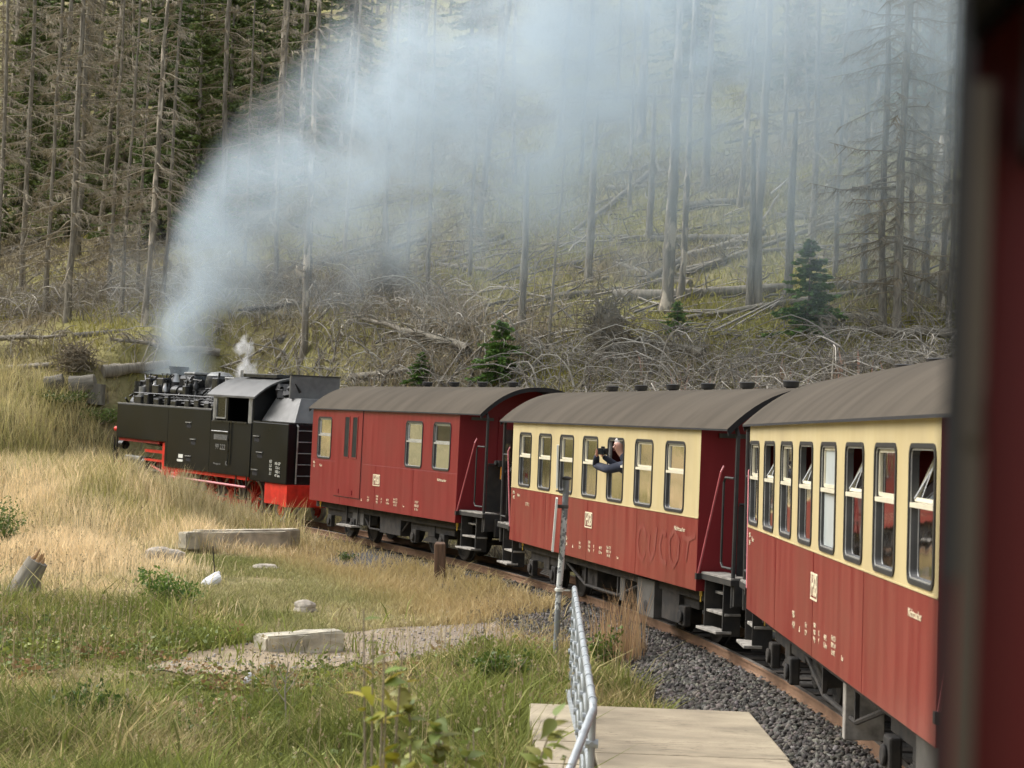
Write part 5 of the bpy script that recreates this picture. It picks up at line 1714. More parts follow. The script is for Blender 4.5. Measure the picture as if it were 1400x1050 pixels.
def grasses():
    rng = np.random.default_rng(21)
    # 1 green foreground growth
    x, y = field(rng, 225000, 15.0, 33, -0.345, 0.14)
    ok = free(x, y) & (~pip(x, y, PATHPOLY) | (rng.random(len(x)) < 0.06)) & (tdist(x, y) < 0)
    turf = sstep((x + 5.0 + (vnoise(x, y, 2, 7) - .5) * 2) / 1.2) * sstep((y - 29.3 - (vnoise(x, y, 2, 6) - .5)) / 0.8)
    ok &= rng.random(len(x)) > turf * 0.97
    ok &= rng.random(len(x)) < 0.45 + 0.9 * vnoise(x, y, 0.9, 31)
    x, y = x[ok], y[ok]
    n = len(x)
    c = vnoise(x, y, 1.4, 22) * 0.6 + vnoise(x, y, 0.5, 23) * 0.4
    dry = np.clip((c - 0.50) * 3 + (rng.random(n) - .5) * 1.3, 0, 1)
    tint = mixc((0.215, 0.245, 0.058), (0.58, 0.47, 0.235), dry) * (0.55 + 0.75 * rng.random(n))[:, None]
    dk = vnoise(x, y, 2.2, 40)
    tint = tint * (0.75 + 0.4 * dk)[:, None]
    h = (0.14 + 0.30 * rng.random(n) ** 1.4) * (0.55 + 0.9 * vnoise(x, y, 1.1, 41))
    bp_ = before_path(x, y)
    h = h * (0.13 + 0.87 * sstep((np.abs(bp_) - 0.2) / 3.6))
    tall = rng.random(n) < 0.05
    h = np.where(tall, h * 1.7, h)
    blades('green_grass', np.stack([x, y, gz(x, y)], 1), h, 0.010 + 0.026 * rng.random(n) ** 2, h * (0.2 + 1.1 * rng.random(n)), tint, rng,
           'lush green and yellowing grass below the dirt path', 'grass')
    # 2 short worn turf between path and train
    x, y = field(rng, 150000, 27.5, 49, -0.20, 0.06)
    ok = free(x, y, 1.6) & (~pip(x, y, PATHPOLY) | (rng.random(len(x)) < 0.04)) & (tdist(x, y) < 0) & (x > -0.19 * y + (vnoise(x, y, 2, 7) - .5) * 2) & (y > 28.8)
    bare = vnoise(x, y, 1.6, 51)
    ok &= rng.random(len(x)) < np.clip((0.80 - bare) * 3.2, 0.10, 1)
    x, y = x[ok], y[ok]; n = len(x)
    f = np.clip(vnoise(x, y, 2.0, 52) * 1.3 - 0.15 + (rng.random(n) - .5) * .5, 0, 1)
    tint = mixc((0.21, 0.235, 0.065), (0.52, 0.45, 0.24), f) * (0.65 + 0.6 * rng.random(n))[:, None]
    edge = sstep((tdist(x, y) + 4.2) / 1.6)                 # longer dry grass along the ballast
    h = (0.04 + 0.08 * rng.random(n)) * (1 + 2.6 * edge * rng.random(n))
    tint = tint * (1 - 0.6 * edge[:, None]) + mixc((0.56, 0.42, 0.20), (0.54, 0.37, 0.19), rng.random(n)) * 0.6 * edge[:, None]
    blades('short_turf', np.stack([x, y, gz(x, y)], 1), h, 0.010 + 0.010 * rng.random(n), h * (0.3 + 0.9 * rng.random(n)), tint, rng,
           'short worn turf between the path and the train', 'grass')
    # 3 tall straw coloured grass on the left field
    x, y = field(rng, 270000, 29, 66, -0.345, -0.04, 0.9)
    lim = np.where(y < 43.6, -0.178 * y, -4.4) + (vnoise(x, y, 2.0, 7) - .5) * 2.2 + rng.normal(size=len(x)) * 0.5
    hold = (x < lim) | ((y > 46.5) & (tdist(x, y) < 0))
    ok = free(x, y, 1.9) & hold & ~pip(x, y, PATHPOLY)
    t = y + 0.65 * x - 53
    ok &= rng.random(len(x)) < np.clip(0.05 + vnoise(x, y, 1.5, 61) + 0.6 * vnoise(x, y, 0.5, 64), 0, 1)
    x, y = x[ok], y[ok]; n = len(x); t = y + 0.65 * x - 53
    straw = np.clip(sstep((y - 29) / 14) * 0.85 + (vnoise(x, y, 2.5, 62) - 0.5) * 1.7 + (vnoise(x, y, 0.7, 65) - .5) * .8 + (rng.random(n) - .5) * 1.0, 0, 1)
    straw = straw * (1 - 0.5 * sstep((t + 8) / 6))
    keepl = (t < -1.0)
    x, y, straw, t = x[keepl], y[keepl], straw[keepl], t[keepl]; n = len(x)
    tint = mixc((0.34, 0.345, 0.115), (0.80, 0.705, 0.47), straw) * (0.65 + 0.6 * rng.random(n))[:, None]
    h = (0.14 + 0.46 * rng.random(n) ** 1.4) * (0.35 + 1.0 * vnoise(x, y, 1.4, 63)) * (0.55 + 0.55 * sstep((y - 34) / 10)) * (1 + 0.45 * sstep((tdist(x, y) + 6) / 2) * (y > 47))
    tipc = tint * np.array([1.15, 1.0, 0.9])[None]
    blades('tall_dry_grass', np.stack([x, y, gz(x, y)], 1), h, 0.010 + 0.012 * rng.random(n), h * (0.15 + 0.55 * rng.random(n)), tint, rng,
           'tall straw coloured grass in front of the locomotive', 'grass', tip=tipc)
    n = 16000
    ph = 30.6 + 11 * rng.random(n); dd_ = -3.6 + 1.9 * rng.random(n)
    x = CX + (RAD + dd_) * np.cos(np.radians(ph)); y = CY + (RAD + dd_) * np.sin(np.radians(ph))
    ok = rng.random(n) < 0.35 + 0.8 * vnoise(x, y, 0.9, 66)
    x, y = x[ok], y[ok]; n = len(x)
    h = (0.40 + 0.62 * rng.random(n)) * (0.6 + 0.65 * vnoise(x, y, 0.8, 67)) * np.where(ph[ok] < 38.5, 1.15, 0.8)
    tint = mixc((0.42, 0.37, 0.17), (0.68, 0.58, 0.37), rng.random(n)) * (0.6 + 0.6 * rng.random(n))[:, None]
    blades('trackside_grass', np.stack([x, y, gz(x, y)], 1), h, 0.010 + 0.012 * rng.random(n), h * (0.1 + 0.4 * rng.random(n)), tint, rng,
           'long pale grass growing up against the locomotive wheels', 'grass')
    # 4 small verge between deck and ballast, with seed stalks
    x, y = field(rng, 26000, 20.9, 31, 0.02, 0.155)
    ok = free(x, y, 1.9) & ~pip(x, y, PATHPOLY) & (tdist(x, y) < 0)
    x, y = x[ok], y[ok]; n = len(x)
    f = np.clip(vnoise(x, y, 0.8, 71) * 1.4 - 0.2 + (rng.random(n) - .5) * .5, 0, 1)
    tint = mixc((0.22, 0.235, 0.06), (0.56, 0.40, 0.21), f) * (0.6 + 0.6 * rng.random(n))[:, None]
    h = (0.07 + 0.22 * rng.random(n) ** 2) * (0.5 + 1.0 * vnoise(x, y, 1.0, 72))
    blades('verge_grass', np.stack([x, y, gz(x, y)], 1), h, 0.006 + 0.007 * rng.random(n), h * (0.3 + 0.6 * rng.random(n)), tint, rng,
           'thin dry grass between the slab deck and the ballast', 'grass')
    p = on_ground(845, 905)
    n = 260
    ang, rr_ = rng.random(n) * 6.28, 0.55 * rng.random(n) ** 0.7
    x, y = p.x + np.cos(ang) * rr_ * 0.7, p.y + np.sin(ang) * rr_ * 1.6
    h = 0.35 + 0.75 * rng.random(n)
    tint = mixc((0.46, 0.29, 0.16), (0.58, 0.42, 0.24), rng.random(n)) * (0.7 + 0.5 * rng.random(n))[:, None]
    blades('seed_stalks', np.stack([x, y, gz(x, y)], 1), h, 0.010 + 0.006 * rng.random(n), h * (0.05 + 0.25 * rng.random(n)), tint, rng,
           'tall reddish seed stalks of grass standing before the rail', 'grass')
    # 5 rough growth beyond the train and on the slope
    x, y = field(rng, 240000, 44, 120, -0.34, 0.33, 1.25)
    t = y + 0.65 * x - 53
    ok = free(x, y, 2.3) & (t > -13) & ((tdist(x, y) > 0) | (t > -3)) & ~((x < -10) & (t < -2.5))
    ok &= rng.random(len(x)) < np.clip(1.1 * vnoise(x, y, 3.0, 81) + 0.6 * vnoise(x, y, 0.9, 82) - 0.05, 0, 1)
    x, y = x[ok], y[ok]; n = len(x); t = y + 0.65 * x - 53
    mo = np.clip((vnoise(x, y, 3.5, 83) - 0.54 + 0.36 * sstep((x + 4) / 8)) * 3.2 + (rng.random(n) - .5) * .6, 0, 1)
    right = sstep((x + 4) / 8)
    br = mixc((0.40, 0.34, 0.22), (0.25, 0.21, 0.145), rng.random(n))
    gr = mixc((0.32, 0.305, 0.07), (0.45, 0.405, 0.11), rng.random(n))
    tint = br * (1 - mo[:, None]) + gr * mo[:, None]
    tint = tint * (0.6 + 0.6 * rng.random(n))[:, None]
    h = (0.10 + 0.34 * rng.random(n) ** 1.6) * (1 - 0.3 * mo)
    blades('slope_undergrowth', np.stack([x, y, gz(x, y)], 1), h, 0.025 + 0.035 * rng.random(n), h * (0.3 + 0.9 * rng.random(n)), tint, rng,
           'yellow green moss and brown undergrowth covering the slope', 'undergrowth')


    # seed heads and dead flower stalks standing above the grass
    x, y = field(rng, 4200, 18, 62, -0.34, 0.05, 0.7)
    ok = free(x, y) & ~pip(x, y, PATHPOLY) & (tdist(x, y) < 0) & ~((x > -0.18 * y) & (y > 29) & (y < 46)) & (vnoise(x, y, 1.2, 131) > 0.35)
    x, y = x[ok], y[ok]; n = len(x)
    h = 0.30 + 0.50 * rng.random(n)
    z = gz(x, y)
    az = rng.random(n) * 6.28; l = h * 0.25 * rng.random(n)
    tint = mixc((0.42, 0.33, 0.17), (0.62, 0.52, 0.33), rng.random(n)) * (0.6 + .6 * rng.random(n))[:, None]
    s_ = np.linspace(0, 1, 4)
    C = np.stack([x[:, None] + np.cos(az)[:, None] * l[:, None] * s_[None] ** 2, y[:, None] + np.sin(az)[:, None] * l[:, None] * s_[None] ** 2, z[:, None] + h[:, None] * s_[None]], -1)
    V, F = tubes_np(C, np.array([[0.004, 0.0035, 0.003, 0.002]]).repeat(n, 0), 3)
    T = np.repeat(tint, 12, 0)
    k = 5
    P = np.repeat(C[:, 3], k, 0) + rng.normal(size=(n * k, 3)) * np.array([[0.008, 0.008, 0.035]]) - np.array([[0, 0, 0.03]])
    D = np.array([[0, 0, 1.0]]) + rng.normal(size=(n * k, 3)) * 0.45
    Vl, Fl, Tl = leaf_cloud(P, 0.02 + 0.03 * rng.random(n * k), D, np.repeat(tint * 0.9, k, 0), rng)
    V, F = join([(V, F), (Vl, Fl)])
    o = np_obj('seed_heads', V, F, 'blades', np.concatenate([T, Tl]))
    tag(o, 'dry seed heads standing above the grass', 'grass', kind='stuff')


grasses()


def weeds():
    rng = np.random.default_rng(33)
    x, y = field(rng, 2700, 16.2, 31, -0.33, 0.05)
    ok = free(x, y) & ~pip(x, y, PATHPOLY) & (tdist(x, y) < -2.5) & (vnoise(x, y, 1.7, 90) > 0.36)
    turf = (x > -4.2) & (y > 29.3)
    ok &= ~turf
    x, y = x[ok], y[ok]
    k = 26
    n = len(x) * k
    cx_, cy_ = np.repeat(x, k), np.repeat(y, k)
    rad = np.repeat(0.10 + 0.22 * rng.random(len(x)), k)
    hh = np.repeat(0.10 + 0.28 * rng.random(len(x)) ** 1.5, k)
    az = rng.random(n) * 6.283; r = rad * np.sqrt(rng.random(n))
    P = np.stack([cx_ + r * np.cos(az), cy_ + r * np.sin(az), np.zeros(n)], 1)
    P[:, 2] = gz(P[:, 0], P[:, 1]) + hh * (0.25 + 0.75 * rng.random(n)) * (1 - 0.5 * (r / rad) ** 2)
    D = np.stack([np.cos(az), np.sin(az), 0.1 + 0.6 * rng.random(n)], 1) + 0.35 * rng.normal(size=(n, 3))
    kind = np.repeat(rng.random(len(x)), k)
    tint = np.where((kind < 0.55)[:, None], np.array([(0.165, 0.21, 0.055)]), np.where((kind < 0.85)[:, None], np.array([(0.26, 0.29, 0.065)]), np.array([(0.32, 0.20, 0.09)])))
    tint = tint * (0.55 + 0.8 * rng.random(n))[:, None]
    V, F, T = leaf_cloud(P, 0.03 + 0.08 * rng.random(n) ** 1.5, D, tint, rng)
    o = np_obj('leafy_weeds', V, F, 'leaves', T)
    tag(o, 'low broad-leaved weeds mixed into the foreground grass', 'weeds', kind='stuff')


weeds()

# ------------------------------------------------------------------ dead spruces
def dead_variant(seed, H, r0, dens, lmax, snapped, bark, start, twig):
    rng = np.random.default_rng(seed)
    # trunk
    k = 26
    z = np.linspace(-0.4, H, k)
    f = np.clip(z / H, 0, 1)
    endr = 0.55 if snapped else 0.12
    r = r0 * (1 - (1 - endr) * f) * (1 + 0.06 * rng.normal(size=k)) * (1 + 0.45 * np.exp(-np.clip(z, 0, None) / 0.3))
    wob = np.cumsum(rng.normal(size=(k, 2)), 0) * 0.022 * H / 18
    C = np.stack([wob[:, 0], wob[:, 1], z], 1)
    n = 9
    V, F = tubes_np(C[None], r[None], n)
    V = V.reshape(k, n, 3)
    V[1:, :, :2] += rng.normal(size=(k - 1, n, 2)) * r0 * 0.06
    if snapped:            # splintered end
        V[-1, :, 2] += rng.random(n) * r0 * 4 - r0
        V[-1, :, :2] = C[-1, :2] + (V[-1, :, :2] - C[-1, :2]) * 0.5
    V = V.reshape(-1, 3)
    cap = np.array([[(k - 1) * n + 0, (k - 1) * n + 2, (k - 1) * n + 4, (k - 1) * n + 7]])
    tr = np_mesh('trunk', V, np.concatenate([F, cap]), bark, smooth=True)
    # limbs
    m = int(dens * H)
    zb = start * H + (H * 0.985 - start * H) * rng.random(m)
    fb = zb / H
    az = rng.random(m) * 6.283
    ln = lmax * (np.clip(1.05 - fb, 0.06, 1) ** 0.75) * (0.35 + 0.75 * rng.random(m))
    if snapped: ln *= 0.55
    stub = rng.random(m) < 0.25
    ln = np.where(stub, 0.25 + 0.3 * rng.random(m), ln)
    s = np.array([0, 0.3, 0.62, 1.0])
    droop = 0.25 + 0.5 * rng.random(m)
    ks = np.interp(zb, z, np.arange(k)); ki = np.clip(ks.astype(int), 0, k - 2); kf = ks - ki
    base = C[ki] * (1 - kf)[:, None] + C[ki + 1] * kf[:, None]
    Cb = np.zeros((m, 4, 3))
    rr_ = ln[:, None] * s[None]
    bend = az[:, None] + (rng.random((m, 1)) - .5) * 0.9 * s[None]
    Cb[..., 0] = base[:, None, 0] + rr_ * np.cos(bend)
    Cb[..., 1] = base[:, None, 1] + rr_ * np.sin(bend)
    Cb[..., 2] = base[:, None, 2] + ln[:, None] * (0.10 * s[None] - droop[:, None] * s[None] ** 1.6 + 0.18 * s[None] ** 4)
    rb = (0.013 + 0.008 * ln / lmax)[:, None] * np.array([1.3, 1.0, 0.7, 0.35])[None]
    parts = [tubes_np(Cb, rb, 3)]
    # hanging twigs
    per = twig
    q = np.repeat(np.arange(m), per)
    keep = ~stub[q]
    q = q[keep]
    u = 0.2 + 0.8 * rng.random(len(q))
    seg = np.minimum((u * 3).astype(int), 2); fu = u * 3 - seg
    # parameters of s are uneven, good enough
    p = Cb[q, seg] * (1 - fu)[:, None] + Cb[q, seg + 1] * fu[:, None]
    side = az[q] + np.where(rng.random(len(q)) < .5, 1, -1) * (0.6 + 0.8 * rng.random(len(q)))
    tl = (0.18 + 0.42 * rng.random(len(q))) * (0.5 + 0.6 * ln[q] / lmax)
    tip = p + np.stack([np.cos(side) * tl * 0.7, np.sin(side) * tl * 0.7, -tl * (0.3 + 0.7 * rng.random(len(q)))], 1)
    w = 0.011 + 0.006 * rng.random(len(q))
    off = np.stack([-np.sin(side) * 0.5, np.cos(side) * 0.5, np.full(len(q), 0.8)], 1) * w[:, None]
    Vt = np.stack([p - off, p + off, tip], 1).reshape(-1, 3)
    Ft = np.arange(len(Vt)).reshape(-1, 3)
    parts.append((Vt, Ft))
    Vb, Fb = join(parts)
    br = np_mesh('branches', Vb, Fb, 'twig_dark' if seed % 3 == 0 else 'twig_brown')
    return tr, br


DV = {}
spec = {   # name: seed, height, radius, limbs per metre, limb length, snapped, bark, start, twigs per limb, wording
    'tall_a': (1, 24, 0.130, 11, 2.3, False, 'bark_grey', 0.06, 30, 'tall grey dead spruce with drooping twigs'),
    'tall_b': (2, 22, 0.115, 9, 2.0, False, 'bark_patchy', 0.12, 26, 'tall dead spruce with flaking pale bark'),
    'tall_c': (3, 26, 0.135, 12, 2.6, False, 'bark_grey', 0.05, 34, 'dark brown-twigged dead spruce with dense limbs'),
    'slim_a': (4, 19, 0.080, 9, 1.5, False, 'bark_grey', 0.08, 22, 'slender grey dead spruce with short twigs'),
    'slim_b': (5, 17, 0.070, 6, 1.1, False, 'bark_pale', 0.2, 12, 'thin pale dead spruce with few twigs'),
    'snag_a': (6, 9.5, 0.175, 4, 0.9, True, 'bark_patchy', 0.2, 5, 'broken-topped dead trunk with flaking bark'),
    'snag_b': (7, 15, 0.14, 2.2, 0.8, True, 'bark_patchy', 0.25, 4, 'bare pale dead trunk snapped at top'),
    'snag_c': (8, 6, 0.15, 3, 0.8, True, 'bark_grey', 0.3, 4, 'short grey snapped-off trunk'),
    'tall_p': (9, 25, 0.135, 3.0, 1.2, False, 'bark_pale', 0.2, 8, 'tall barkless pale trunk with limb stubs'),
    'stick': (10, 6.5, 0.055, 5, 0.6, True, 'bark_pale', 0.1, 2, 'thin whitish dead stem with short stubs'),
}
for kname, sp_ in spec.items():
    DV[kname] = dead_variant(*sp_[:9])


def zone(px):
    if px < 420: return 'behind the locomotive'
    if px < 690: return 'behind the luggage van'
    if px < 1010: return 'behind the seven-window carriage'
    return 'behind the eight-window carriage'


def far_word(y):
    return 'at the slope foot' if y < 66 else ('low on the slope' if y < 85 else 'high on the slope')


def place_dead(kind, p, scale=1.0, rot=None, lean=(0, 0), rr=random):
    tr, br = DV[kind]
    px, py = proj(np.array([tuple(p)]))
    w = 'leaning ' if max(abs(lean[0]), abs(lean[1])) > 1.8 else ('smaller ' if scale < 0.82 else ('larger ' if scale > 0.97 else ''))
    lab = f"{w}{spec[kind][9]}, {far_word(p.y)} {zone(float(px[0]))}"
    M = (Matrix.Translation(p) @ Matrix.Rotation(R(lean[0]), 4, 'Y') @ Matrix.Rotation(R(lean[1]), 4, 'X')
         @ Matrix.Rotation(rr.uniform(0, 6.28) if rot is None else rot, 4, 'Z') @ Matrix.Scale(scale, 4))
    root = empty('dead_tree', M, lab, 'dead tree', f'{spec[kind][9].split(" with ")[0].split(",")[0]}s on the hillside')
    for nm, me in (('trunk', tr), ('branches', br)):
        o = bpy.data.objects.new(nm, me); col.objects.link(o); o.parent = root
        if nm == 'branches': o['kind'] = 'stuff'
    return root


TREES = [  # photo position of the foot, kind, scale, lean
    (912, 425, 'snag_a', 1.0, (0, 0)), (930, 412, 'snag_b', 0.72, (0, 0)), (1037, 418, 'tall_p', 1.0, (0.3, 0)), (1078, 405, 'snag_c', 0.85, (0, 0)),
    (1024, 425, 'snag_c', 0.8, (0, 0)), (1226, 470, 'tall_c', 0.95, (0, 0)), (1206, 462, 'tall_a', 0.8, (-1, 0)), (1247, 440, 'slim_b', 1.1, (0, 0)),
    (1284, 430, 'tall_b', 0.9, (0.5, 0)), (1180, 400, 'tall_a', 0.75, (0, 0)), (805, 385, 'snag_c', 0.85, (0, 0)), (712, 445, 'snag_c', 0.80, (0, 0)),
    (750, 475, 'stick', 0.85, (1.8, 0)), (965, 262, 'snag_c', 1.0, (0, 0)), (887, 330, 'snag_c', 0.8, (0, 0)), (862, 290, 'snag_b', 0.5, (0, 0)),
    (197, 445, 'tall_b', 0.95, (1.8, 0)), (92, 440, 'tall_a', 0.95, (1.0, 0)), (150, 400, 'slim_a', 1.0, (0.4, 0)), (163, 432, 'slim_a', 0.95, (1.6, 0)),
    (225, 415, 'slim_a', 0.95, (1.4, 0)), (62, 430, 'slim_a', 1.1, (1.0, 0)), (140, 330, 'tall_b', 1.0, (2, 0)), (375, 300, 'snag_b', 1.1, (0.3, 0)),
    (300, 330, 'tall_c', 0.9, (0, 0)), (262, 280, 'snag_b', 0.55, (0, 0)), (410, 250, 'snag_b', 1.0, (0.5, 0)), (250, 250, 'snag_b', 1.0, (0.5, 0)),
    (5, 330, 'tall_b', 0.95, (0.8, 0)), (30, 400, 'tall_a', 0.9, (0.8, 0)), (110, 290, 'tall_c', 1.0, (0.5, 0)), (335, 380, 'slim_a', 0.8, (0, 0)),
    (375, 400, 'tall_a', 0.7, (0, 0)), (420, 405, 'snag_c', 0.9, (0, 0)), (530, 405, 'snag_c', 0.55, (-3, 0)), (585, 400, 'tall_a', 0.6, (0, 0)), (640, 380, 'slim_a', 0.8, (0, 0)),
    (1110, 330, 'tall_a', 0.8, (0, 0)), (1140, 380, 'slim_a', 0.9, (0.4, 0)), (1265, 415, 'tall_a', 0.85, (0, 0)), (1300, 455, 'slim_a', 0.9, (0.2, 0)), (725, 480, 'slim_b', 0.3, (0, 0)), (290, 470, 'slim_b', 0.22, (0, 0)), (265, 470, 'stick', 0.42, (0, 0)),
]


def forest():
    rr = random.Random(17)
    spots = []
    for (px, py, kind, s, ln) in TREES:
        p = on_ground(px, py)
        spots.append((p.x, p.y))
        place_dead(kind, p, s, lean=(ln[0] + rr.uniform(-.5, .5), ln[1]), rr=rr)
    rng = np.random.default_rng(5)
    cnt = 0
    tries = 0
    while cnt < 205 and tries < 9000:
        tries += 1
        y = 60 + 85 * rng.random() ** 1.1
        x = (-0.33 + 0.65 * rng.random()) * y
        t = y + 0.65 * x - 53
        pxs = 700 + 2700 * x / y
        if t < 3: continue
        if pxs > 620 and pxs < 1120 and t < 13: continue          # the open mossy part
        if pxs > 560 and pxs < 1150 and rng.random() < 0.75: continue
        if min((x - a) ** 2 + (y - b) ** 2 for a, b in spots) < 1.6 ** 2: continue
        spots.append((x, y)); cnt += 1
        kind = rr.choices(['tall_a', 'tall_b', 'tall_c', 'slim_a', 'slim_b', 'snag_b', 'snag_a', 'tall_p'], [4, 6, 4, 6, 2.2, 3.4, 2.6, 1.4])[0]
        place_dead(kind, g3(x, y), rr.uniform(0.72, 1.05), lean=(rr.gauss(0.6, 2.5), rr.uniform(-2, 2)), rr=rr)
    # one leaning pale pole against the wood
    a, b = on_ground(4, 432), None
    o = place_dead('slim_b', a, 0.42, lean=(14, 0), rr=rr)
    o['label'] = 'thin pale stem leaning hard over, at the foot of the slope behind the locomotive'


forest()

# ------------------------------------------------------------------ living spruces
def spruce_variant(seed, H, R0, whorls, per, col_a, col_b):
    rng = np.random.default_rng(seed)
    k = 12
    z = np.linspace(-0.2, H, k)
    C = np.stack([0.01 * rng.normal(size=k), 0.01 * rng.normal(size=k), z], 1)
    V, F = tubes_np(C[None], (0.022 * H ** 0.8 * (1 - z / H * 0.93).clip(0.05, 1.1))[None], 7)
    tr = np_mesh('trunk', V, F, 'bark_grey', smooth=True)
    P, D, S, T = [], [], [], []
    limb = []
    for i in range(whorls):
        f = (i + rng.random() * .6) / whorls
        zz = H * (0.04 + 0.94 * f)
        vig = 0.6 + 0.55 * rng.random()
        ln0 = R0 * (1 - f) ** 0.8 + 0.04 * R0
        for j in range(int(per * (1.15 - 0.5 * f))):
            az = rng.random() * 6.283
            ln = ln0 * vig * (0.5 + 0.75 * rng.random())
            s = np.linspace(0, 1, 5)
            droop = 0.15 + 0.35 * (1 - f)
            zz = H * (0.04 + 0.94 * (f + (rng.random() - .5) * 1.1 / whorls))
            c = np.stack([np.cos(az) * ln * s, np.sin(az) * ln * s, zz - ln * droop * s ** 1.3 + ln * 0.22 * s ** 3], 1)
            limb.append(c)
            m = int(16 + 60 * ln / R0)
            u = rng.random(m) ** 0.8
            p = np.stack([np.interp(u, s, c[:, q]) for q in range(3)], 1)
            a2 = az + (rng.random(m) - .5) * 2.4
            d = np.stack([np.cos(a2), np.sin(a2), -0.15 + 0.6 * (rng.random(m) - .35)], 1)
            P.append(p); D.append(d); S.append((0.10 + 0.12 * rng.random(m)) * (0.55 + 0.45 * H / 6) ** 0.6)
            g = rng.random(m) * 0.7 + 0.3 * u
            T.append(mixc(col_a, col_b, g) * (0.7 + 0.5 * rng.random(m))[:, None])
    P, D, S, T = np.concatenate(P), np.concatenate(D), np.concatenate(S), np.concatenate(T)
    V, F, Tt = leaf_cloud(P, S, D, T, rng)
    # narrower sprays than broad leaves
    cr = np_mesh('crown', V, F, 'needles', Tt)
    L = np.array(limb)
    Vl, Fl = tubes_np(L, np.linspace(0.02, 0.005, 5)[None].repeat(len(L), 0) * (H / 6) ** .5, 3)
    li = np_mesh('limbs', Vl, Fl, 'twig_dark')
    return tr, cr, li


def put_spruce(var, p, scale, label, cat='spruce', group=None, name='spruce_tree', rot=0.0):
    root = empty(name, Matrix.Translation(p) @ Matrix.Rotation(rot, 4, 'Z') @ Matrix.Scale(scale, 4), label, cat, group)
    for nm, me in zip(('trunk', 'crown', 'limbs'), var):
        o = bpy.data.objects.new(nm, me); col.objects.link(o); o.parent = root
        if nm == 'limbs': o['kind'] = 'stuff'


def spruces():
    big = [spruce_variant(41, 15, 2.6, 34, 9, (0.085, 0.135, 0.050), (0.19, 0.25, 0.080)), spruce_variant(42, 12, 2.2, 30, 9, (0.095, 0.140, 0.050), (0.22, 0.27, 0.080))]
    young = [spruce_variant(43, 2.6, 1.0, 17, 9, (0.08, 0.16, 0.042), (0.19, 0.31, 0.08)), spruce_variant(44, 1.7, 0.85, 12, 10, (0.085, 0.17, 0.040), (0.21, 0.34, 0.08))]
    rr = random.Random(6)
    put_spruce(young[0], on_ground(1104, 462), 1.0, 'dense green young spruce on the slope behind the eight-window carriage', name='young_spruce')
    put_spruce(young[1], on_ground(684, 522), 1.0, 'bushy bright green young spruce behind the luggage van roof', name='young_spruce')
    put_spruce(young[1], on_ground(575, 530), 0.55, 'very small green spruce behind the luggage van roof', name='young_spruce', rot=1)
    put_spruce(young[1], on_ground(925, 455), 0.5, 'low dull green spruce below the broken-topped trunks', name='young_spruce', rot=3)
    spots = [(75, 260), (180, 230), (20, 215), (255, 235), (395, 185), (405, 235), (215, 330), (265, 330), (130, 190), (330, 200), (60, 150), (300, 120), (240, 150), (420, 130), (350, 290), (165, 300),
             (480, 180), (560, 150), (640, 170), (1180, 120), (1270, 150), (950, 110), (1090, 130), (25, 330), (235, 290), (45, 90), (110, 60), (170, 110), (280, 70), (330, 130), (400, 90), (270, 200), (385, 140), (150, 250), (45, 290), (90, 330), (420, 200), (310, 260), (215, 90)]
    for i, (px, py) in enumerate(spots):
        p = on_ground(px, py)
        put_spruce(big[i % 2], p, rr.uniform(0.6, 1.0), f"dark green living spruce among dead trees, {far_word(p.y)} {zone(px)}", group='living spruces on the hillside', rot=rr.uniform(0, 6))
    # wood on the side valley slope: it is what the windows and the tank sides mirror
    wood = []
    rng = np.random.default_rng(4)
    for i in range(26):
        y = rng.uniform(-5, 60); x = -26 - 0.25 * max(0, y - 10) - rng.uniform(4, 26)
        put_spruce(big[i % 2], g3(x, y), rr.uniform(0.7, 1.1), 'living spruce on the slope across the line, seen mirrored in the windows', group='spruces across the valley', rot=rr.uniform(0, 6))


spruces()

# ------------------------------------------------------------------ fallen logs, stumps, brush
def log_mesh(seed, L, r, mat, stubs=5):
    rng = np.random.default_rng(seed)
    k = 12
    x = np.linspace(-L / 2, L / 2, k)
    C = np.stack([x, 0.02 * np.cumsum(rng.normal(size=k)), 0.015 * np.cumsum(rng.normal(size=k))], 1)
    rr_ = r * (1 - 0.45 * (x / L + .5)) * (1 + 0.05 * rng.normal(size=k))
    mb = MB()
    mb.tube([tuple(c) for c in C], list(rr_), 9)
    for s in range(stubs):
        i = rng.integers(1, k - 1); a = rng.random() * 6.28; l = rng.uniform(0.3, 1.3)
        d = Vector((rng.uniform(0.1, 0.6), math.cos(a), abs(math.sin(a)) + 0.1)).normalized()
        c = Vector(tuple(C[i]))
        mb.tube([c, c + d * l * .6 + Vector((0, 0, 0.02)), c + d * l], [0.03, 0.022, 0.008], 4)
    return mesh_from(mb, 'log', [mat], True, fix=False)


LOGV = [log_mesh(i, 8.0, 0.17, ('log_pale', 'log_grey')[i % 2], 4 + i) for i in range(4)]


def put_log(a, b, i, label, thick=1.0, group='fallen logs on the slope'):
    d = b - a
    L = d.length
    q = Vector((1, 0, 0)).rotation_difference(d.normalized())
    me = LOGV[i % 4]
    o = bpy.data.objects.new('fallen_log', me); col.objects.link(o)
    o.matrix_world = Matrix.Translation((a + b) / 2 + Vector((0, 0, 0.14 * thick))) @ q.to_matrix().to_4x4() @ Matrix.Diagonal((L / 8, thick, thick, 1))
    tag(o, label, 'log', group)


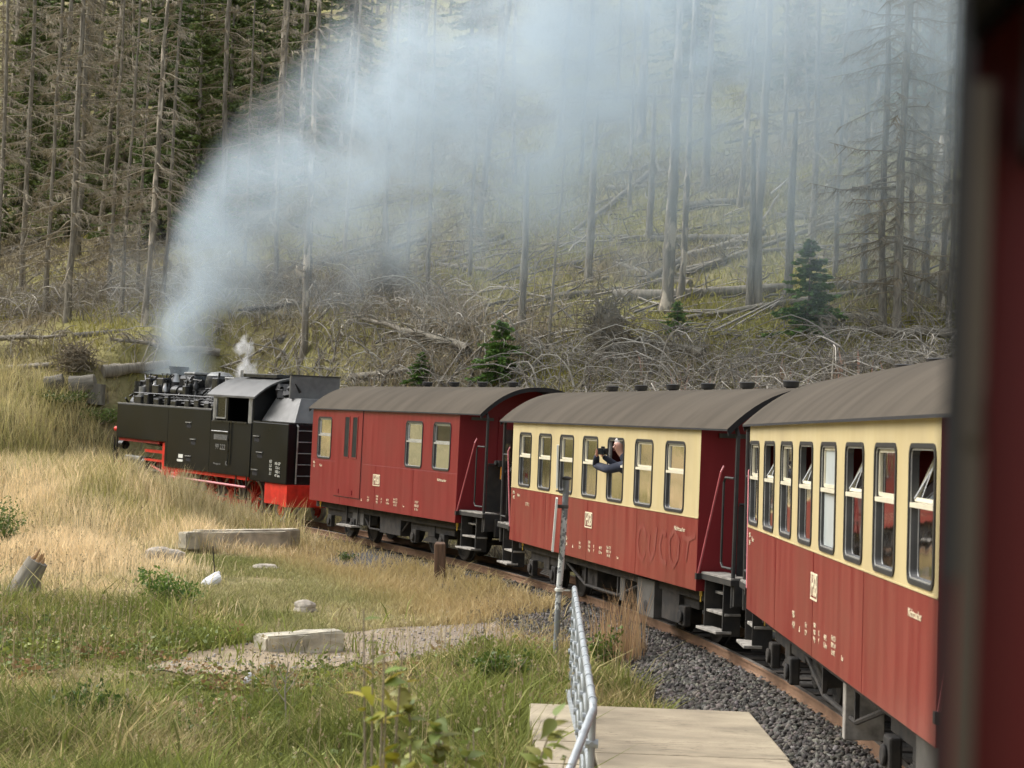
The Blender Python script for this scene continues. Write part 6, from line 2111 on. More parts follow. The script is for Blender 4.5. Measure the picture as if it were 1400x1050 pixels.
def logs():
    rr = random.Random(9)
    named = [((840, 412), (1075, 400), 0, 1.2), ((935, 360), (1045, 322), 0, 1.1), ((930, 378), (1030, 352), 2, 0.8), ((1000, 340), (1075, 325), 0, 0.8), ((880, 395), (960, 345), 1, 1.0),
             ((830, 262), (905, 255), 0, 0.7), ((940, 290), (1030, 278), 1, 1.1), ((560, 360), (720, 378), 0, 0.6), ((1120, 400), (1300, 385), 2, 0.8), ((1150, 440), (1310, 432), 0, 0.8),
             ((680, 378), (800, 362), 3, 0.6), ((1060, 300), (1190, 310), 1, 0.8), ((1200, 345), (1310, 338), 2, 0.7), ((20, 205), (80, 220), 0, 1.0), ((30, 430), (140, 405), 2, 0.6), ((480, 520), (560, 515), 2, 0.7),
             ((400, 372), (520, 350), 0, 0.6), ((100, 465), (260, 452), 1, 0.7), ((1090, 355), (1170, 365), 2, 0.6), ((200, 420), (280, 400), 3, 0.7), ((745, 415), (850, 400), 1, 0.8)]
    for j, (p0, p1, v, th) in enumerate(named):
        a, b = on_ground(*p0), on_ground(*p1)
        put_log(a, b, v, f"{'pale' if v % 2 == 0 else 'grey'} fallen trunk lying across the slope {zone((p0[0] + p1[0]) / 2)}", th)
    rng = np.random.default_rng(12)
    n = 0
    while n < 85:
        y = rng.uniform(50, 100); x = (-0.27 + 0.56 * rng.random()) * y
        t = y + 0.65 * x - 53
        if t < -3: continue
        L = rng.uniform(2.5, 9); a = rng.normal() * 0.6 + (math.pi if rng.random() < .5 else 0)
        p0 = g3(x, y); p1 = g3(x + L * math.cos(a), y + L * math.sin(a) * 1.2)
        if tdist(p1.x, p1.y) < 5 or tdist(p0.x, p0.y) < 5: continue
        put_log(p0, p1, n, f"{'pale' if n % 2 == 0 else 'grey'} fallen trunk lying across the slope {zone(700 + 2700 * x / y)}", rng.uniform(0.3, 0.8))
        n += 1
    # logs and stumps beside the locomotive's front
    put_log(on_ground(-40, 512), on_ground(72, 503), 0, 'pale bent fallen log behind the cut stumps left of the locomotive', 0.9)
    put_log(on_ground(140, 522), on_ground(232, 505), 2, 'whitish log lying in the grass right behind the locomotive front', 1.3)
    for (px, py, r, h, tilt, lab) in ((62, 534, 0.22, 0.55, 75, 'cut log section lying on its side in the grass'), (96, 540, 0.30, 0.75, 80, 'grey cut log with a pale sawn face beside a stump'), (130, 552, 0.26, 0.62, 4, 'upright grey tree stump in the grass near the locomotive front')):
        p = on_ground(px, py)
        root = empty('tree_stump', Matrix.Translation(p + Vector((0, 0, 0.15 if tilt > 20 else -0.05))) @ Matrix.Rotation(R(tilt), 4, 'Y') @ Matrix.Rotation(R(20), 4, 'Z'), lab, 'stump')
        obj('stump_bark', MB().tube([(0, 0, 0), (0.01, 0, h * .5), (0, 0.01, h)], [r * 1.15, r * 1.02, r], 14, caps=False), ['log_grey'], root, smooth=True)
        obj('sawn_face', MB().lathe([(r * 0.98, -0.012), (r * 0.98, 0.012), (0.01, 0.016)], (0, 0.01, h), 14), ['log_pale'], root)
    # splintered stump at the left edge of the grass
    p = on_ground(14, 832)
    root = empty('tree_stump', Matrix.Translation(p + Vector((0, 0, -0.1))) @ Matrix.Rotation(R(24), 4, 'Y'), 'pale splintered stump leaning in the tall grass', 'stump')
    V = MB(); V.tube([(0, 0, 0), (0, 0, .45), (0.02, 0, 1.0)], [0.28, 0.23, 0.18], 11, caps=True)
    obj('stump_bark', V, ['log_pale'], root, smooth=True)
    for k in range(5):
        a = k * 1.25
        obj('splinter', MB().tube([(0.1 * math.cos(a), 0.1 * math.sin(a), 0.95), (0.08 * math.cos(a) + .02, 0.08 * math.sin(a), 1.1 + 0.05 * (k % 3))], [0.05, 0.01], 5), ['broken_wood'], root)
    p2 = on_ground(38, 822)
    root = empty('tree_stump', Matrix.Translation(p2 + Vector((0, 0, -0.1))), 'short straw coloured stump beside the splintered one', 'stump')
    obj('stump_bark', MB().tube([(0, 0, 0), (0, 0, .62)], [0.24, 0.2], 12), ['log_pale'], root, smooth=True)
    obj('sawn_face', MB().lathe([(0.19, -0.01), (0.19, 0.012), (0.01, 0.016)], (0, 0, 0.62), 12), ['broken_wood'], root)


logs()


def fallen_spruce(p0, p1, label, seed, up=0.55, n=46, lmax=1.7):
    """a toppled spruce whose limbs stand up from the trunk like ribs"""
    rng = np.random.default_rng(seed)
    root = empty('fallen_spruce', Matrix.Translation(p0), label, 'dead tree')
    d = p1 - p0
    k = 10
    C = np.array([tuple(d * (i / (k - 1)) + Vector((0, 0, up + 0.03 * rng.normal()))) for i in range(k)])
    V, F = tubes_np(C[None], np.linspace(0.13, 0.04, k)[None], 8)
    np_obj('trunk', V, F, 'log_pale', parent=root, smooth=True)
    u = rng.random(n)
    base = np.stack([np.interp(u, np.linspace(0, 1, k), C[:, q]) for q in range(3)], 1)
    ax = np.array(tuple(d.normalized())); sd = np.cross(ax, [0, 0, 1]); sd /= np.linalg.norm(sd)
    ln = lmax * (1 - 0.6 * u) * (0.5 + 0.6 * rng.random(n))
    th = rng.uniform(-0.3, 3.4, n)
    s = np.linspace(0, 1, 6)
    dirv = np.cos(th)[:, None] * sd[None] + np.sin(th)[:, None] * np.array([[0, 0, 1.0]]) + 0.35 * ax[None]
    Cb = base[:, None, :] + dirv[:, None, :] * (ln[:, None] * s[None])[..., None]
    Cb[..., 2] -= (ln[:, None] * 0.55 * s[None] ** 2.2)
    Cb += ax[None, None] * (ln[:, None] * 0.25 * s[None] ** 2)[..., None]
    V, F = tubes_np(Cb, np.linspace(0.022, 0.006, 6)[None].repeat(n, 0), 4)
    np_obj('branches', V, F, 'log_pale', parent=root)['kind'] = 'stuff'
    # fine dead twigs
    m = n * 14
    q = rng.integers(0, n, m); uu = rng.integers(1, 5, m)
    p = Cb[q, uu]
    tip = p + rng.normal(size=(m, 3)) * 0.18 + np.array([[0, 0, -0.12]])
    w = rng.normal(size=(m, 3)) * 0.006
    Vt = np.stack([p - w, p + w, tip], 1).reshape(-1, 3)
    np_obj('twigs', Vt, np.arange(len(Vt)).reshape(-1, 3), 'twig_brown', parent=root)['kind'] = 'stuff'


fallen_spruce(on_ground(-60, 490), on_ground(90, 482), 'toppled dead spruce with rib-like limbs behind the grass left of the locomotive', 71)
fallen_spruce(on_ground(300, 495), on_ground(150, 478), 'toppled dead spruce with upright limbs just behind the locomotive boiler', 72, 0.3, 50)
fallen_spruce(on_ground(640, 500), on_ground(480, 450), 'toppled dead spruce with arching limbs behind the luggage van', 73, 0.4, 44, 2.2)
fallen_spruce(on_ground(1310, 480), on_ground(1120, 470), 'toppled dead spruce with arching limbs behind the eight-window carriage', 74, 0.4, 44, 2.0)
fallen_spruce(on_ground(960, 500), on_ground(860, 480), 'toppled dead spruce with tangled limbs behind the seven-window carriage', 75, 0.3, 40, 1.8)


def root_plate(px, py, w, h, label):
    p = on_ground(px, py)
    rng = np.random.default_rng(int(px))
    root = empty('upturned_root', Matrix.Translation(p), label, 'tree root')
    n = 420
    c0 = rng.normal(size=(n, 3)) * np.array([[w * .20, 0.16, h * .20]]) + np.array([[0, 0, h * .45]])
    st = rng.normal(size=(n, 1, 3)) * np.array([[[1, 0.6, 1.1]]]) + 0.8 * rng.normal(size=(n, 6, 3))
    C = c0[:, None] + np.cumsum(st, 1) * 0.045
    C[..., 2] = np.maximum(C[..., 2], 0.0)
    V, F = tubes_np(C, np.linspace(0.02, 0.006, 6)[None].repeat(n, 0), 3)
    np_obj('roots', V, F, 'twig_dark', parent=root)['kind'] = 'stuff'
    bm = bmesh.new(); bmesh.ops.create_icosphere(bm, subdivisions=3, radius=1)
    for v in bm.verts:
        k = 1 + 0.25 * math.sin(5 * v.co.x + 2) * math.sin(6 * v.co.z) + 0.1 * rng.normal()
        v.co = Vector((v.co.x * w * .27 * k, v.co.y * 0.2 * k, h * .40 + v.co.z * h * .30 * k))
    me = bpy.data.meshes.new('soil'); bm.to_mesh(me); bm.free(); me.materials.append(MATS['twig_dark'])
    o = bpy.data.objects.new('soil', me); col.objects.link(o); o.parent = root


root_plate(103, 512, 1.25, 0.95, 'dark upturned root plate behind the stumps left of the locomotive')
root_plate(530, 410, 1.3, 1.9, 'tall dark upturned root plate on the slope behind the luggage van')
root_plate(828, 490, 1.5, 1.9, 'dark dead bush-like root mass behind the seven-window carriage')


def brush():
    rng = np.random.default_rng(55)
    # arching bare branches
    n = 13000
    x, y = field(rng, n * 3, 44, 80, -0.33, 0.31)
    t = y + 0.65 * x - 53
    pxx = 700 + 2700 * x / y
    ok = (t > -10) & (t < 2.0 + 6.5 * sstep((720 - pxx) / 200)) & (tdist(x, y) > 3.6) & (vnoise(x, y, 3, 101) + 0.6 * rng.random(len(x)) > 0.40)
    ok &= ~((x < -9.5) & (t < -3.2))
    x, y = x[ok][:n], y[ok][:n]; n = len(x)
    s = np.linspace(0, 1, 7)
    az = rng.random(n) * 6.283
    ln = 0.5 + 1.9 * rng.random(n) ** 1.8
    rise = 0.25 + 0.75 * rng.random(n)
    C = np.zeros((n, 7, 3))
    C[..., 0] = x[:, None] + np.cos(az)[:, None] * ln[:, None] * (s ** 1.3)[None]
    C[..., 1] = y[:, None] + np.sin(az)[:, None] * ln[:, None] * (s ** 1.3)[None]
    C[..., 2] = gz(x, y)[:, None] + ln[:, None] * rise[:, None] * (1.9 * s - 1.45 * s ** 2)[None]
    C += 0.05 * rng.normal(size=C.shape) * s[None, :, None]
    V, F = tubes_np(C, (0.005 + 0.026 * rng.random(n) ** 5)[:, None] * np.linspace(1.3, 0.4, 7)[None], 3)
    g = 0.24 + 0.36 * rng.random(n) ** 1.5
    T = np.repeat(g[:, None] * np.array([1.03, 0.95, 0.82])[None], 21, 0)
    # side twigs on every branch
    m = n * 7
    q = rng.integers(0, n, m); k_ = rng.integers(1, 7, m)
    p = C[q, k_]
    tip = p + rng.normal(size=(m, 3)) * 0.16
    w = rng.normal(size=(m, 3)) * 0.005
    Vt = np.stack([p - w, p + w, tip], 1).reshape(-1, 3)
    Tt = np.repeat(g[q][:, None] * np.array([0.9, 0.82, 0.68])[None], 3, 0)
    V, F = join([(V, F), (Vt, np.arange(len(Vt)).reshape(-1, 3))])
    T = np.concatenate([T, Tt])
    o = np_obj('dead_brushwood', V, F, 'twigs', T)
    tag(o, 'tangle of bare arching dead branches at the foot of the slope', 'brushwood', kind='stuff')
    # broken sticks strewn over the whole slope
    n = 3600
    x, y = field(rng, n, 50, 110, -0.29, 0.30)
    t = y + 0.65 * x - 53
    ok = (t > -2) & (t < 55) & (tdist(x, y) > 4)
    x, y = x[ok], y[ok]; n = len(x)
    ln = 0.5 + 2.8 * rng.random(n) ** 2
    az = rng.normal(size=n) * 0.9
    s = np.linspace(0, 1, 4)
    C = np.zeros((n, 4, 3))
    C[..., 0] = x[:, None] + (np.cos(az) * ln)[:, None] * (s - .5)[None]
    C[..., 1] = y[:, None] + (np.sin(az) * ln)[:, None] * (s - .5)[None]
    C[..., 2] = gz(C[..., 0], C[..., 1]) + 0.05 + (0.5 * rng.random(n) ** 2)[:, None] * s[None] * np.sign(rng.normal(size=n))[:, None].clip(0, 1) + 0.15 * rng.random((n, 1))
    C += 0.03 * rng.normal(size=C.shape)
    V, F = tubes_np(C, (0.012 + 0.03 * rng.random(n) ** 2.5)[:, None] * np.array([1.2, 1.0, .8, .5])[None], 3)
    g = 0.12 + 0.27 * rng.random(n) ** 1.5
    o = np_obj('strewn_sticks', V, F, 'twigs', np.repeat(g[:, None] * np.array([1.04, 0.95, 0.82])[None], 12, 0))
    tag(o, 'broken grey sticks and thin dead stems strewn over the slope', 'sticks', kind='stuff')
    # fine dry stalks
    n = 70000
    x, y = field(rng, n, 44, 95, -0.29, 0.30)
    t = y + 0.65 * x - 53
    dens = np.where(t < 3 + 6 * sstep((720 - (700 + 2700 * x / y)) / 200), 1.0, 0.2)
    ok = (t > -10) & (t < 30) & (tdist(x, y) > 3.4) & (rng.random(n) < dens * np.clip(0.25 + vnoise(x, y, 2.5, 111), 0, 1)) & ~((x < -9.5) & (t < -3.2))
    x, y = x[ok], y[ok]; n = len(x)
    h = (0.25 + 0.75 * rng.random(n)) * (0.4 + 0.9 * vnoise(x, y, 2.5, 112))
    tint = mixc((0.23, 0.19, 0.13), (0.42, 0.355, 0.265), rng.random(n)) * (0.6 + 0.6 * rng.random(n))[:, None]
    blades('dry_undergrowth', np.stack([x, y, gz(x, y)], 1), h, 0.012 + 0.016 * rng.random(n), h * (0.2 + 1.0 * rng.random(n)), tint, rng,
           'grey brown dry stalks and twigs between the fallen trunks', 'undergrowth')
    # faded willowherb
    n = 9000
    x, y = field(rng, n, 44, 66, -0.29, 0.30)
    t = y + 0.65 * x - 53
    px = 700 + 2700 * x / y
    w = (np.exp(-((px - 1130) / 100) ** 2) + 0.8 * np.exp(-((px - 260) / 50) ** 2) + 0.3 * np.exp(-((px - 900) / 80) ** 2) + 0.02) * sstep((vnoise(x, y, 0.8, 121) - 0.35) / 0.3)
    ok = (t > -9) & (t < 0) & (tdist(x, y) > 4) & (rng.random(n) < w)
    x, y = x[ok], y[ok]; n = len(x)
    h = 0.35 + 0.75 * rng.random(n)
    tint = mixc((0.50, 0.27, 0.22), (0.48, 0.33, 0.22), rng.random(n)) * (0.7 + 0.5 * rng.random(n))[:, None]
    blades('willowherb', np.stack([x, y, gz(x, y)], 1), h, 0.03 + 0.05 * rng.random(n), h * (0.05 + 0.2 * rng.random(n)), tint, rng,
           'reddish faded willowherb stalks behind the carriages', 'wildflowers')


brush()

# ------------------------------------------------------------------ shrubs and saplings near by
def shrub(p, w, h, n, ca, cb, label, leaf=0.07, seed=1, stems=9):
    rng = np.random.default_rng(seed)
    root = empty('shrub', Matrix.Translation(p), label, 'shrub')
    C = []
    for i in range(stems):
        a = rng.random() * 6.28; s = np.linspace(0, 1, 5)
        C.append(np.stack([np.cos(a) * w * .42 * rng.random() ** .5 * s ** .8, np.sin(a) * w * .42 * rng.random() ** .5 * s ** .8, h * (0.6 + .4 * rng.random()) * s], 1))
    C = np.array(C)
    V, F = tubes_np(C, np.linspace(0.014, 0.004, 5)[None].repeat(stems, 0), 4)
    np_obj('stems', V, F, 'twig_brown', parent=root)['kind'] = 'stuff'
    q = rng.integers(0, stems, n); u = 0.2 + 0.8 * rng.random(n) ** .8
    b = np.stack([[np.interp(u[i], np.linspace(0, 1, 5), C[q[i], :, k]) for k in range(3)] for i in range(n)])
    P = b + rng.normal(size=(n, 3)) * np.array([[w * .10, w * .10, h * .07]])
    P[:, 2] = np.maximum(P[:, 2], 0.02)
    D = rng.normal(size=(n, 3)) * .8 + np.array([[0, 0, .35]])
    T = mixc(ca, cb, rng.random(n)) * (0.65 + .6 * rng.random(n))[:, None]
    V, F, Tt = leaf_cloud(P, leaf * (0.6 + .7 * rng.random(n)), D, T, rng)
    np_obj('foliage', V, F, 'leaves', Tt, parent=root)


shrub(on_ground(232, 846), 1.15, 0.75, 1500, (0.085, 0.16, 0.034), (0.20, 0.29, 0.055), 'round green shrub in the grass in front of the long beams', seed=1)
shrub(on_ground(2, 752), 1.3, 1.1, 1300, (0.08, 0.14, 0.03), (0.18, 0.24, 0.055), 'dark green leafy shrub standing in the straw grass', seed=2)
shrub(on_ground(137, 588), 1.6, 0.55, 1000, (0.08, 0.14, 0.028), (0.16, 0.21, 0.045), 'low green shrub in the grass near the upright stump', seed=3)
shrub(on_ground(85, 556), 2.2, 0.4, 900, (0.06, 0.10, 0.024), (0.13, 0.16, 0.04), 'flat dark green bilberry patch below the cut logs', seed=4)
shrub(on_ground(690, 735) if False else on_ground(474, 769), 0.45, 0.22, 220, (0.06, 0.12, 0.024), (0.12, 0.18, 0.04), 'small dark green tuft in the middle of the worn turf', seed=5, leaf=0.05)
shrub(on_ground(680, 950), 0.9, 0.55, 800, (0.06, 0.12, 0.022), (0.15, 0.19, 0.035), 'leafy green shrub growing against the slab deck', seed=6)
shrub(on_ground(822, 925), 0.55, 0.65, 420, (0.09, 0.16, 0.03), (0.20, 0.24, 0.05), 'light green leafy plant between the railing and the ballast', seed=7)
shrub(on_ground(655, 900), 0.7, 0.35, 450, (0.10, 0.15, 0.025), (0.22, 0.24, 0.04), 'yellow green low plant at the edge of the gravel path', seed=8)
shrub(on_ground(120, 1000), 1.1, 0.45, 900, (0.05, 0.10, 0.02), (0.12, 0.17, 0.035), 'dark leafy clump in the deep foreground grass', seed=9)


def broad_leaf(L, Wd):
    """one leaf blade, folded along the midrib and curved"""
    mb = MB()
    k = 6
    mid, l, r_ = [], [], []
    for i in range(k + 1):
        s = i / k
        w = Wd * math.sin(math.pi * s ** 0.75) * (1 - 0.25 * s)
        z = -0.25 * L * s * s
        mid.append((L * s, 0, z)); l.append((L * s, w, z + 0.25 * w)); r_.append((L * s, -w, z + 0.25 * w))
    vs = mid + l + r_
    n = k + 1
    fs = []
    for i in range(k):
        fs += [(i, i + 1, n + i + 1, n + i), (i, 2 * n + i, 2 * n + i + 1, i + 1)]
    return vs, fs


def sapling(base, top, n, label, seed, cols, leafL=0.075, spread=0.5):
    rng = np.random.default_rng(seed)
    rr = random.Random(seed)
    root = empty('willow_sapling', Matrix.Translation(base), label, 'sapling')
    H = top
    stems = []
    for i in range(7):
        a = rr.uniform(0, 6.28); h = H * rr.uniform(0.82, 1.0) if i else H
        e = Vector((math.cos(a) * spread * rr.random(), math.sin(a) * spread * rr.random(), h))
        if i == 0: e = Vector((-0.10, 0.05, H))
        st = [Vector((0, 0, 0)), Vector((e.x * .25, e.y * .25, h * .4)), Vector((e.x * .65, e.y * .65, h * .75)), e]
        stems.append(st)
        obj('stem', MB().tube(st, [0.011, 0.009, 0.006, 0.003], 5), ['twig_brown'], root)
    V, F, T = [], [], []
    lv, lf = broad_leaf(leafL, leafL * 0.30)
    for i in range(n):
        st = rr.choice(stems); u = rr.uniform(0.55, 1.0) * 3; j = min(int(u), 2)
        p = st[j].lerp(st[j + 1], u - j)
        M = Matrix.Translation(p) @ Matrix.Rotation(rr.uniform(0, 6.28), 4, 'Z') @ Matrix.Rotation(rr.uniform(-0.9, 0.6), 4, 'Y') @ Matrix.Rotation(rr.uniform(-.7, .7), 4, 'X') @ Matrix.Scale(rr.uniform(0.6, 1.15), 4)
        o = len(V)
        V += [tuple(M @ Vector(v)) for v in lv]; F += [tuple(a + o for a in f) for f in lf]
        c = rr.choice(cols); k = rr.uniform(0.7, 1.2)
        T += [(c[0] * k, c[1] * k, c[2] * k)] * len(lv)
    o = np_obj('foliage', np.array(V), np.array(F), 'leaves', np.array(T), parent=root)


YEL = [(0.34, 0.33, 0.035), (0.26, 0.29, 0.04), (0.17, 0.23, 0.04), (0.40, 0.34, 0.05)]
GRN = [(0.22, 0.26, 0.06), (0.18, 0.24, 0.055), (0.30, 0.31, 0.07), (0.36, 0.35, 0.10)]
sapling(Vector((-0.46, 7.9, -0.8)), 2.74, 60, 'yellow-leaved willow sapling shoot standing blurred in the foreground', 3, YEL, 0.10, 0.12)
sapling(Vector((-0.28, 8.2, -0.8)), 2.42, 420, 'bushy light green willow sapling blurred in the foreground', 4, GRN, 0.095, 0.7)
sapling(Vector((-0.02, 9.4, -0.8)), 2.05, 120, 'small green willow sapling beside the slab deck, out of focus', 5, GRN, 0.07, 0.4)
# bare pale stem in the foreground growth
p = on_ground(388, 1010)
tw = empty('bare_sapling', Matrix.Translation(p), 'thin bare whitish sapling stem without leaves in the foreground weeds', 'sapling')
obj('stem', MB().tube([(0, 0, 0), (0.01, 0, 0.3), (-0.01, 0, 0.55), (0.02, 0, 0.85)], [0.012, 0.011, 0.009, 0.004], 6), ['bark_pale'], tw)
for (z, dx, dz) in ((0.4, -0.16, 0.25), (0.5, 0.14, 0.26), (0.6, -0.1, 0.2), (0.66, 0.12, 0.15)):
    obj('branch', MB().tube([(0, 0, z), (dx * .6, 0, z + dz * .5), (dx, 0.02, z + dz)], [0.006, 0.005, 0.002], 5), ['bark_pale'], tw)

# ------------------------------------------------------------------ smoke and steam
def curve_node(N, pts):
    f = N.new('ShaderNodeFloatCurve')
    c = f.mapping.curves[0]
    c.points[0].location = pts[0]; c.points[1].location = pts[-1]
    for p in pts[1:-1]:
        c.points.new(*p)
    f.mapping.use_clip = False
    f.mapping.update()
    return f


def smoke():
    X0, X1, Y0, Y1, Z0, Z1 = -11.0, 14.0, 42.0, 61.0, 3.9, 24.0
    m = bpy.data.materials.new('coal_smoke'); m.use_nodes = True
    nt = m.node_tree; N, Lk = nt.nodes, nt.links
    N.clear()
    out = N.new('ShaderNodeOutputMaterial'); vol = N.new('ShaderNodeVolumePrincipled')
    vol.inputs['Color'].default_value = (0.75, 0.865, 0.95, 1)
    vol.inputs['Anisotropy'].default_value = 0.25
    Lk.new(vol.outputs[0], out.inputs['Volume'])
    tc = N.new('ShaderNodeTexCoord')
    nz = N.new('ShaderNodeTexNoise'); nz.inputs['Scale'].default_value = 0.26; nz.inputs['Detail'].default_value = 6; nz.inputs['Roughness'].default_value = 0.62
    Lk.new(tc.outputs['Object'], nz.inputs['Vector'])
    sub = N.new('ShaderNodeVectorMath'); sub.operation = 'SUBTRACT'; sub.inputs[1].default_value = (.5, .5, .5)
    Lk.new(nz.outputs['Color'], sub.inputs[0])
    # puffs bend the plume more the further it has drifted
    sx = N.new('ShaderNodeSeparateXYZ'); Lk.new(tc.outputs['Object'], sx.inputs[0])
    am = N.new('ShaderNodeMapRange'); am.inputs['From Min'].default_value = -9.4; am.inputs['From Max'].default_value = 2
    am.inputs['To Min'].default_value = 0.4; am.inputs['To Max'].default_value = 5.0
    Lk.new(sx.outputs['X'], am.inputs['Value'])
    sc_ = N.new('ShaderNodeVectorMath'); sc_.operation = 'SCALE'
    Lk.new(sub.outputs[0], sc_.inputs[0]); Lk.new(am.outputs[0], sc_.inputs['Scale'])
    ad = N.new('ShaderNodeVectorMath'); ad.operation = 'ADD'
    Lk.new(tc.outputs['Object'], ad.inputs[0]); Lk.new(sc_.outputs[0], ad.inputs[1])
    sp = N.new('ShaderNodeSeparateXYZ'); Lk.new(ad.outputs[0], sp.inputs[0])
    u = N.new('ShaderNodeMapRange'); u.inputs['From Min'].default_value = -10; u.inputs['From Max'].default_value = 14
    Lk.new(sp.outputs['X'], u.inputs['Value'])

    def U(x): return (x + 10) / 24

    def curve(pts, lo, hi):
        f = curve_node(N, [(U(x), (v - lo) / (hi - lo)) for x, v in pts])
        Lk.new(u.outputs[0], f.inputs['Value'])
        mr = N.new('ShaderNodeMapRange'); mr.inputs['To Min'].default_value = lo; mr.inputs['To Max'].default_value = hi
        mr.clamp = False
        Lk.new(f.outputs[0], mr.inputs['Value'])
        return mr.outputs[0]
    zc = curve([(-10, 6.3), (-9.2, 7.3), (-8.3, 8.1), (-7, 8.9), (-5, 10.2), (-2, 11.6), (1, 12.8), (6, 13.6), (14, 14.0)], 0, 20)
    rz = curve([(-10, 2.0), (-9.2, 2.5), (-8.3, 2.8), (-7, 3.2), (-5, 4.2), (-2, 5.6), (1, 6.8), (6, 7.8), (14, 8.4)], 0, 10)
    yc = curve([(-10, 56.3), (-7, 55.0), (0, 52.0), (14, 50.0)], 40, 60)
    ry = curve([(-10, 0.6), (-8.3, 1.4), (-5, 2.2), (0, 4.0), (14, 6.5)], 0, 10)
    pk = curve([(-10, 0.10), (-9.4, 0.42), (-8.3, 0.50), (-7, 0.45), (-5, 0.38), (-2, 0.33), (2, 0.28), (5, 0.22), (8, 0.165), (11, 0.125), (14, 0.0)], 0, 1)

    def math2(op, a, b):
        q = N.new('ShaderNodeMath'); q.operation = op
        for i, v in enumerate((a, b)):
            if isinstance(v, (int, float)): q.inputs[i].default_value = v
            elif v is not None: Lk.new(v, q.inputs[i])
        return q.outputs[0]
    dz = math2('DIVIDE', math2('SUBTRACT', sp.outputs['Z'], zc), rz)
    dy = math2('DIVIDE', math2('SUBTRACT', sp.outputs['Y'], yc), ry)
    rr = math2('SQRT', math2('ADD', math2('MULTIPLY', dz, dz), math2('MULTIPLY', dy, dy)), None)
    pf = N.new('ShaderNodeMapRange'); pf.interpolation_type = 'SMOOTHSTEP'
    pf.inputs['From Min'].default_value = 1.15; pf.inputs['From Max'].default_value = 0.25
    Lk.new(rr, pf.inputs['Value'])
    n2 = N.new('ShaderNodeTexNoise'); n2.inputs['Scale'].default_value = 0.50; n2.inputs['Detail'].default_value = 4; n2.inputs['Distortion'].default_value = 0.6
    Lk.new(ad.outputs[0], n2.inputs['Vector'])
    cl = N.new('ShaderNodeMapRange'); cl.inputs['From Min'].default_value = 0.34; cl.inputs['From Max'].default_value = 0.66
    cl.inputs['To Min'].default_value = 0.12; cl.inputs['To Max'].default_value = 1.9
    Lk.new(n2.outputs['Fac'], cl.inputs['Value'])
    # the narrow column straight above the chimney
    chim = loco.matrix_world @ Vector((3.55, 0, 3.85))
    cx2 = math2('SUBTRACT', sx.outputs['X'], chim.x + 0.05); cy2 = math2('SUBTRACT', sx.outputs['Y'], chim.y)
    cr2 = math2('SQRT', math2('ADD', math2('MULTIPLY', cx2, cx2), math2('MULTIPLY', cy2, cy2)), None)
    c1_ = N.new('ShaderNodeMapRange'); c1_.interpolation_type = 'SMOOTHSTEP'
    c1_.inputs['From Min'].default_value = 1.25; c1_.inputs['From Max'].default_value = 0.1; Lk.new(cr2, c1_.inputs['Value'])
    c2_ = N.new('ShaderNodeMapRange'); c2_.interpolation_type = 'SMOOTHSTEP'
    c2_.inputs['From Min'].default_value = 7.6; c2_.inputs['From Max'].default_value = 5.2; Lk.new(sx.outputs['Z'], c2_.inputs['Value'])
    colm = math2('MULTIPLY', math2('MULTIPLY', c1_.outputs[0], c2_.outputs[0]), 0.55)
    dens = math2('ADD', math2('MULTIPLY', math2('MULTIPLY', pf.outputs[0], cl.outputs[0]), pk), math2('MULTIPLY', colm, cl.outputs[0]))
    Lk.new(math2('MAXIMUM', dens, 0.0), vol.inputs['Density'])
    MATS['coal_smoke'] = m
    mb = MB().box((-6.0, Y0, 5.0), (X1, Y1, Z1))
    o = obj('smoke_plume', mb, ['coal_smoke'])
    obj('smoke_root', MB().box((X0 - 0.6, 52.4, Z0), (-6.0005, 59.6, 13.5)), ['coal_smoke'], o)
    tag(o, 'pale blue grey smoke plume drifting from the locomotive chimney across the trees', 'smoke', kind='stuff')
    # little puff of white steam at the safety valves
    m2 = bpy.data.materials.new('steam'); m2.use_nodes = True
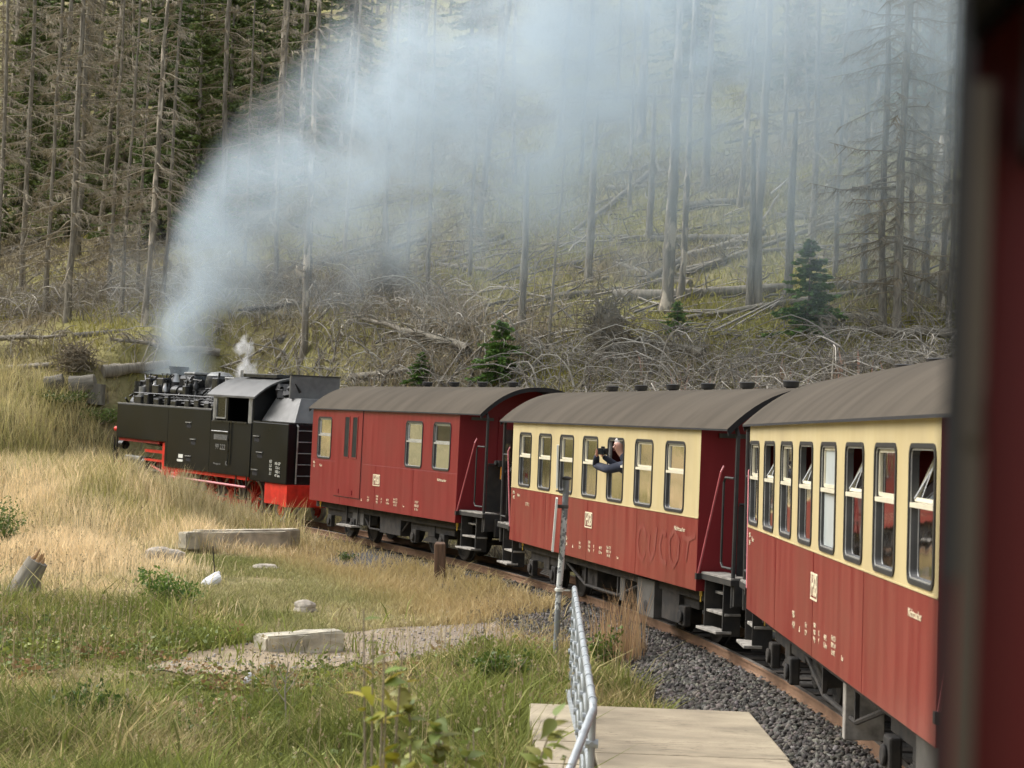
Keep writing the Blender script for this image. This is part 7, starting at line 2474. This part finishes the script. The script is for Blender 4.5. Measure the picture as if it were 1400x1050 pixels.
    N = m2.node_tree.nodes; Lk = m2.node_tree.links; N.clear()
    out = N.new('ShaderNodeOutputMaterial'); vol = N.new('ShaderNodeVolumePrincipled')
    vol.inputs['Color'].default_value = (0.97, 0.97, 0.97, 1)
    Lk.new(vol.outputs[0], out.inputs['Volume'])
    tc = N.new('ShaderNodeTexCoord')
    nz = N.new('ShaderNodeTexNoise'); nz.inputs['Scale'].default_value = 1.8; nz.inputs['Detail'].default_value = 5; Lk.new(tc.outputs['Object'], nz.inputs['Vector'])
    sub = N.new('ShaderNodeVectorMath'); sub.operation = 'MULTIPLY_ADD'; sub.inputs[1].default_value = (2.4, 2.4, 2.4); sub.inputs[2].default_value = (-1.2, -1.2, -1.2)
    Lk.new(nz.outputs['Color'], sub.inputs[0])
    ad = N.new('ShaderNodeVectorMath'); ad.operation = 'ADD'; Lk.new(tc.outputs['Object'], ad.inputs[0]); Lk.new(sub.outputs[0], ad.inputs[1])
    ln = N.new('ShaderNodeVectorMath'); ln.operation = 'LENGTH'; Lk.new(ad.outputs[0], ln.inputs[0])
    mr = N.new('ShaderNodeMapRange'); mr.interpolation_type = 'SMOOTHSTEP'
    mr.inputs['From Min'].default_value = 0.62; mr.inputs['From Max'].default_value = 0.0; mr.inputs['To Max'].default_value = 5.0
    Lk.new(ln.outputs['Value'], mr.inputs['Value']); Lk.new(mr.outputs[0], vol.inputs['Density'])
    MATS['steam'] = m2
    for (lx, lz, s, lab) in ((-0.50, 3.85, (0.55, 0.55, 0.62), 'small white steam puff above the safety valves'), (-0.30, 4.45, (0.50, 0.50, 0.45), 'wisp of steam rising above the larger steam puff')):
        bm = bmesh.new(); bmesh.ops.create_icosphere(bm, subdivisions=3, radius=1.0)
        me = bpy.data.meshes.new('steam_puff'); bm.to_mesh(me); bm.free(); me.materials.append(m2)
        o = bpy.data.objects.new('steam_puff', me); col.objects.link(o)
        o.location = loco.matrix_world @ Vector((lx, 0, lz)); o.scale = s
        tag(o, lab, 'steam', kind='stuff')


smoke()
